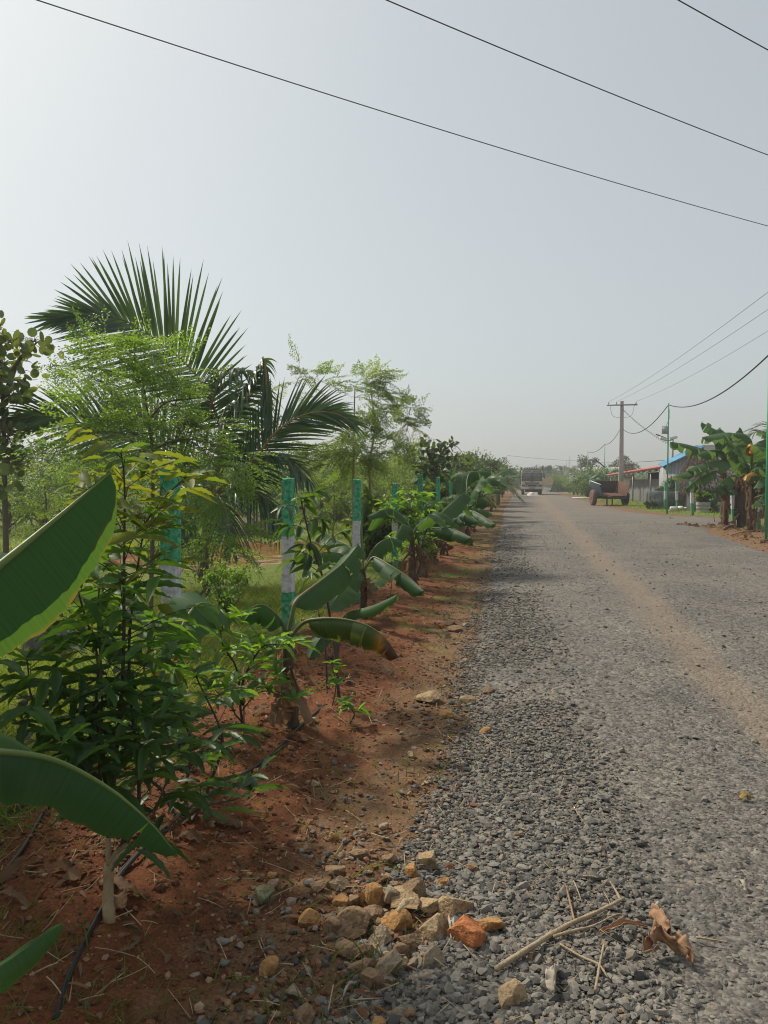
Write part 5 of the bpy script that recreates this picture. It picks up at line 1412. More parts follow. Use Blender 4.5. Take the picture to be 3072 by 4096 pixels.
# ---------------------------------------------------------------- the right-hand side
t1 = crop(2040, 1820, .2411); t2 = crop(2340, 1820, .217); t3 = crop(2600, 1680, .2845)
for i, (px, d, h, lab, tl) in enumerate([(3033, 24.7, 1.52, "nearest painted post of the right-hand row, right of the three banana stems", (.0, -.03)), (2935, 27.5, 1.55, "painted post between the banana stems of the right-hand clump", (.0, -.06)),
        (2770, 35, 1.55, "painted post standing in grass in front of the concrete tub", (.0, -.05)), (2710, 42, 1.52, "painted post beside the white can and the wire mesh roll", (.0, -.05)), (2660, 43, 1.5, "painted post in front of the wire mesh roll beside the camera pole", (0, 0)), (2576, 67, 1.55, "leaning painted post beside the parked motorbikes", (0, -.12))]):
    fence_post(GZ(px, d, 0), h, .13, lab, "painted posts on the building side", tl, .1, 40 + i)

def tall_pole(px, d, h, lab, name='lamp_pole', r=.035, mat='pole_green'):
    b = GZ(px, d, 0)
    t = thing(name, lab, 'pole', b, 'slim green poles along the road')
    mb = MB(); tube(mb, [b - [0, 0, .2], b + [0, 0, h * .5], b + [0, 0, h]], [r, r, r * .9], 10)
    mb.build('shaft', M[mat], t)
    return t, b
t, b = tall_pole(3064, 19.6, 4.75, "slim green pole nearest the photographer at the right edge")
mb = MB(); lathe(mb, [(.09, 0), (.09, .05), (.04, .07)], b, 12); mb.build('foot', M['rust'], t)
P_A = b + [0, 0, 4.72]
t, b = tall_pole(2668, 36.5, 5.22, "slim green pole carrying a grey box and two white cameras")
P_B = b + [0, 0, 5.15]
def zpx(py, d): return 1.5 + (1930 - py) * d / FPX
mb = MB(); bz = zpx(1721, 36.5); box(mb, b + [-.17, -.02, bz], (.26, .2, .36)); bx = mb.build('control_box', M['box_grey'], t); bevel(bx, .012)
mb = MB(); box(mb, b + [-.17, -.125, bz], (.21, .008, .30)); mb.build('door', M['box_grey'], bx)
for sx, az in ((-1, .4), (1, -.3)):
    mb = MB(); cz = zpx(1755, 36.5)
    box(mb, b + [sx * .24, -.06, cz + (.03 if sx > 0 else 0)], (.34, .13, .12), rotz(az) @ roty(-.25 * sx))
    o = mb.build('camera', M['white_plastic'], t); bevel(o, .02)
    mb = MB(); tube(mb, [b + [0, 0, cz - .07], b + [sx * .12, -.03, cz - .1], b + [sx * .2, -.05, cz - .04]], .018, 6); mb.build('bracket', M['steel'], t)
mb = MB(); tube(mb, [b + [-.05, 0, zpx(1755, 36.5)], b + [-.55, 0, zpx(1737, 36.5)]], .03, 6); mb.build('lamp_arm', M['black'], t)
mb = MB(); tube(mb, spline([P_B, b + [.06, -.02, 4.6], b + [-.1, -.03, bz + .2]], 8), .008, 4); mb.build('cable', M['wire'], t)
t, b = tall_pole(2417, 75, 5.25, "slim green street lamp pole behind the trailer, lamp arm tilted to the left")
P_C = b + [0, 0, 5.2]
mb = MB(); tube(mb, [b + [0, 0, 3.0], b + [-.9, -.1, 3.75]], .06, 6); mb.build('lamp_arm', M['black'], t)
t, b = tall_pole(2349, 91, 5.2, "far slim pole among the roadside bushes", mat='steel', r=.05); P_D = b + [0, 0, 5.1]
t, b = tall_pole(2307, 128, 5.2, "farthest slim pole in front of the white house", mat='steel', r=.07); P_E = b + [0, 0, 5.1]
t, b = tall_pole(2687, 50, zpx(1747, 50), "grey steel pole beside the corrugated shed wall", 'steel_pole', .07, 'steel'); P_S = b + [0, 0, zpx(1747, 50) - .6]
for px, d, h in ((2275, 110, 5.2), (2254, 125, 4.6), (2265, 140, 5.3)):
    t, b = tall_pole(px, d, h, "thin bare pole beyond the tanker trailer", 'bare_pole', .05, 'steel'); t['group'] = 'thin poles beyond the tanker'
# concrete electricity pole
b = GZ(2483, 62, 0)
t = thing('utility_pole', "concrete electricity pole with crossarm behind the rusty trailer", 'utility pole', b)
mb = MB()
V = [[x * w, y * w * .75, z] for z, w in ((-.3, .19), (4, .165), (8, .13)) for x, y in ((-1,-1),(1,-1),(1,1),(-1,1))]
i = np.arange(2)[:, None] * 4; j = np.arange(4)[None]; k = (j + 1) % 4
mb.add(np.array(V) + b, [np.stack([i+j, i+k, i+4+k, i+4+j], -1).reshape(-1, 4), np.array([[8, 9, 10, 11]])])
bevel(mb.build('shaft', M['concrete'], t), .02)
az = zpx(1622, 62)
mb = MB(); box(mb, b + [0, -.16, az], (2.35, .1, .1)); arm = mb.build('crossarm', M['steel'], t)
WP = []
for sx in (-1.05, -.45, 1.05):
    mb = MB(); lathe(mb, [(.05, 0), (.075, .06), (.045, .1), (.07, .16), (.03, .22)], b + [sx, -.16, az + .05], 10); mb.build('insulator', M['white_plastic'], arm)
    WP.append(b + [sx, -.16, az + .26])
for sx in (-.95, .95):
    mb = MB(); tube(mb, spline([b + [sx, -.18, az], b + [sx * .75, -.2, az - .85], b + [sx * .15, -.16, az - 1.0]], 10), .012, 4); mb.build('jumper_wire', M['wire'], t)
def cable(name, p, q, sag, r, lab, mat='wire', group='cables', n=28):
    p, q = np.asarray(p, float), np.asarray(q, float)
    u = np.linspace(0, 1, n)[:, None]
    P = p * (1 - u) + q * u - np.array([0, 0, 1.0]) * sag * 4 * u * (1 - u)
    mb = MB(); tube(mb, P, r, 6)
    return tag(mb.build(name, M[mat], loc=P[0]), lab, 'cable', group)
for k, (w, px, py, d) in enumerate(((WP[0], 3072, 1111, 23.8), (WP[1], 3072, 1185, 26), (WP[2], 3072, 1278, 30))):
    q = F(px, py, d); q2 = w + (q - w) * 1.5
    cable('overhead_wire', w, q2, .5, .008, ["uppermost of three power wires fanning out from the concrete pole", "middle of three power wires fanning out from the concrete pole", "lowest of three power wires fanning out from the concrete pole"][k], 'wire_pale', 'wires of the concrete pole')
mid = b + [.12, 0, zpx(1718, 62)]
cable('power_cable', P_A, P_B, .55, .02, "black sagging cable between the nearest pole and the camera pole", group='black cable along the road')
cable('power_cable', P_B, mid, .75, .022, "black sagging cable from the camera pole to the concrete pole", group='black cable along the road')
cable('power_cable', mid - [.24, 0, 0], P_C, .35, .022, "black sagging cable left of the concrete pole", group='black cable along the road')
cable('power_cable', P_C, P_D, .35, .025, "black cable between the two far poles", group='black cable along the road')
cable('power_cable', P_A, GZ(3300, 9, 4.9), .2, .016, "black cable leaving the picture from the nearest pole", group='black cable along the road')
# twisted service line
p, q = b + [.1, 0, zpx(1640, 62)], P_S
u = np.linspace(0, 1, 120)[:, None]
Ln = p * (1 - u) + q * u - np.array([0, 0, 1.]) * .9 * u * (1 - u)
mb = MB(); tube(mb, Ln, .012, 5); tube(mb, Ln + np.stack([np.zeros(120), np.cos(np.arange(120) * 1.3) * .09, np.sin(np.arange(120) * 1.3) * .09], 1), .012, 4)
tag(mb.build('service_line', M['wire_pale'], loc=Ln[0]), "twisted service line drooping from the concrete pole towards the blue-roofed shed", 'cable')
pe = GZ(2030, 100, 5.0)
cable('power_cable', pe, P_E, .1, .018, "thin level wire crossing the sky above the lorry", group='far level wires')
cable('power_cable', P_E, GZ(2690, 60, zpx(1838, 60)), .3, .022, "thin level wire behind the red roof", group='far level wires')
# three wires of the line overhead
for k, (a, c, lab) in enumerate((((148, 0, 9.6), (3072, 904, 18.0), "longest overhead wire running from the top left corner down to the right"), ((1546, 0, 9.6), (3072, 620, 14.2), "middle overhead wire starting at the top of the picture"), ((2713, 0, 9.6), (3072, 200, 10.7), "short overhead wire cutting the top right corner"))):
    p, q = F(*a), F(*c); dv = (q - p) / np.linalg.norm(q - p)
    L = np.linalg.norm(q - p)
    z = (p[2] + q[2]) / 2
    a0, a1 = p - dv * 14, q + dv * 22
    ext = np.linalg.norm(a1 - a0); sg = .9
    u = np.linspace(0, 1, 60)[:, None]
    P = a0 * (1 - u) + a1 * u
    par = lambda x: -4 * sg * x * (1 - x)
    u0, u1 = 14 / ext, (14 + L) / ext
    sl = (par(u1) - par(u0)) / (u1 - u0)
    P[:, 2] += (par(u) - par(u0) - sl * (u - u0))[:, 0]
    mb = MB(); tube(mb, P, .0075, 6)
    tag(mb.build('overhead_wire', M['wire'], loc=P[0]), lab, 'cable', 'overhead line across the sky')

# ---------------------------------------------------------------- rusty two-wheeled trailer
b = GZ(2437, 50.3, 0)
t = thing('farm_trailer', "rusty two-wheeled farm trailer with worn blue side standing open at the road edge", 'trailer', b)
t.rotation_euler = (0, 0, R(10))
tr = rotx(R(3))
def lb(fn, name, mat, par=None, bev=.012):
    mb = MB(); fn(mb); o = mb.build(name, M[mat], par or t, local=True)
    if bev: bevel(o, bev)
    return o
def panel(mb, q, th):
    q = np.asarray(q, float); n = norm(np.cross(q[1] - q[0], q[3] - q[0])) * th
    v = np.concatenate([q, q + n])
    mb.add(v, [(3,2,1,0),(4,5,6,7),(0,1,5,4),(1,2,6,5),(2,3,7,6),(3,0,4,7)])
y0, y1 = -1.25, 1.2
zf0, zf1, zt0, zt1 = .62, .80, 1.38, 1.62
lb(lambda m: panel(m, [[-.72, y0, zf0], [.72, y0, zf0], [.72, y1, zf1], [-.72, y1, zf1]], .05), 'bed', 'rust')
o = lb(lambda m: panel(m, [[-.74, y0, zf0], [-.74, y1, zf1], [-.92, y1, zt1], [-.92, y0, zt0]], -.04), 'side_panel', 'blue_paint'); o['label'] = 'worn blue side panel'
for k in range(5):
    y = y0 + (y1 - y0) * (k + .3) / 5; s = (y - y0) / (y1 - y0)
    lb(lambda m: panel(m, [[-.775, y, zf0 + s * .18], [-.775, y + .07, zf0 + s * .18], [-.955, y + .07, zt0 + s * .24], [-.955, y, zt0 + s * .24]], .04), 'rib', 'blue_paint', o, 0)
lb(lambda m: panel(m, [[-.95, y0, zt0], [-.95, y1, zt1], [-.87, y1, zt1 + .01], [-.87, y0, zt0 + .01]], .035), 'rim', 'white_wall', o, 0)
lb(lambda m: panel(m, [[.74, y1, zf1], [.74, y0, zf0], [.92, y0, zt0], [.92, y1, zt1]], -.04), 'side_panel', 'rust')
lb(lambda m: panel(m, [[-.72, y1, zf1], [.72, y1, zf1], [.90, y1, zt1], [-.90, y1, zt1]], .04), 'front_panel', 'rust_dark')
lb(lambda m: (box(m, (0, y0, zf0 - .09), (1.5, .1, .14)), box(m, (-.5, 0, .62), (.1, 2.3, .12)), box(m, (.5, 0, .62), (.1, 2.3, .12)), box(m, (0, .05, .52), (1.7, .12, .12))), 'chassis', 'rust_dark')
lb(lambda m: tube(m, [(0, 1.1, .6), (0, 2.6, .75), (0, 3.3, .55)], .06, 8), 'drawbar', 'rust_dark', bev=0)
for x in (-.32, .45):
    lb(lambda m: tube(m, [(x, -.6 if x < 0 else .9, .6), (x, -.6 if x < 0 else .9, -.02)], .045, 8), 'prop_leg', 'black', bev=0)
for sx, mt in ((-1, 'tyre_dusty'), (1, 'tyre')):
    ry_ = roty(R(90))
    w = MB(); lathe(w, [(.27, -.12), (.40, -.15), (.48, -.13), (.515, -.08), (.52, 0), (.515, .08), (.48, .13), (.40, .15), (.27, .12)], (sx * 1.04, .05, .51), 30, rot=ry_)
    wo = w.build('wheel', M[mt], t, local=True)
    w = MB(); lathe(w, [(.05, -.14), (.12, -.13), (.2, -.06), (.28, -.10), (.28, .10), (.2, .06), (.12, .13), (.05, .14)], (sx * 1.04, .05, .51), 20, rot=ry_); w.build('rim', M['rust'], wo, local=True)
mb = MB(); c = GZ(2352, 71, .06); tube(mb, [c + [-1.4, .1, 0], c + [1.4, -.1, 0]], .07, 10)
tag(mb.build('pipe', M['white_plastic'], loc=c), "white plastic pipe lying beside the road behind the trailer's wheel", 'pipe')
mb = MB(); c = GZ(2425, 72, .06); tube(mb, [c + [-.9, 0, 0], c + [1.6, .1, 0]], .06, 10)
tag(mb.build('pipe', M['white_plastic'], loc=c), "white plastic pipe lying on the grass beyond the trailer's bed", 'pipe')

# ---------------------------------------------------------------- lorry
b = GZ(2127, 93, 0)
t = thing('lorry', "cream high-cab lorry facing the camera at the end of the road", 'lorry', b)
t.scale = (1.06, 1.06, 1.06)
t.rotation_euler = (0, 0, R(.6))
W2 = 1.22
def lbx(name, mat, c, s, par=None, rot=None, bev=.02):
    return lb(lambda m: box(m, c, s, rot), name, mat, par, bev)
cab = lbx('cab', 'cream', (0, .95, 1.93), (2.36, 1.9, 1.86), bev=.09)
for sx in (-1, 1):
    wd = lbx('windscreen', 'glass', (sx * .56, -.012, 2.07), (1.02, .03, .86), cab, bev=.02)
    for zz in (1.62, 2.52): lbx('frame', 'black', (sx * .56, -.02, zz), (1.10, .05, .045), wd, bev=0)
    for xx in (.03, 1.09): lbx('frame', 'black', (sx * xx, -.022, 2.07), (.045, .055, .94), wd, bev=0)
    lb(lambda m: tube(m, [(sx * .5, -.05, 1.66), (sx * .2, -.06, 2.0)], .012, 4), 'wiper', 'black', wd, 0)
    lbx('visor_panel', 'black', (sx * .56, -.03, 2.70), (.94, .04, .12), cab)
    lbx('visor_strip', 'cream', (sx * .56, -.052, 2.70), (.82, .03, .05), cab)
    mi = lbx('mirror', 'black', (sx * 1.36, -.1, 2.05), (.13, .08, .42)); lb(lambda m: tube(m, [(sx * 1.15, .05, 2.4), (sx * 1.36, -.08, 2.3)], .015, 5), 'bracket', 'black', mi, 0)
    hl = lb(lambda m: lathe(m, [(.02, 0), (.10, .02), (.12, .06), (.12, .1)], (sx * .88, -.06, 1.06), 14, rot=rotx(R(-90))), 'headlight', 'white_plastic', bev=0)
    for k in range(6): lbx('trim_block', 'white_wall' if k % 2 else 'maroon', (sx * 1.195, -.005, 1.7 + k * .17), (.05, .05, .15), cab, bev=0)
lb(lambda m: [box(m, (x, -.05, 2.98 + .06 * math.cos(x * 1.3)), (.245, .16, .24)) for x in np.linspace(-.92, .92, 8)], 'headboard', 'white_wall')
lb(lambda m: [box(m, (x, -.14, 2.99 + .06 * math.cos(x * 1.3)), (.11, .02, .13), roty(x)) for x in np.linspace(-.8, .8, 7)], 'headboard_pattern', 'black', bev=0)
lb(lambda m: [box(m, (sx * 1.0, .05, 2.9), (.07, .14, .3)) for sx in (-1, 1)] and None or box(m, (0, .1, 2.88), (2.2, .06, .05)), 'headboard_frame', 'black', bev=0)
g = lbx('grille', 'maroon', (0, -.01, 1.33), (1.5, .05, .26), cab)
for z in (1.25, 1.33, 1.41): lbx('bar', 'cream', (0, -.045, z), (1.42, .03, .025), g, bev=0)
lbx('number_plate', 'black', (0, -.09, 1.03), (.9, .03, .16)); lbx('badge', 'black', (0, -.03, 1.52), (.36, .02, .06), cab)
bp = lbx('bumper', 'cream', (0, -.05, .80), (2.42, .26, .30), bev=.04)
lbx('stripe', 'maroon', (0, -.19, .80), (.7, .02, .12), bp, bev=0)
lbx('lamp_panel', 'black', (0, -.03, 1.06), (2.2, .06, .22), cab)
for x in (-.7, -.45, .45, .7): lbx('lamp', 'cream', (x, -.075, 1.06), (.16, .04, .09), cab, bev=0)
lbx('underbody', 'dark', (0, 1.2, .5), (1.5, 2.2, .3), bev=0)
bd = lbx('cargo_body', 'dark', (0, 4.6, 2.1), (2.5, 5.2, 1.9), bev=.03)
for sx in (-1, 1): lbx('corner_board', 'black', (sx * 1.2, 1.98, 2.95), (.16, .2, .5), bd, bev=0)
for sx in (-1, 1):
    for y in (.9, 4.6, 5.9):
        w = MB(); lathe(w, [(.28, -.14), (.42, -.15), (.5, -.1), (.5, .1), (.42, .15), (.28, .14)], (sx * .98, y, .5), 22, rot=roty(R(90))); wo = w.build('wheel', M['tyre'], t, local=True)
        w = MB(); lathe(w, [(.03, -.12), (.27, -.12), (.27, .12), (.03, .12)], (sx * .98, y, .5), 14, rot=roty(R(90))); w.build('rim', M['rust'], wo, local=True)
# heap of sacks in front of it
b = GZ(2131, 86.5, 0)
mb = MB(); rg = np.random.default_rng(5)
nu, nv = 40, 26
V = []
for j in range(nv):
    for i in range(nu):
        x = (i / (nu-1) - .5) * 2; y = (j / (nv-1) - .5) * 2
        r = math.hypot(x, y)
        z = .46 * max(0, 1 - r ** 1.6) * (.6 + .9 * float(fbm(x * 2 + 5, y * 2, 3))) * (1 - .2 * abs(x + .3)) - .02
        V.append([x * .85, y * .6, z])
i = np.arange(nv-1)[:, None] * nu; j = np.arange(nu-1)[None]
mb.add(np.array(V) + b, [np.stack([i+j, i+j+1, i+nu+j+1, i+nu+j], -1).reshape(-1, 4)])
tag(mb.build('sack_heap', M['cloth'], loc=b), "crumpled heap of pale sacks on the road in front of the lorry", 'sack heap')
# water tanker trailer seen from behind
b = GZ(2190, 122, 0)
t = thing('water_tanker', "dusty tan water tank trailer parked beyond the lorry", 'tanker trailer', b)
t.rotation_euler = (0, 0, R(8))
th = np.linspace(0, 2*math.pi, 24, endpoint=False)
prof = [(math.copysign(abs(math.cos(a)) ** .55, math.cos(a)) * .88, math.copysign(abs(math.sin(a)) ** .55, math.sin(a)) * .66) for a in th]
mb = MB(); V = []
for y, s in ((0, .90), (.06, 1.0), (3.2, 1.0), (3.26, .9)):
    V += [[x * s, y, 1.62 + z * s] for x, z in prof]
i = np.arange(3)[:, None] * 24; j = np.arange(24)[None]; k = (j + 1) % 24
mb.add(np.array(V), [np.stack([i+j, i+k, i+24+k, i+24+j], -1).reshape(-1, 4), np.array([list(range(24))]), np.array([[72+m for m in range(24)][::-1]])])
mb.build('tank', M['tan_dirty'], t, local=True, smooth=False)
lb(lambda m: lathe(m, [(.28, 0), (.28, .1), (.2, .13), (.02, .14)], (0, 1.4, 2.27), 16), 'hatch', 'black', bev=0)
lbx('chassis', 'rust_dark', (0, 1.6, .84), (1.5, 3.3, .14)); lbx('rear_board', 'white_wall', (0, -.05, .48), (1.15, .06, .42)); lbx('cross_bar', 'white_wall', (0, -.06, .80), (1.4, .08, .12))
lb(lambda m: tube(m, [(0, -.02, 1.05), (0, -.2, 1.02), (0, -.22, .9)], .05, 8), 'outlet_pipe', 'steel', bev=0)
for sx in (-1, 1):
    w = MB(); lathe(w, [(.2, -.13), (.38, -.14), (.44, -.08), (.44, .08), (.38, .14), (.2, .13)], (sx * .78, 1.3, .44), 20, rot=roty(R(90))); w.build('wheel', M['tyre'], t, local=True)

# ---------------------------------------------------------------- lean-to with red roof
A, B_ = GZ(2433, 72, 2.25), GZ(2668, 48, 2.58)
b = zg((A + B_) / 2)
t = thing('lean_to_shed', "long open lean-to with a red sheet roof and scalloped grey fringe", 'shed', [b[0], b[1], 0])
ax = norm((B_ - A) * [1, 1, 0]); nx = np.array([-ax[1], ax[0], 0]); nx = nx if nx[0] > 0 else -nx
L = np.linalg.norm((B_ - A)[:2])
def along(s, o=0.0, z=0.0):        # metres along the front from the far end, metres back, height
    return np.array([A[0], A[1], 0]) + ax * s + nx * o + np.array([0, 0, z])
mb = MB(); n = 200; V = []
for o_, dz in ((-.12, 0), (4.2, .42)):
    for i in range(n):
        s = -0.3 + (L + .6) * i / (n-1)
        V.append(along(s, o_, A[2] + (B_[2] - A[2]) * s / L + dz + .02 * math.cos(i * 2 * math.pi / 4)))
i = np.arange(n-1)
mb.add(np.array(V), [np.stack([i, i+1, i+n+1, i+n], 1)])
o = mb.build('roof', M['red_roof'], t); m = o.modifiers.new('thick', 'SOLIDIFY'); m.thickness = .11; m.offset = -1
mb = MB(); ns = 12
for k in range(ns):
    s0, s1 = L * k / ns, L * (k + 1) / ns
    q = []; m_ = 12
    for i in range(m_ + 1):
        s = s0 + (s1 - s0) * i / m_; zt = A[2] + (B_[2] - A[2]) * s / L - .06
        q.append((along(s, -.02, zt), along(s, -.02, zt - .09 - .19 * abs(math.cos(math.pi * i / m_)) ** 1.5)))
    V = np.array([p for pr in q for p in pr]); i = np.arange(m_) * 2
    f = [np.stack([i, i+1, i+3, i+2], 1)]
    mb.add(V, f)
o = mb.build('fringe', M['asbestos'], t); m = o.modifiers.new('thick', 'SOLIDIFY'); m.thickness = .03
def wseg(name, s0, s1, o_, z0, z1, mat, th=.12):
    mb = MB(); c = (along(s0, o_, 0) + along(s1, o_, 0)) / 2; a = math.atan2(ax[1], ax[0])
    box(mb, c + [0, 0, (z0 + z1) / 2], (abs(s1 - s0), th, z1 - z0), rotz(a)); return bevel(mb.build(name, M[mat], t), .01)
wseg('white_wall', .2, 5.2, 1.4, 0, 1.9, 'white_wall')
wseg('block_wall', 6.5, 18.5, .9, 0, 1.75, 'grey_block')
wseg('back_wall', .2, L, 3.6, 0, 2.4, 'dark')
wseg('end_wall', L - .12, L, 1.8, 0, 2.3, 'grey_block', 3.4)
for s in (1, 5.4, 12, L - 5.5, L - .3):
    mb = MB(); p = along(s, .12); tube(mb, [p - [0, 0, .1], p + [0, 0, 2.1]], .055, 8); mb.build('roof_post', M['steel'], t)
wseg('door', L - 1.5, L - .6, .6, 0, 1.95, 'blue_door', .06)
wseg('white_pillar', L - 2.6, L - 2.2, .5, 0, 1.9, 'concrete', .25)
# motorbikes under it
def motorbike(pos, yaw, lab, paint, group='motorbikes parked under the red roof'):
    t = thing('motorbike', lab, 'motorbike', pos, group); t.rotation_euler = (0, 0, yaw)
    def P(fn, name, mat, par=None):
        mb = MB(); fn(mb); return mb.build(name, M[mat], par or t, local=True)
    for x in (-.62, .62):
        w = P(lambda m: tube(m, [(x + .28 * math.cos(a), 0, .31 + .28 * math.sin(a)) for a in np.linspace(0, 2*math.pi, 25)], .045, 8, cap=False), 'wheel', 'tyre')
        P(lambda m: [tube(m, [(x, 0, .31), (x + .26 * math.cos(a), 0, .31 + .26 * math.sin(a))], .008, 4) for a in np.linspace(0, 6.28, 9)[:-1]] and lathe(m, [(.05, -.05), (.07, 0), (.05, .05)], (x, 0, .31), 10, rot=rotx(R(90))), 'rim', 'steel', w)
    P(lambda m: [tube(m, spline(q, 8), .025, 6) for q in ([(-.62, .08, .31), (-.2, .08, .42), (.1, .08, .40), (.38, .05, .75)], [(.62, .07, .31), (.46, .07, .70), (.38, .05, .98)], [(.62, -.07, .31), (.46, -.07, .70), (.38, -.05, .98)], [(-.62, -.08, .31), (-.2, -.08, .42), (.1, -.08, .40), (.38, -.05, .75)])] and None, 'frame', 'black')
    P(lambda m: box(m, (.02, 0, .44), (.34, .24, .28)), 'engine', 'steel')
    tk = MB(); lathe(tk, [(.02, -.26), (.12, -.18), (.15, 0), (.12, .18), (.03, .27)], (.16, 0, .80), 14, rot=roty(R(82))); tk.build('tank', M[paint], t, local=True)
    bevel(P(lambda m: (box(m, (-.36, 0, .80), (.62, .24, .09)), box(m, (-.66, 0, .84), (.18, .2, .08))), 'seat', 'black'), .03)
    P(lambda m: tube(m, spline([(.30, -.36, 1.04), (.38, -.2, 1.06), (.40, 0, 1.0), (.38, .2, 1.06), (.30, .36, 1.04)], 12), .018, 6), 'handlebar', 'steel')
    P(lambda m: lathe(m, [(.02, 0), (.07, .02), (.09, .08), (.09, .1)], (.46, 0, .90), 12, rot=roty(R(90))), 'headlight', 'white_plastic')
    P(lambda m: tube(m, [(-.05, -.14, .33), (-.75, -.15, .36)], .04, 7), 'exhaust', 'steel')
    P(lambda m: tube(m, spline([(.30, 0, .5), (.45, 0, .68), (.62, 0, .69), (.85, 0, .55)], 8), [.03, .06, .06, .03], 7), 'mudguard', paint)
    return t
motorbike(GZ(2522, 67, 0), R(-100), "motorbike with pale fairing under the red roof, nearest the trailer", 'white_wall')
motorbike(GZ(2541, 66, 0), R(-80), "dark motorbike under the red roof beside the stacked sheets", 'maroon')
motorbike(GZ(2562, 66.5, 0), R(-110), "blue motorbike under the red roof behind the leaning post", 'blue_door')
b = GZ(2592, 62, 0)
mb = MB()
for k in range(9): box(mb, b + [.02 * (k % 3) - .015 * k, 0, .06 + k * .135], (1.05 - .06 * k, 1.3, .11), rotz(.05 * (k % 2)))
tag(bevel(mb.build('sheet_stack', M['asbestos'], loc=b), .01), "stepped stack of grey sheets by the dark doorway", 'sheet stack')
# stack of weathered bricks / thatch on the roof behind
b = GZ(2510, 80, 0)
mb = MB(); rg = np.random.default_rng(9)
for k in range(14):
    for i in range(4): box(mb, b + [-.45 + i * .3 + (k % 2) * .06, 0, .12 + k * .25], (.28, 1.0, .23), rotz(rg.normal(0, .04)))
tag(mb.build('brick_stack', M['brick'], loc=b), "tall weathered brick stack rising behind the red roof", 'brick stack')

# ---------------------------------------------------------------- blue-roofed corrugated shed
p0, p1 = GZ(2655, 46.5, 0), GZ(2780, 46, 0)
t = thing('metal_shed', "corrugated metal shed with a sloping blue roof", 'shed', [p0[0], p0[1], 0])
dx = norm(p1 - p0); dy = np.array([-dx[1], dx[0], 0]); wL = np.linalg.norm(p1 - p0)
z0_, z1_ = zpx(1866, 46.5), zpx(1806, 46)
mb = MB(); n = 160; V = []
for i in range(n):
    s = wL * 1.25 * i / (n-1); q = p0 + dx * s + dy * (.02 * math.cos(s * 2 * math.pi / .19))
    V += [q, q + [0, 0, z0_ + (z1_ - z0_) * s / wL]]
i = np.arange(n-1) * 2
mb.add(np.array(V), [np.stack([i, i+2, i+3, i+1], 1)])
o = mb.build('wall', M['metal_wall'], t); m = o.modifiers.new('thick', 'SOLIDIFY'); m.thickness = .02; m.offset = 1
mb = MB(); V = []; n = 120
for s, dz in ((-.12, 0), (wL * 1.27, 0)):
    for i in range(n):
        y = -.18 + 5.2 * i / (n-1); V.append(p0 + dx * s + dy * y + [0, 0, z0_ + (z1_ - z0_) * s / wL + .05 + .30 * (i / (n-1)) + .018 * math.cos(i * 1.25)])
i = np.arange(n-1)
mb.add(np.array(V), [np.stack([i, i+n, i+n+1, i+1], 1)])
o = mb.build('roof', M['blue_roof'], t); m = o.modifiers.new('thick', 'SOLIDIFY'); m.thickness = .03; m.offset = -1
mb = MB(); box(mb, p0 + dy * 2.4 + [0, 0, z0_ / 2], (.1, 4.7, z0_ - .06), rotz(math.atan2(dx[1], dx[0]))); mb.build('side_wall', M['metal_wall'], t)
mb = MB(); box(mb, p0 + dx * .55 - dy * .12 + [0, 0, 1.0], (1.3, .1, 2.0), rotz(math.atan2(dx[1], dx[0]))); mb.build('plinth_wall', M['tubconc'], t)
# ---------------------------------------------------------------- concrete house behind
b = GZ(2995, 74, 0)
t = thing('concrete_house', "pale concrete house with roof parapet behind the banana clump", 'house', b)
def hb(name, mat, c, s, par=None): mb = MB(); box(mb, b + np.array(c), s); return bevel(mb.build(name, M[mat], par or t), .03)
hb('wall', 'white_wall', (0, 3, 2.05), (9, 6, 4.1)); hb('roof_slab', 'concrete', (0, 2.9, 4.2), (9.6, 6.6, .2)); hb('parapet', 'tubconc', (-3.4, 1.2, 4.75), (1.4, .2, .9)); hb('parapet', 'concrete', (-1.8, 1.25, 4.62), (1.7, .2, .64)); hb('parapet', 'tubconc', (2.9, 1.2, 4.7), (2.4, .2, .8))
for x in (-2.8, .2, 2.8):
    w = hb('window', 'dark', (x, -.01, 2.6), (1.1, .06, 1.1)); hb('frame', 'white_wall', (x, -.03, 3.2), (1.3, .1, .09), w)
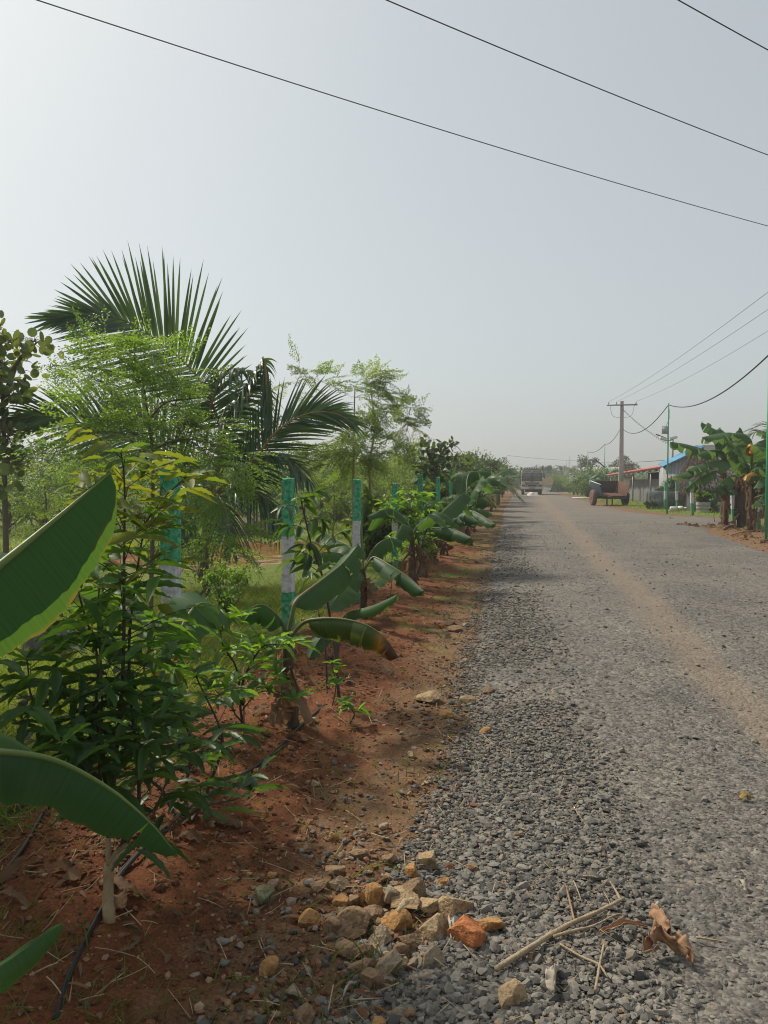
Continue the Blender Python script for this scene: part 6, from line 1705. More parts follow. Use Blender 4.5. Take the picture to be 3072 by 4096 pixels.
# ---------------------------------------------------------------- thatched hut
def thatch_cloud(mb, tri, n, L, w, down, mat=0, seed=1):
    rg = np.random.default_rng(seed)
    a, bb, c, d = [np.asarray(q, float) for q in tri]
    u, v = rg.random(n), rg.random(n)
    P = (a * (1-u)[:, None] + bb * u[:, None]) * (1-v)[:, None] + (d * (1-u)[:, None] + c * u[:, None]) * v[:, None]
    nn = norm(np.cross(bb - a, d - a)); nn = nn if nn[2] > 0 else -nn
    scatter(mb, T_BLADE, P + nn * rg.uniform(0, .09, (n, 1)), np.asarray(down) + rg.normal(0, .22, (n, 3)), nn + rg.normal(0, .3, (n, 3)), L * rg.uniform(.6, 1.2, n), w, mat)
def hut(px, d, wdt, dep, he, hr, lab, mat, name='thatched_hut', ov=.4, yaw=0.0, open_dark=True):
    b = GZ(px, d, 0)
    t = thing(name, lab, 'hut', b, 'thatched huts behind the fence')
    Q = rotz(yaw)
    W_ = lambda x, y, z: b + Q @ np.array([x, y, z])
    mb = MB(); box(mb, b + [0, 0, he / 2], (wdt, dep, he), Q); mb.build('wall', M['grey_block'], t)
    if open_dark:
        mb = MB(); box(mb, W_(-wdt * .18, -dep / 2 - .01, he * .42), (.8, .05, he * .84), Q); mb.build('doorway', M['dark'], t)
    mb = MB(); hw, hd = wdt / 2 + ov, dep / 2 + ov
    lo = he - ov * .9
    r0_, r1_ = W_(-wdt * .28, 0, hr), W_(wdt * .28, 0, hr)
    c00, c10, c11, c01 = W_(-hw, -hd, lo), W_(hw, -hd, lo), W_(hw, hd, lo), W_(-hw, hd, lo)
    V = np.array([c00, c10, c11, c01, r0_, r1_])
    mb.add(V, [(0, 1, 5, 4), (2, 3, 4, 5), (1, 2, 5), (3, 0, 4)], 0, rnd=.2)
    dn = lambda p, q: norm(q - p)
    thatch_cloud(mb, [c00, c10, r1_, r0_], 3200, .5, .05, Q @ np.array([0, -hd, lo - hr]) / np.hypot(hd, hr - lo), 0, 3)
    thatch_cloud(mb, [c01, c00, r0_, r0_], 1400, .5, .05, Q @ np.array([-(hw - wdt*.28), 0, lo - hr]) / np.hypot(hw, hr - lo), 0, 4)
    thatch_cloud(mb, [c10, c11, r1_, r1_], 1200, .5, .05, Q @ np.array([(hw - wdt*.28), 0, lo - hr]) / np.hypot(hw, hr - lo), 0, 5)
    mb.build('roof', M[mat], t)
    return t, W_
hut(2808, 43.5, 1.7, 2.6, 1.45, zpx(1806, 44), "brown thatched hut with its roof sweeping low to the left", 'thatch', ov=.5, yaw=-.1)
t, W_ = hut(2868, 39.8, 2.4, 2.2, 1.55, zpx(1905, 39.8) + .35, "small grey thatched hut with a white corner post behind the tubs", 'thatch_grey', ov=.25, yaw=.1, open_dark=False)
mb = MB(); box(mb, W_(-1.23, -1.13, .72), (.14, .14, 1.45)); mb.build('corner_post', M['white_wall'], t)
for px, d, lab, seed in ((2812, 38.5, "concrete ring tub planted with croton and a green shrub", 1), (2875, 39.0, "concrete ring tub partly hidden behind a banana stem", 2)):
    b = GZ(px, d, 0)
    t = thing('planter_tub', lab, 'planter', b, 'concrete ring tubs')
    mb = MB(); pr = [(.28, -.02)]
    for k in range(3): pr += [(.29 + .02 * k, .17 * k + .01), (.305 + .02 * k, .17 * k + .09), (.29 + .02 * k, .17 * k + .165)]
    pr += [(.34, .53), (.30, .53), (.29, .45)]
    lathe(mb, pr, b, 26); mb.build('tub', M['tubconc'], t)
    mb = MB(); lathe(mb, [(.30, .42), (.15, .46), (.02, .47)], b, 16); mb.build('soil', M['dark'], t)
for px, d, h, rx, mt, lab, nm in ((2793, 38.5, .75, .28, 'lance_young', "yellow-green croton growing in the concrete tub", 'croton'), (2826, 38.4, .85, .36, 'lance_mid', "leafy green shrub growing in the concrete tub", 'shrub')):
    b = GZ(px, d, .44)
    t = thing(nm, lab, 'shrub', b)
    clump_tree(t, b, h, rx, 840 + px % 7, n=420, leaf=.12, mat=mt, trunk=.02, crown0=.2, clumps=9, tmpl=T_LANCE)
base = GZ(2858, 29, 0)
t = thing('seedling', "thin leggy shoot rising from the grass before the left banana stem", 'seedling', base, 'seedlings on the verge')
sapling(t, [[base, base + [-.03, 0, .6], base + [-.2, 0, 1.05]]], 12, .12, .05, 57, mats=('lance_mid', 'lance_bright'), t0=.45, r=(.012, .005), twig_gap=.12, twigL=(.1, .25), tmpl=T_LANCE)

# ---------------------------------------------------------------- roll of wire mesh
b = GZ(2650, 43.6, 0)
t = thing('mesh_roll', "large grey-green roll of wire mesh lying on the grass", 'mesh roll', b)
mb = MB(); rg = np.random.default_rng(2)
hl = .80
for layer, rr in enumerate((.50, .44, .36)):
    for sgn in (-1, 1):
        for k in range(34 if layer == 0 else 22):
            a0 = k / (34 if layer == 0 else 22) * 6.283; P = []
            for i in range(26):
                u = i / 25; a = a0 + sgn * u * 4.2
                P.append(b + [(u - .5) * 2 * hl * (1 + .03 * math.sin(a * 3)), math.cos(a) * rr * .95, .50 + math.sin(a) * rr * (1 + .05 * math.sin(u * 5))])
            tube(mb, np.array(P), .0065, 3, cap=False)
mb.build('wire_coil', M['mesh_wire'], t)
mb = MB()
for e in (-1, 1):
    for rr in (.5, .40, .30, .2): tube(mb, [b + [e * hl, math.cos(a) * rr * .95, .5 + math.sin(a) * rr] for a in np.linspace(0, 6.283, 30)], .008, 4, cap=False)
mb.build('edge_wire', M['mesh_wire'], t)
b = GZ(2600, 43.2, 0)
t = thing('bush', "small dark dry bush at the end of the wire mesh roll", 'bush', b)
clump_tree(t, b, .5, .35, 851, n=500, leaf=.1, mat='bush3', trunk=.02, crown0=.05, clumps=8)
b = GZ(2665, 45.2, 0)
t = thing('bush', "grey-green bush behind the wire mesh roll against the shed", 'bush', b)
clump_tree(t, b, 1.9, .8, 852, n=1500, leaf=.09, mat='bush3', trunk=.03, crown0=.1, clumps=10)
# white can and pipe beside the roll
b = GZ(2697, 41, 0)
mb = MB(); lathe(mb, [(.02, -.22), (.10, -.215), (.115, -.19), (.115, .17), (.10, .19), (.05, .2), (.05, .235), (.02, .24)], b + [0, 0, .115], 18, rot=roty(R(90)))
tag(mb.build('can', M['white_plastic'], loc=b), "white plastic can lying on its side by the painted post", 'can')
b = GZ(2722, 41.3, 0)
mb = MB(); rg = np.random.default_rng(8)
v = IV.copy()
for k, (c, s) in enumerate((((0, 0, .13), (.2, .16, .13)), ((.26, .05, .10), (.15, .14, .10)), ((-.24, .1, .11), (.11, .11, .11)))):
    th_ = np.linspace(0, math.pi, 9)
    lathe(mb, [(max(.01, math.sin(a)) * s[0] * rg.uniform(.85, 1.1), -math.cos(a) * s[2]) for a in th_], b + np.array(c), 12)
tag(mb.build('plastic_bag', M['white_plastic'], loc=b), "crumpled white plastic bags heaped beside the painted post", 'plastic bag')
b = GZ(2700, 39.8, 0)
mb = MB(); tube(mb, [b + [-.5, 0, .03], b + [.35, .1, .03]], .02, 6); tag(mb.build('plank', M['stick'], loc=b), "thin pale stick on the grass in front of the white can", 'stick')

# ---------------------------------------------------------------- banana clump on the right
SB = [("tall banana plant of the right-hand clump, leftmost stem with ragged brown base", (2901, 27.0), (1050, 770), (
        ((1060, 800, 27), (950, 640, 27), (850, 470, 27), (730, 410, 26.6), (500, 340, 26.2), (285, 305, 25.8)),
        ((1050, 800, 27), (930, 720, 27), (840, 740, 26.8), (650, 850, 26.4), (495, 975, 26)),
        ((1050, 800, 27), (1000, 880, 26.7), (930, 960, 26.5), (865, 990, 26.3)),
        ((1060, 800, 27), (1000, 640, 27), (880, 590, 26.8), (620, 690, 26.2), (330, 795, 25.7)),
        ((1070, 800, 27), (1120, 900, 26.8), (1110, 970, 26.7), (1080, 1010, 26.6)))),
      ("tallest banana plant of the right-hand clump, dark drooping leaf to its left", (2967, 25.8), (1290, 600), (
        ((1290, 640, 25.8), (1240, 480, 25.8), (1120, 440, 25.6), (900, 425, 25.3), (720, 450, 25.1), (662, 500, 25)),
        ((1290, 640, 25.8), (1230, 570, 25.6), (1100, 555, 25.3), (850, 590, 25), (640, 650, 24.8), (535, 700, 24.7)),
        ((1290, 620, 25.8), (1250, 330, 25.8), (1180, 195, 25.7), (980, 190, 25.4), (735, 240, 25)),
        ((1290, 620, 25.8), (1150, 400, 26), (1000, 190, 26.2), (870, 110, 26.3), (725, 30, 26.4)),
        ((1280, 620, 25.8), (1180, 500, 25.4), (1050, 380, 25.2), (960, 310, 25.1)),
        ((1280, 640, 25.8), (1250, 750, 25.4), (1120, 790, 25.2), (990, 880, 25)),
        ((1300, 620, 25.8), (1350, 420, 25.4), (1330, 270, 25.2), (1160, 200, 25.1)),
        ((1290, 620, 25.8), (1180, 300, 26.3), (1000, 130, 26.6), (985, 100, 26.6)))),
      ("banana plant of the right-hand clump with an orange withered leaf", (3005, 23.6), (1430, 700), (
        ((1430, 730, 23.6), (1350, 600, 23.4), (1250, 470, 23.2), (1080, 360, 23)),
        ((1430, 730, 23.6), (1430, 480, 23.4), (1400, 260, 23.3), (1300, 190, 23.2), (1150, 185, 23.2)),
        ((1440, 730, 23.6), (1480, 480, 23.8), (1500, 330, 24), (1620, 270, 24.2)),
        ((1440, 740, 23.6), (1540, 560, 23.4), (1640, 420, 23.2), (1760, 430, 23)),
        ((1440, 750, 23.6), (1500, 690, 23.2), (1430, 760, 23), (1330, 830, 22.9)),
        ((1440, 750, 23.6), (1600, 640, 23.4), (1760, 680, 23.2), (1900, 800, 23)),
        ((1430, 740, 23.6), (1330, 640, 23.2), (1250, 560, 23), (1180, 420, 22.9)),
        ((1440, 730, 23.6), (1350, 300, 23.8), (1280, 120, 24), (1250, 110, 24)))),
      ("banana plant beside the slim green pole at the right edge", (3090, 22.8), (1680, 850), (
        ((1680, 880, 22.8), (1640, 1000, 22.5), (1560, 1100, 22.3), (1440, 1195, 22.1)),
        ((1680, 860, 22.8), (1600, 700, 22.6), (1530, 660, 22.4), (1475, 700, 22.2)),
        ((1690, 860, 22.8), (1600, 800, 22.5), (1540, 840, 22.4), (1480, 960, 22.3)),
        ((1690, 850, 22.8), (1690, 600, 22.6), (1620, 420, 22.4), (1430, 340, 22.3)),
        ((1690, 850, 22.8), (1760, 600, 23), (1660, 200, 23.2), (1500, 150, 23.3)),
        ((1690, 850, 22.8), (1800, 700, 22.8), (1950, 650, 22.8), (2100, 750, 22.8)))) ]
for k, (lab, (px, d), (cx, cy), leaves) in enumerate(SB):
    base = GZZ(px, d)
    t = thing('banana_plant', lab, 'banana plant', base, 'banana plants')
    pseudostem(t, base, t3(cx, cy - 30, d), [.085, .13, .09, .10][k], .06, 'stem_dry', 8, 300 + k)
    for i, pp in enumerate(leaves):
        add_leaf(t, seq(t3, *pp), [.36, .38, .36, .32][k] * rng.uniform(.85, 1.1), 'banana_far', seed=310 + 10 * k + i, fold=float(rng.uniform(.4, .9)), roll=float(rng.normal(0, .2)), tears=int(rng.integers(4, 10)), pet=.16, rough=1.5)
    for i in range(3):
        a = rng.uniform(0, 6.283); o = np.array([math.cos(a), math.sin(a), 0]); p = t3(cx, cy, d)
        add_leaf(t, [p, p + o * .25 - [0, 0, .1], p + o * .32 - [0, 0, rng.uniform(.6, 1.1)]], .13, 'dry_leaf', 'stem_dry', fold=1.1, seed=360 + 10 * k + i, tears=8, pet=.1, rough=4)
    if k == 2:
        add_leaf(t, seq(t3, (1430, 720, 23.4), (1400, 420, 23), (1420, 330, 22.9), (1410, 470, 22.8)), .16, 'banana_orange', fold=.5, seed=399, tears=3, pet=.4)
    if k == 3:
        add_leaf(t, seq(t3, (1680, 870, 22.6), (1480, 740, 22.3), (1380, 760, 22.2), (1345, 850, 22.1)), .14, 'banana_yellow', fold=.6, seed=398, tears=3, pet=.4)
base = GZ(3150, 30, 0)
t = thing('coconut_palm', "dark palm showing behind the banana clump at the right edge", 'palm', base, 'coconut palms')
auto_palm(t, base, 2.6, 10, 2.2, 391, 'palm', 30, .7, .045, .13)
for k, (px, d, H, RX, mt) in enumerate([(3060, 34, 1.6, 1.2, 'bush2'), (3120, 28, 1.4, 1.0, 'bush2'), (2960, 40, 1.5, 1.3, 'bush2')]):
    base = GZ(px, d, 0)
    t = thing('bush', "green bush behind the right-hand banana clump", 'bush', base, 'bushes behind the banana clump')
    clump_tree(t, base, H, RX, 860 + k, n=1300, leaf=.1, mat=mt, trunk=.04, crown0=.1, clumps=12)
for k, (pp, r, lab) in enumerate([([(1140, 1640), (1300, 1600), (1660, 1545)], .022, "long thin branch lying on the red soil before the banana stems"), ([(1030, 1555), (1100, 1510), (1200, 1490)], .03, "short bent branch at the foot of the left banana stem")]):
    P = [zg(GR(2600 + x * .2845, 1680 + y * .2845)) + [0, 0, .04] for x, y in pp]
    mb = MB(); tube(mb, spline(P, 10), [r, r * .6], 6, jit=.1); tag(mb.build('branch', M['husk'], loc=P[0]), lab, 'branch')
# dead leaves on the soil there
for k, (x, y) in enumerate([(480, 1480), (640, 1500), (750, 1510), (840, 1500), (1010, 1510), (1330, 1660), (1560, 1730), (300, 1395), (1260, 1590)]):
    c = zg(GR(2600 + x * .2845, 1680 + y * .2845)) + [0, 0, .03]
    a = rng.uniform(0, 6.283); o = np.array([math.cos(a), math.sin(a), 0]); l = rng.uniform(.25, .45)
    bl, _ = banana_blade([c - o * l, c + [0, 0, .06], c + o * l], .09, fold=-.3, seed=870 + k, tears=4, pet=0, rough=4)
    tag(bl.build('fallen_leaf', M['dry_leaf'], loc=c), "curled brown banana leaf fallen near the right-hand clump", 'fallen leaf', 'fallen leaves by the right-hand clump')

# ---------------------------------------------------------------- far end of the road
for k, (px, d, H, RX, n, lab) in enumerate([(2352, 130, 6.3, 2.2, 2200, "round-crowned tree behind the far pole, left of the concrete pole"), (2494, 132, 6.6, 2.6, 2400, "round-crowned tree directly behind the concrete pole"), (2190, 172, 5.7, 2.0, 1600, "tall dark tree rising beyond the tanker"), (2160, 190, 6.0, 2.4, 1500, "dark tree whose top shows at the lorry's right shoulder"),
                                             (2069, 170, 4.6, 4.0, 1500, "low spreading tree left of the lorry's cab"), (2030, 150, 4.2, 3.4, 1500, "far tree above the end of the left verge")]):
    base = GZ(px, d, 0)
    t = thing('tree', lab, 'tree', base, 'far trees at the end of the road')
    clump_tree(t, base, H, RX, 900 + k, n=n, leaf=.30, mat='bush3', trunk=.16, crown0=.3, clumps=15)
for k, (px, d, H) in enumerate([(2220, 185, 3.6), (2243, 180, 4.0), (2272, 190, 3.8), (2288, 170, 3.8)]):
    base = GZ(px, d, 0)
    t = thing('coconut_palm', ["coconut palm nearest the tanker in the far palm row", "second coconut palm from the tanker in the far row", "coconut palm left of the farthest pole", "coconut palm at the white house's left corner"][k], 'palm', base, 'far palm row')
    auto_palm(t, base, H, 12, 2.6, 910 + k, 'palm_far', 18, .9, .14, .14)
for k, (px, d, H, RX) in enumerate([(2205, 150, 3.0, 3.5), (2245, 150, 3.2, 3.5), (2285, 155, 3.0, 3.0), (2130, 200, 4.0, 6), (2330, 180, 3.6, 6), (2100, 210, 4.2, 6), (2420, 150, 3.4, 4), (2460, 160, 3.6, 5), (2540, 150, 3.6, 5), (2620, 140, 3.6, 4)]):
    base = GZ(px, d, 0)
    t = thing('bush', "far green bush closing the view at the end of the road", 'bush', base, 'far bushes at the end of the road')
    clump_tree(t, base, H, RX, 920 + k, n=1400, leaf=.26, mat='bush2', trunk=.08, crown0=.08, clumps=14)
for k, (px, d) in enumerate([(2240, 127), (2252, 128), (2264, 126), (2276, 125)]):
    base = GZ(px, d, 0)
    mb = MB(); rg = np.random.default_rng(930 + k); n = 700
    P = base + np.stack([rg.normal(0, .6, n), rg.normal(0, .6, n), np.zeros(n)], 1)
    a = rg.uniform(0, 6.283, n)
    scatter(mb, T_BLADE, P, np.stack([np.cos(a) * .4, np.sin(a) * .4, np.ones(n)], 1), np.stack([-np.cos(a), -np.sin(a), np.full(n, .4)], 1), rg.uniform(1.4, 3.1, n), .09)
    tag(mb.build('reed_clump', M['bush1'], loc=base), "clump of tall pale-green reeds right of the tanker", 'reeds', 'reed clumps right of the tanker')
FB = ["low banana plant at the edge of the far right-hand bushes", "banana plant with an orange dead leaf among the far bushes", "banana plant in front of the far slim poles", "banana plant just left of the trailer", "banana plant behind the trailer's left wheel", "banana plant rising beside the street lamp pole"]
for k, (px, d, H) in enumerate([(2295, 96, 1.3), (2325, 88, 1.6), (2345, 82, 2.0), (2365, 78, 1.7), (2392, 80, 2.1), (2425, 78, 2.3)]):
    base = GZ(px, d, 0)
    t = thing('banana_plant', FB[k], 'banana plant', base, 'banana plants')
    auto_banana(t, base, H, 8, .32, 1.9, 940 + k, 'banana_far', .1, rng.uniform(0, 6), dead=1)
    if k == 1:
        p = base + [0, -.3, 1.4]; add_leaf(t, [p, p + [.25, -.2, .2], p + [.35, -.3, -.5]], .2, 'banana_orange', fold=.5, seed=4, tears=2, pet=.2)
for k, (px, d, H, RX) in enumerate([(2310, 92, 1.6, 1.6), (2340, 90, 2.6, 1.8), (2370, 88, 3.0, 2.0), (2400, 90, 2.8, 2.0), (2440, 88, 2.6, 1.8), (2350, 76, 1.3, 1.2)]):
    base = GZ(px, d, 0)
    t = thing('bush', "leafy green bush left of the trailer among banana plants", 'bush', base, 'bushes left of the trailer')
    clump_tree(t, base, H * 1.3, RX, 950 + k, n=1300, leaf=.17, mat='bush2', trunk=.05, crown0=.08, clumps=13)
b = GZ(2316, 125, 0)
t = thing('white_house', "small white house with grey sheet roof at the far end of the road", 'house', b)
hb('wall', 'white_wall', (.6, 2, 1.4), (3.4, 4, 2.8)); hb('roof', 'asbestos', (.8, 2, 2.95), (4.4, 5, .16)); hb('door', 'dark', (.1, -.02, 1.0), (.8, .06, 2.0)); hb('window', 'dark', (1.5, -.02, 1.6), (.8, .06, .9)); hb('gate_pillar', 'white_wall', (-1.3, -.6, 1.3), (.5, .5, 2.6))
b = GZ(2440, 102, 0)
t = thing('sheet_roofed_house', "long low house with pale sheet roof behind the far bushes", 'house', b)
hb('wall', 'asbestos', (0, 3, 1.3), (6, 5, 2.4)); 
mb = MB(); V = []
for i in range(120):
    x = -3.4 + 6.8 * i / 119; z = .03 * math.cos(i * 1.9)
    V += [b + [x, -.2, 2.7 + z], b + [x, 3, 3.6 + z], b + [x, 6.2, 2.7 + z]]
V = np.array(V); i = np.arange(119) * 3
mb.add(V, [np.concatenate([np.stack([i, i+3, i+4, i+1], 1), np.stack([i+1, i+4, i+5, i+2], 1)])]); o = mb.build('roof', M['asbestos'], t); m = o.modifiers.new('thick', 'SOLIDIFY'); m.thickness = .04
# distant wood that closes the plain on every side
mb = MB(); rg = np.random.default_rng(99)
n = 26000
a = rg.uniform(R(-75), R(75), n); d = rg.uniform(215, 330, n)
x = np.sin(a - .15) * d; y = np.cos(a - .15) * d
top_ = 3.0 + 3.4 * fbm(a * 26, d * .03, 12)
P = np.stack([x, y, top_ * rg.uniform(0, 1, n) ** .6], 1)
scatter(mb, T_OVAL, P, rg.normal(0, 1, (n, 3)), rg.normal(0, 1, (n, 3)), rg.uniform(.8, 2.0, n), rg.uniform(.6, 1.2, n), 0, np.clip(fbm(a * 60, d * .05, 14) + rg.normal(0, .12, n), 0, 1))
tag(mb.build('distant_woods', M['bush3']), kind='stuff')
# ---------------------------------------------------------------- stones of the roadside pile
def rock_mesh(dim, seed, cuts=11):
    rg = np.random.default_rng(seed)
    v, f = IV.copy(), IF.copy()
    for _ in range(3):
        vs = list(map(tuple, v)); cache = {}; nf = []
        def midp(a, b):
            k = (min(a, b), max(a, b))
            if k not in cache:
                m = (np.array(vs[a]) + np.array(vs[b])) / 2; vs.append(tuple(m / np.linalg.norm(m))); cache[k] = len(vs) - 1
            return cache[k]
        for a, b, c in f:
            x, y, z = midp(a, b), midp(b, c), midp(c, a)
            nf += [(a, x, z), (x, b, y), (z, y, c), (x, y, z)]
        v, f = np.array(vs), np.array(nf)
    for _ in range(cuts):
        n = norm(rg.normal(0, 1, 3)); h = rg.uniform(.42, .80)
        dd = v @ n
        v = np.where((dd > h)[:, None], v - n * (dd - h)[:, None] * .97, v)
    v = v * (1 + (fbm(v[:, 0] * 4 + seed, v[:, 1] * 4 + v[:, 2] * 3, seed, 3) - .5)[:, None] * .10)
    ext = v.max(0) - v.min(0)
    return (v - (v.max(0) + v.min(0)) / 2) / ext * np.asarray(dim), f
def rock(c, x, y, s, w, h, mat, lab, seed, group='stones of the roadside pile', lift=0.0):
    px, py = c
    pb = (px + x * s, py + (y + h * .33) * s)
    g = GR(*pb)
    d = float(np.dot(g - C0, CFW))
    wm = w * s / FPX * d; hm = h * s / FPX * d
    wm *= 1.12; hm *= 1.1
    dim = (wm * 1.04, wm * (.75 + .3 * ((seed * 37) % 10) / 10), max(.5 * wm, min(hm * .92, wm * 1.1)))
    v, f = rock_mesh(dim, seed)
    v = v @ rotz(YAW + (((seed * 53) % 20) - 10) * .04).T
    z = float(top_z(np.array(g[0]), np.array(g[1]))) + dim[2] * .24 + lift
    mb = MB(); mb.add(v, [f])
    o = mb.build('stone', M[mat], local=True, smooth=False)
    o.location = (g[0], g[1], z)
    return tag(o, lab, 'stone', group)
P7 = (1000, 3000)
RK = [(1075, 655, 110, 150, 'rock_tan', "upright tan stone alone in the gravel above the pile"), (975, 740, 75, 110, 'rock_ochre', "narrow ochre stone leaning at the top of the pile"),
      (530, 810, 125, 90, 'rock_tan', "flat tan slab at the pile's upper left corner"), (690, 880, 75, 120, 'rock_ochre', "small rust-coloured stone against the ochre stone"),
      (757, 880, 110, 160, 'rock_ochre', "tall ochre stone beside the rust-coloured one"), (850, 890, 95, 180, 'rock_grey', "tall grey-brown stone in the middle of the pile"),
      (990, 868, 140, 110, 'rock_brown', "reddish crumbly stone at the back of the pile"), (918, 888, 100, 60, 'rock_tan', "small tan stone wedged behind the light slab"),
      (940, 945, 150, 85, 'rock_tan', "light tan slab lying across the pile's centre"), (1078, 942, 120, 70, 'rock_tan', "rough tan stone between the slab and the big pale stone"),
      (1236, 945, 185, 135, 'rock_tan', "large pale stone with dark underside, right end of the pile's back row"), (625, 1055, 175, 185, 'rock_brown', "largest brown stone at the pile's left"),
      (745, 1003, 125, 95, 'rock_brown', "brown stone tucked behind the largest brown one"), (882, 1035, 170, 155, 'rock_ochre', "angular ochre stone left of the big yellow one"),
      (1090, 1055, 205, 175, 'rock_tan', "big rounded yellow-tan stone in front of the pile"), (1325, 1130, 215, 175, 'rock_orange', "bright orange stone at the pile's right front"),
      (1450, 1085, 150, 100, 'rock_ochre', "crumbly yellowish clod right of the orange stone"), (355, 1020, 120, 110, 'rock_ochre', "single ochre stone left of the pile, dark below"),
      (500, 1075, 105, 135, 'rock_brown', "dark brown stone at the pile's left edge"), (780, 1128, 140, 125, 'rock_grey', "greyish stone in front of the angular ochre one"),
      (968, 1140, 135, 120, 'rock_brown', "dull brown stone under the dry white leaf"), (590, 1205, 135, 110, 'rock_brown', "brown stone below the largest brown one"),
      (690, 1218, 100, 90, 'rock_brown', "small brown stone left of the mottled grey one"), (835, 1288, 155, 170, 'rock_grey', "mottled grey-tan stone at the pile's lower front"),
      (912, 1198, 90, 100, 'rock_brown', "small brown stone above the mottled grey one"), (1110, 1258, 120, 150, 'rock_grey', "upright grey-tan stone in the dark gravel"),
      (980, 1272, 90, 70, 'rock_grey', "small grey stone at the edge of the dark gravel"), (722, 1292, 95, 100, 'rock_brown', "small brown stone left of the pile's lower front"),
      (640, 1312, 90, 80, 'rock_brown', "low brown stone half sunk in soil below the pile"), (112, 1318, 105, 115, 'rock_ochre', "lone ochre stone on the dark soil"),
      (265, 1450, 105, 85, 'rock_grey', "lone flat grey-tan stone at the bottom of the soil"), (1585, 1500, 155, 195, 'rock_tan', "tan block at the end of the dry stick"),
      (740, 1385, 130, 170, 'rock_brown', "dark brown stone at the bottom of the pile"), (895, 1600, 105, 85, 'rock_grey', "grey stone sunk in the gravel at the bottom"),
      (330, 1590, 115, 150, 'rock_brown', "brown stone at the very bottom, thin weed before it"), (500, 530, 52, 62, 'rock_ochre', "small ochre cube-like stone alone on red soil"),
      (410, 845, 100, 70, 'rock_brown', "low brown stone left of the flat tan slab"), (512, 748, 105, 70, 'rock_brown', "low brown stone above the flat tan slab"),
      (547, 932, 90, 62, 'rock_ochre', "flat ochre stone left of the rust-coloured one"), (655, 635, 110, 70, 'rock_brown', "dull red-brown stone on the soil above the pile"),
      (1165, 800, 70, 60, 'rock_ochre', "small ochre stone in the gravel above the big pale one"), (1335, 745, 65, 60, 'rock_brown', "small brown stone in the gravel, far right of the pile"),
      (840, 680, 80, 55, 'rock_brown', "flat brown stone on the soil just above the pile"), (620, 915, 80, 60, 'rock_brown', "small brown stone between the two ochre ones"),
      (960, 1590, 60, 120, 'rock_brown', "narrow reddish stone at the bottom edge of the gravel")]
for k, (x, y, w, h, m, lab) in enumerate(RK):
    rock(P7, x, y, .6631, w, h, m, lab, 1000 + k, lift=.02 if 700 < x < 1150 and 850 < y < 1000 else 0)
K5 = (900, 1900)
for k, (x, y, w, h, m, lab) in enumerate([(1470, 1350, 85, 60, 'rock_tan', "tan stone on the gravel edge beside the verge"), (1335, 1452, 75, 50, 'rock_ochre', "ochre stone on the verge just below the flat slab"), (1565, 1552, 62, 42, 'rock_ochre', "ochre stone set in the loose gravel ridge"),
      (1222, 1365, 140, 26, 'rock_tan', "long flat tan slab lying on the brown verge"), (1350, 892, 60, 44, 'rock_tan', "tan stone among clods by the gravel, below the fan banana"), (1395, 930, 90, 50, 'rock_brown', "brown lump among the clods by the gravel"),
      (1310, 912, 50, 50, 'rock_orange', "red-brown clod at the verge side of the lumps"), (1330, 968, 60, 40, 'rock_brown', "low brown lump nearest in the row of clods"), (1530, 522, 48, 34, 'rock_tan', "pale stone far up the verge"), (1458, 905, 60, 30, 'rock_grey', "grey lump where the clods meet the gravel"),
      (985, 1200, 60, 34, 'rock_brown', "brown stone on the open red soil"), (750, 1270, 44, 50, 'rock_brown', "round brown stone at the foot of the leaning sapling"), (1590, 1315, 80, 24, 'rock_brown', "flat brown stone in the gravel beside the tan one")]):
    rock(K5, x, y, .6631, w, h, m, lab, 1100 + k, 'stones along the verge')
for k in range(70):
    x = rng.uniform(-2.6, -.35); y = rng.uniform(1.6, 9) ** 1
    v, f = rock_mesh((1, rng.uniform(.7, 1), rng.uniform(.5, .8)), 1200 + k, 8)
    s = rng.uniform(.02, .055)
    mb = MB(); mb.add(v * s, [f]); o = mb.build('stone', M[['rock_tan', 'rock_ochre', 'rock_brown', 'rock_grey'][k % 4]], local=True, smooth=False)
    o.location = (x, y, float(gz_full(np.array(x), np.array(y))) + s * .2); o.rotation_euler = (0, 0, rng.uniform(0, 6))
    tag(o, "small brownish stone lying loose on the red soil", 'stone', 'small loose stones on the soil')

for k in range(60):
    a, r = rng.uniform(0, 6.283), rng.uniform(0, 1) ** .6
    g = GR(1000 + (800 + 330 * r * math.cos(a)) * .6631, 3000 + (1080 + 260 * r * math.sin(a)) * .6631)
    v, f = rock_mesh((1, rng.uniform(.7, 1), rng.uniform(.5, .8)), 1500 + k, 8)
    sz = rng.uniform(.018, .042)
    mb = MB(); mb.add(v * sz, [f]); o = mb.build('stone', M[['rock_tan', 'rock_brown', 'rock_brown', 'rock_grey'][k % 4]], local=True, smooth=False)
    o.location = (g[0], g[1], float(top_z(np.array(g[0]), np.array(g[1]))) + sz * .25); o.rotation_euler = (0, 0, rng.uniform(0, 6))
    tag(o, "small chip of brown stone between the larger stones of the pile", 'stone', 'small chips of the roadside pile')

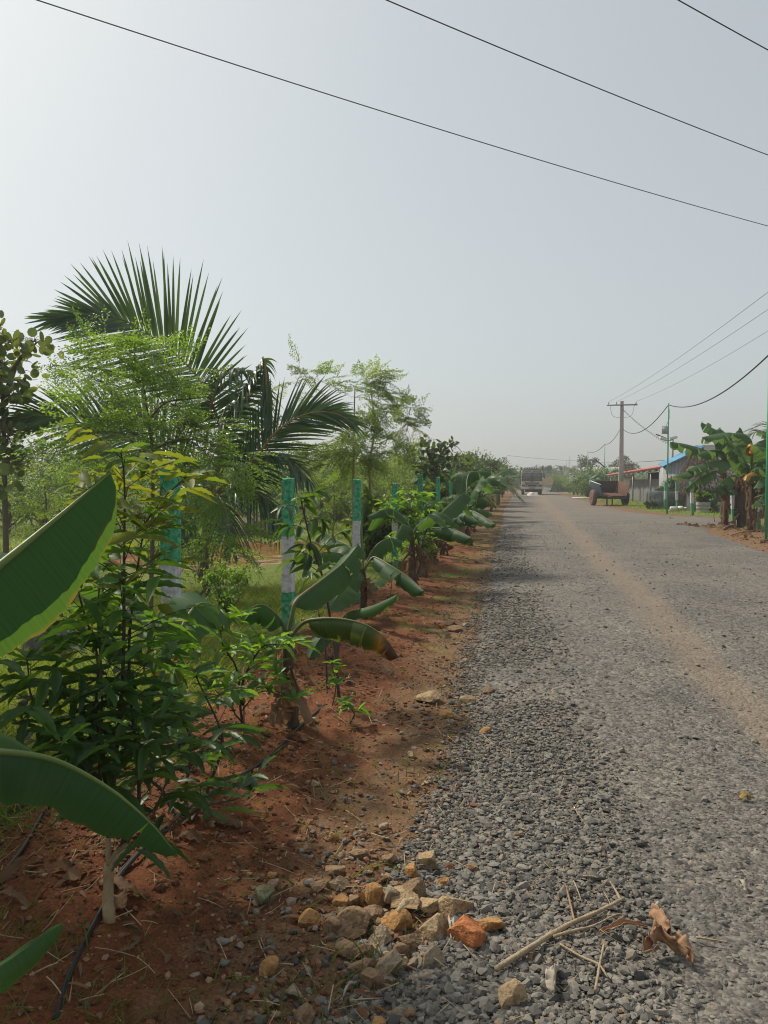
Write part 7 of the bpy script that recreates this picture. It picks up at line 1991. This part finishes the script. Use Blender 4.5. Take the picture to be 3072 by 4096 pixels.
# mossy clump, pale fragments
def blob_hair(c, r, n, seed):
    rg = np.random.default_rng(seed)
    v = norm(rg.normal(0, 1, (n, 3))) * [1, 1, .7]
    return c + v * r * rg.uniform(.7, 1, (n, 1)), v
g = GR(1000 + 85 * .6631, 3000 + 945 * .6631); c = zg(g) + [0, 0, .022]
mb = MB(); v, f = rock_mesh((.075, .07, .055), 77, 4); mb.add(v + c, [f])
P, dv = blob_hair(c, .032, 700, 4); scatter(mb, T_BLADE, P, dv + rng.normal(0, .6, dv.shape), rng.normal(0, 1, dv.shape), .016, .0016)
tag(mb.build('moss_clump', M['moss'], loc=c), "pale fuzzy clump of dry moss on the red soil", 'moss clump')
def flake(pp, W, mat, lab, name, cat, fold=.3, seed=0, rough=3, tears=1, up=.012):
    P = [zg(GR(x, y)) for x, y in pp]
    P = [np.array([p[0], p[1], float(top_z(np.array(p[0]), np.array(p[1]))) + up + (.02 if 0 < i < len(P) - 1 else 0)]) for i, p in enumerate(P)]
    bl, _ = banana_blade(P, W, fold=fold, seed=seed, tears=tears, pet=0, rough=rough)
    o = bl.build(name, M[mat], loc=P[0]); m = o.modifiers.new('thick', 'SOLIDIFY'); m.thickness = .0015
    return tag(o, lab, cat)
q7 = lambda x, y: (1000 + x * .6631, 3000 + y * .6631); qh = lambda x, y: (1900 + x * .7064, 2900 + y * .7064)
flake([q7(890, 1110), q7(935, 1075), q7(985, 1020)], .013, 'straw', "dry whitish leaf lying over the stones of the pile", 'fallen_leaf', 'fallen leaf', .4, 3, up=.075)
flake([q7(1195, 1075), q7(1205, 1130), q7(1215, 1190)], .022, 'pale_husk', "pale shell-like fragment beside the orange stone", 'husk_fragment', 'husk fragment', -.5, 4, tears=0)
flake([qh(470, 1470), qh(450, 1530), qh(445, 1600)], .028, 'pale_husk', "pale dry husk fragment on the gravel below the stick", 'husk_fragment', 'husk fragment', -.6, 5, tears=0)
flake([q7(560, 1530), q7(600, 1490), q7(650, 1440)], .010, 'pale_husk', "thin pale peel on the dark soil at the bottom", 'husk_fragment', 'husk fragment', -.4, 6, tears=0)
flake([qh(985, 1180), qh(1020, 1240), qh(1060, 1310), qh(1120, 1370), qh(1235, 1445)], .052, 'husk', "large curled brown dead leaf on the gravel", 'fallen_leaf', 'fallen leaf', -.9, 7, 2, 3, up=.02)
flake([qh(960, 1395), qh(1040, 1340), qh(1140, 1385)], .048, 'husk', "folded brown flap of dead leaf at the foot of the curled one", 'fallen_leaf', 'fallen leaf', -.8, 8, 4, 2, up=.02)
flake([qh(700, 1265), qh(840, 1240), qh(975, 1222)], .016, 'husk', "narrow twisted brown strip beside the dry stick", 'fallen_leaf', 'fallen leaf', -1.0, 9, 3, 0)
flake([qh(1500, 465), qh(1530, 463), qh(1560, 468)], .018, 'banana_yellow', "small yellow leaf lying on the bare gravel road", 'fallen_leaf', 'fallen leaf', .2, 10, tears=0)
flake([qh(1495, 945), qh(1520, 965), qh(1535, 990)], .012, 'pale_husk', "small pale leaf on the gravel at the right edge", 'fallen_leaf', 'fallen leaf', .3, 11, tears=0)
flake([qh(1015, 1085), qh(1035, 1095), qh(1060, 1105)], .018, 'pale_husk', "small pale leaf above the curled brown one", 'fallen_leaf', 'fallen leaf', .3, 12, tears=0)
# sticks
def stick(pp, r, lab, seed, mat='stick'):
    P = []
    for x, y in pp:
        g = GR(*qh(x, y)); P.append(np.array([g[0], g[1], float(top_z(np.array(g[0]), np.array(g[1]))) + r[0] + .016]))
    mb = MB(); tube(mb, spline(P, 14), np.asarray(r) * .85, 7, jit=.22)
    return tag(mb.build('stick', M[mat], loc=P[0]), lab, 'stick', 'dry sticks on the gravel')
stick([(118, 1468), (330, 1350), (450, 1280), (560, 1218), (700, 1160), (842, 1075)], [.0115, .009, .007], "longest dry stick, lying across the gravel from the tan block", 1)
stick([(440, 1300), (560, 1262), (680, 1230), (780, 1175), (830, 1168)], [.007, .005, .003], "thinner dry stick forking off the longest one", 2)
stick([(515, 1005), (535, 1090), (562, 1195)], [.0035, .005], "thin reddish twig standing away from the longest stick", 3, 'husk')
stick([(765, 968), (795, 1020), (822, 1070)], [.003, .006], "short twig at the upper end of the longest stick", 4)
stick([(480, 1338), (600, 1400), (700, 1458), (750, 1520)], [.004, .005, .003], "bent twig below the longest stick", 5)
stick([(728, 1338), (705, 1460), (680, 1592)], [.004, .005], "straight twig pointing towards the camera", 6)
stick([(1250, 1280), (1340, 1295), (1430, 1310)], [.004, .003], "pale twig lying right of the curled leaf", 7)
stick([(610, 938), (650, 940), (695, 946)], [.004, .003], "short pale twig alone above the longest stick", 8)
stick([(560, 1215), (640, 1190), (760, 1160), (830, 1172)], [.004, .003], "crooked twig beside the fork of the sticks", 9)
# drip irrigation pipes
def pipe(pts, r, lab):
    P = []
    for x, y in pts:
        g = GR(x * K, y * K); P.append(np.array([g[0], g[1], float(gz_full(np.array(g[0]), np.array(g[1]))) + r * 1.1]))
    mb = MB(); tube(mb, spline(P, 60), r, 8)
    return tag(mb.build('drip_pipe', M['pipe'], loc=P[0]), lab, 'pipe', 'drip irrigation pipes')
pipe([(-60, 2010), (0, 1930), (55, 1850), (100, 1765), (150, 1690), (230, 1600), (330, 1530)], .008, "black drip pipe at the far left running into the dark grass")
pipe([(120, 2240), (150, 2150), (190, 2060), (222, 2005), (262, 1935), (340, 1850), (420, 1775), (520, 1705), (585, 1655), (645, 1592), (700, 1540)], .008, "black drip pipe passing the foot of the pale trunk")
pipe([(248, 1960), (268, 1920), (348, 1840), (430, 1768)], .0065, "short second pipe lying beside the one at the pale trunk")
# dry thatch of cut grass at the far left and rubbish of dead leaves under the saplings
p = pts_region(1600, -3.3, -2.0, 2.8, 5.2, lambda x, y: sstep(-2.05, -2.4, x))
blades('cut_dry_grass', p, rng.uniform(.06, .2, len(p)), M['straw'], .004, 3.5)
for k, (px, py) in enumerate([(800, 3330), (870, 3350), (760, 3420), (700, 3380), (830, 3300), (480, 3690), (470, 3640), (75, 3560), (1050, 2900), (1100, 2960), (1180, 2990), (1400, 2760), (1330, 2730), (60, 3700), (250, 3590), (900, 3340)]):
    c = GRD(px, py) + [0, 0, .015]
    a = rng.uniform(0, 6.283); o = np.array([math.cos(a), math.sin(a), 0]); l = rng.uniform(.04, .11)
    bl, _ = banana_blade([c - o * l, c + [0, 0, .02], c + o * l], rng.uniform(.012, .03), fold=-.4, seed=1300 + k, tears=1, pet=0, rough=3)
    tag(bl.build('fallen_leaf', M['dry_leaf'], loc=c), "dry brown leaf fallen on the soil under the saplings", 'fallen leaf', 'fallen leaves under the saplings')
# ---------------------------------------------------------------- hazy air
mb = MB(); box(mb, (0, 195, 6.5), (880, 480, 15.4))
m = bpy.data.materials.new('haze_air'); m.use_nodes = True
n, l = m.node_tree.nodes, m.node_tree.links
n.clear()
pv = n.new('ShaderNodeVolumePrincipled'); pv.inputs['Color'].default_value = (0.95, 0.97, 0.98, 1); pv.inputs['Density'].default_value = 0.0013; pv.inputs['Anisotropy'].default_value = 0.4
ou = n.new('ShaderNodeOutputMaterial'); l.new(pv.outputs[0], ou.inputs['Volume'])
tag(mb.build('haze', m), kind='stuff')
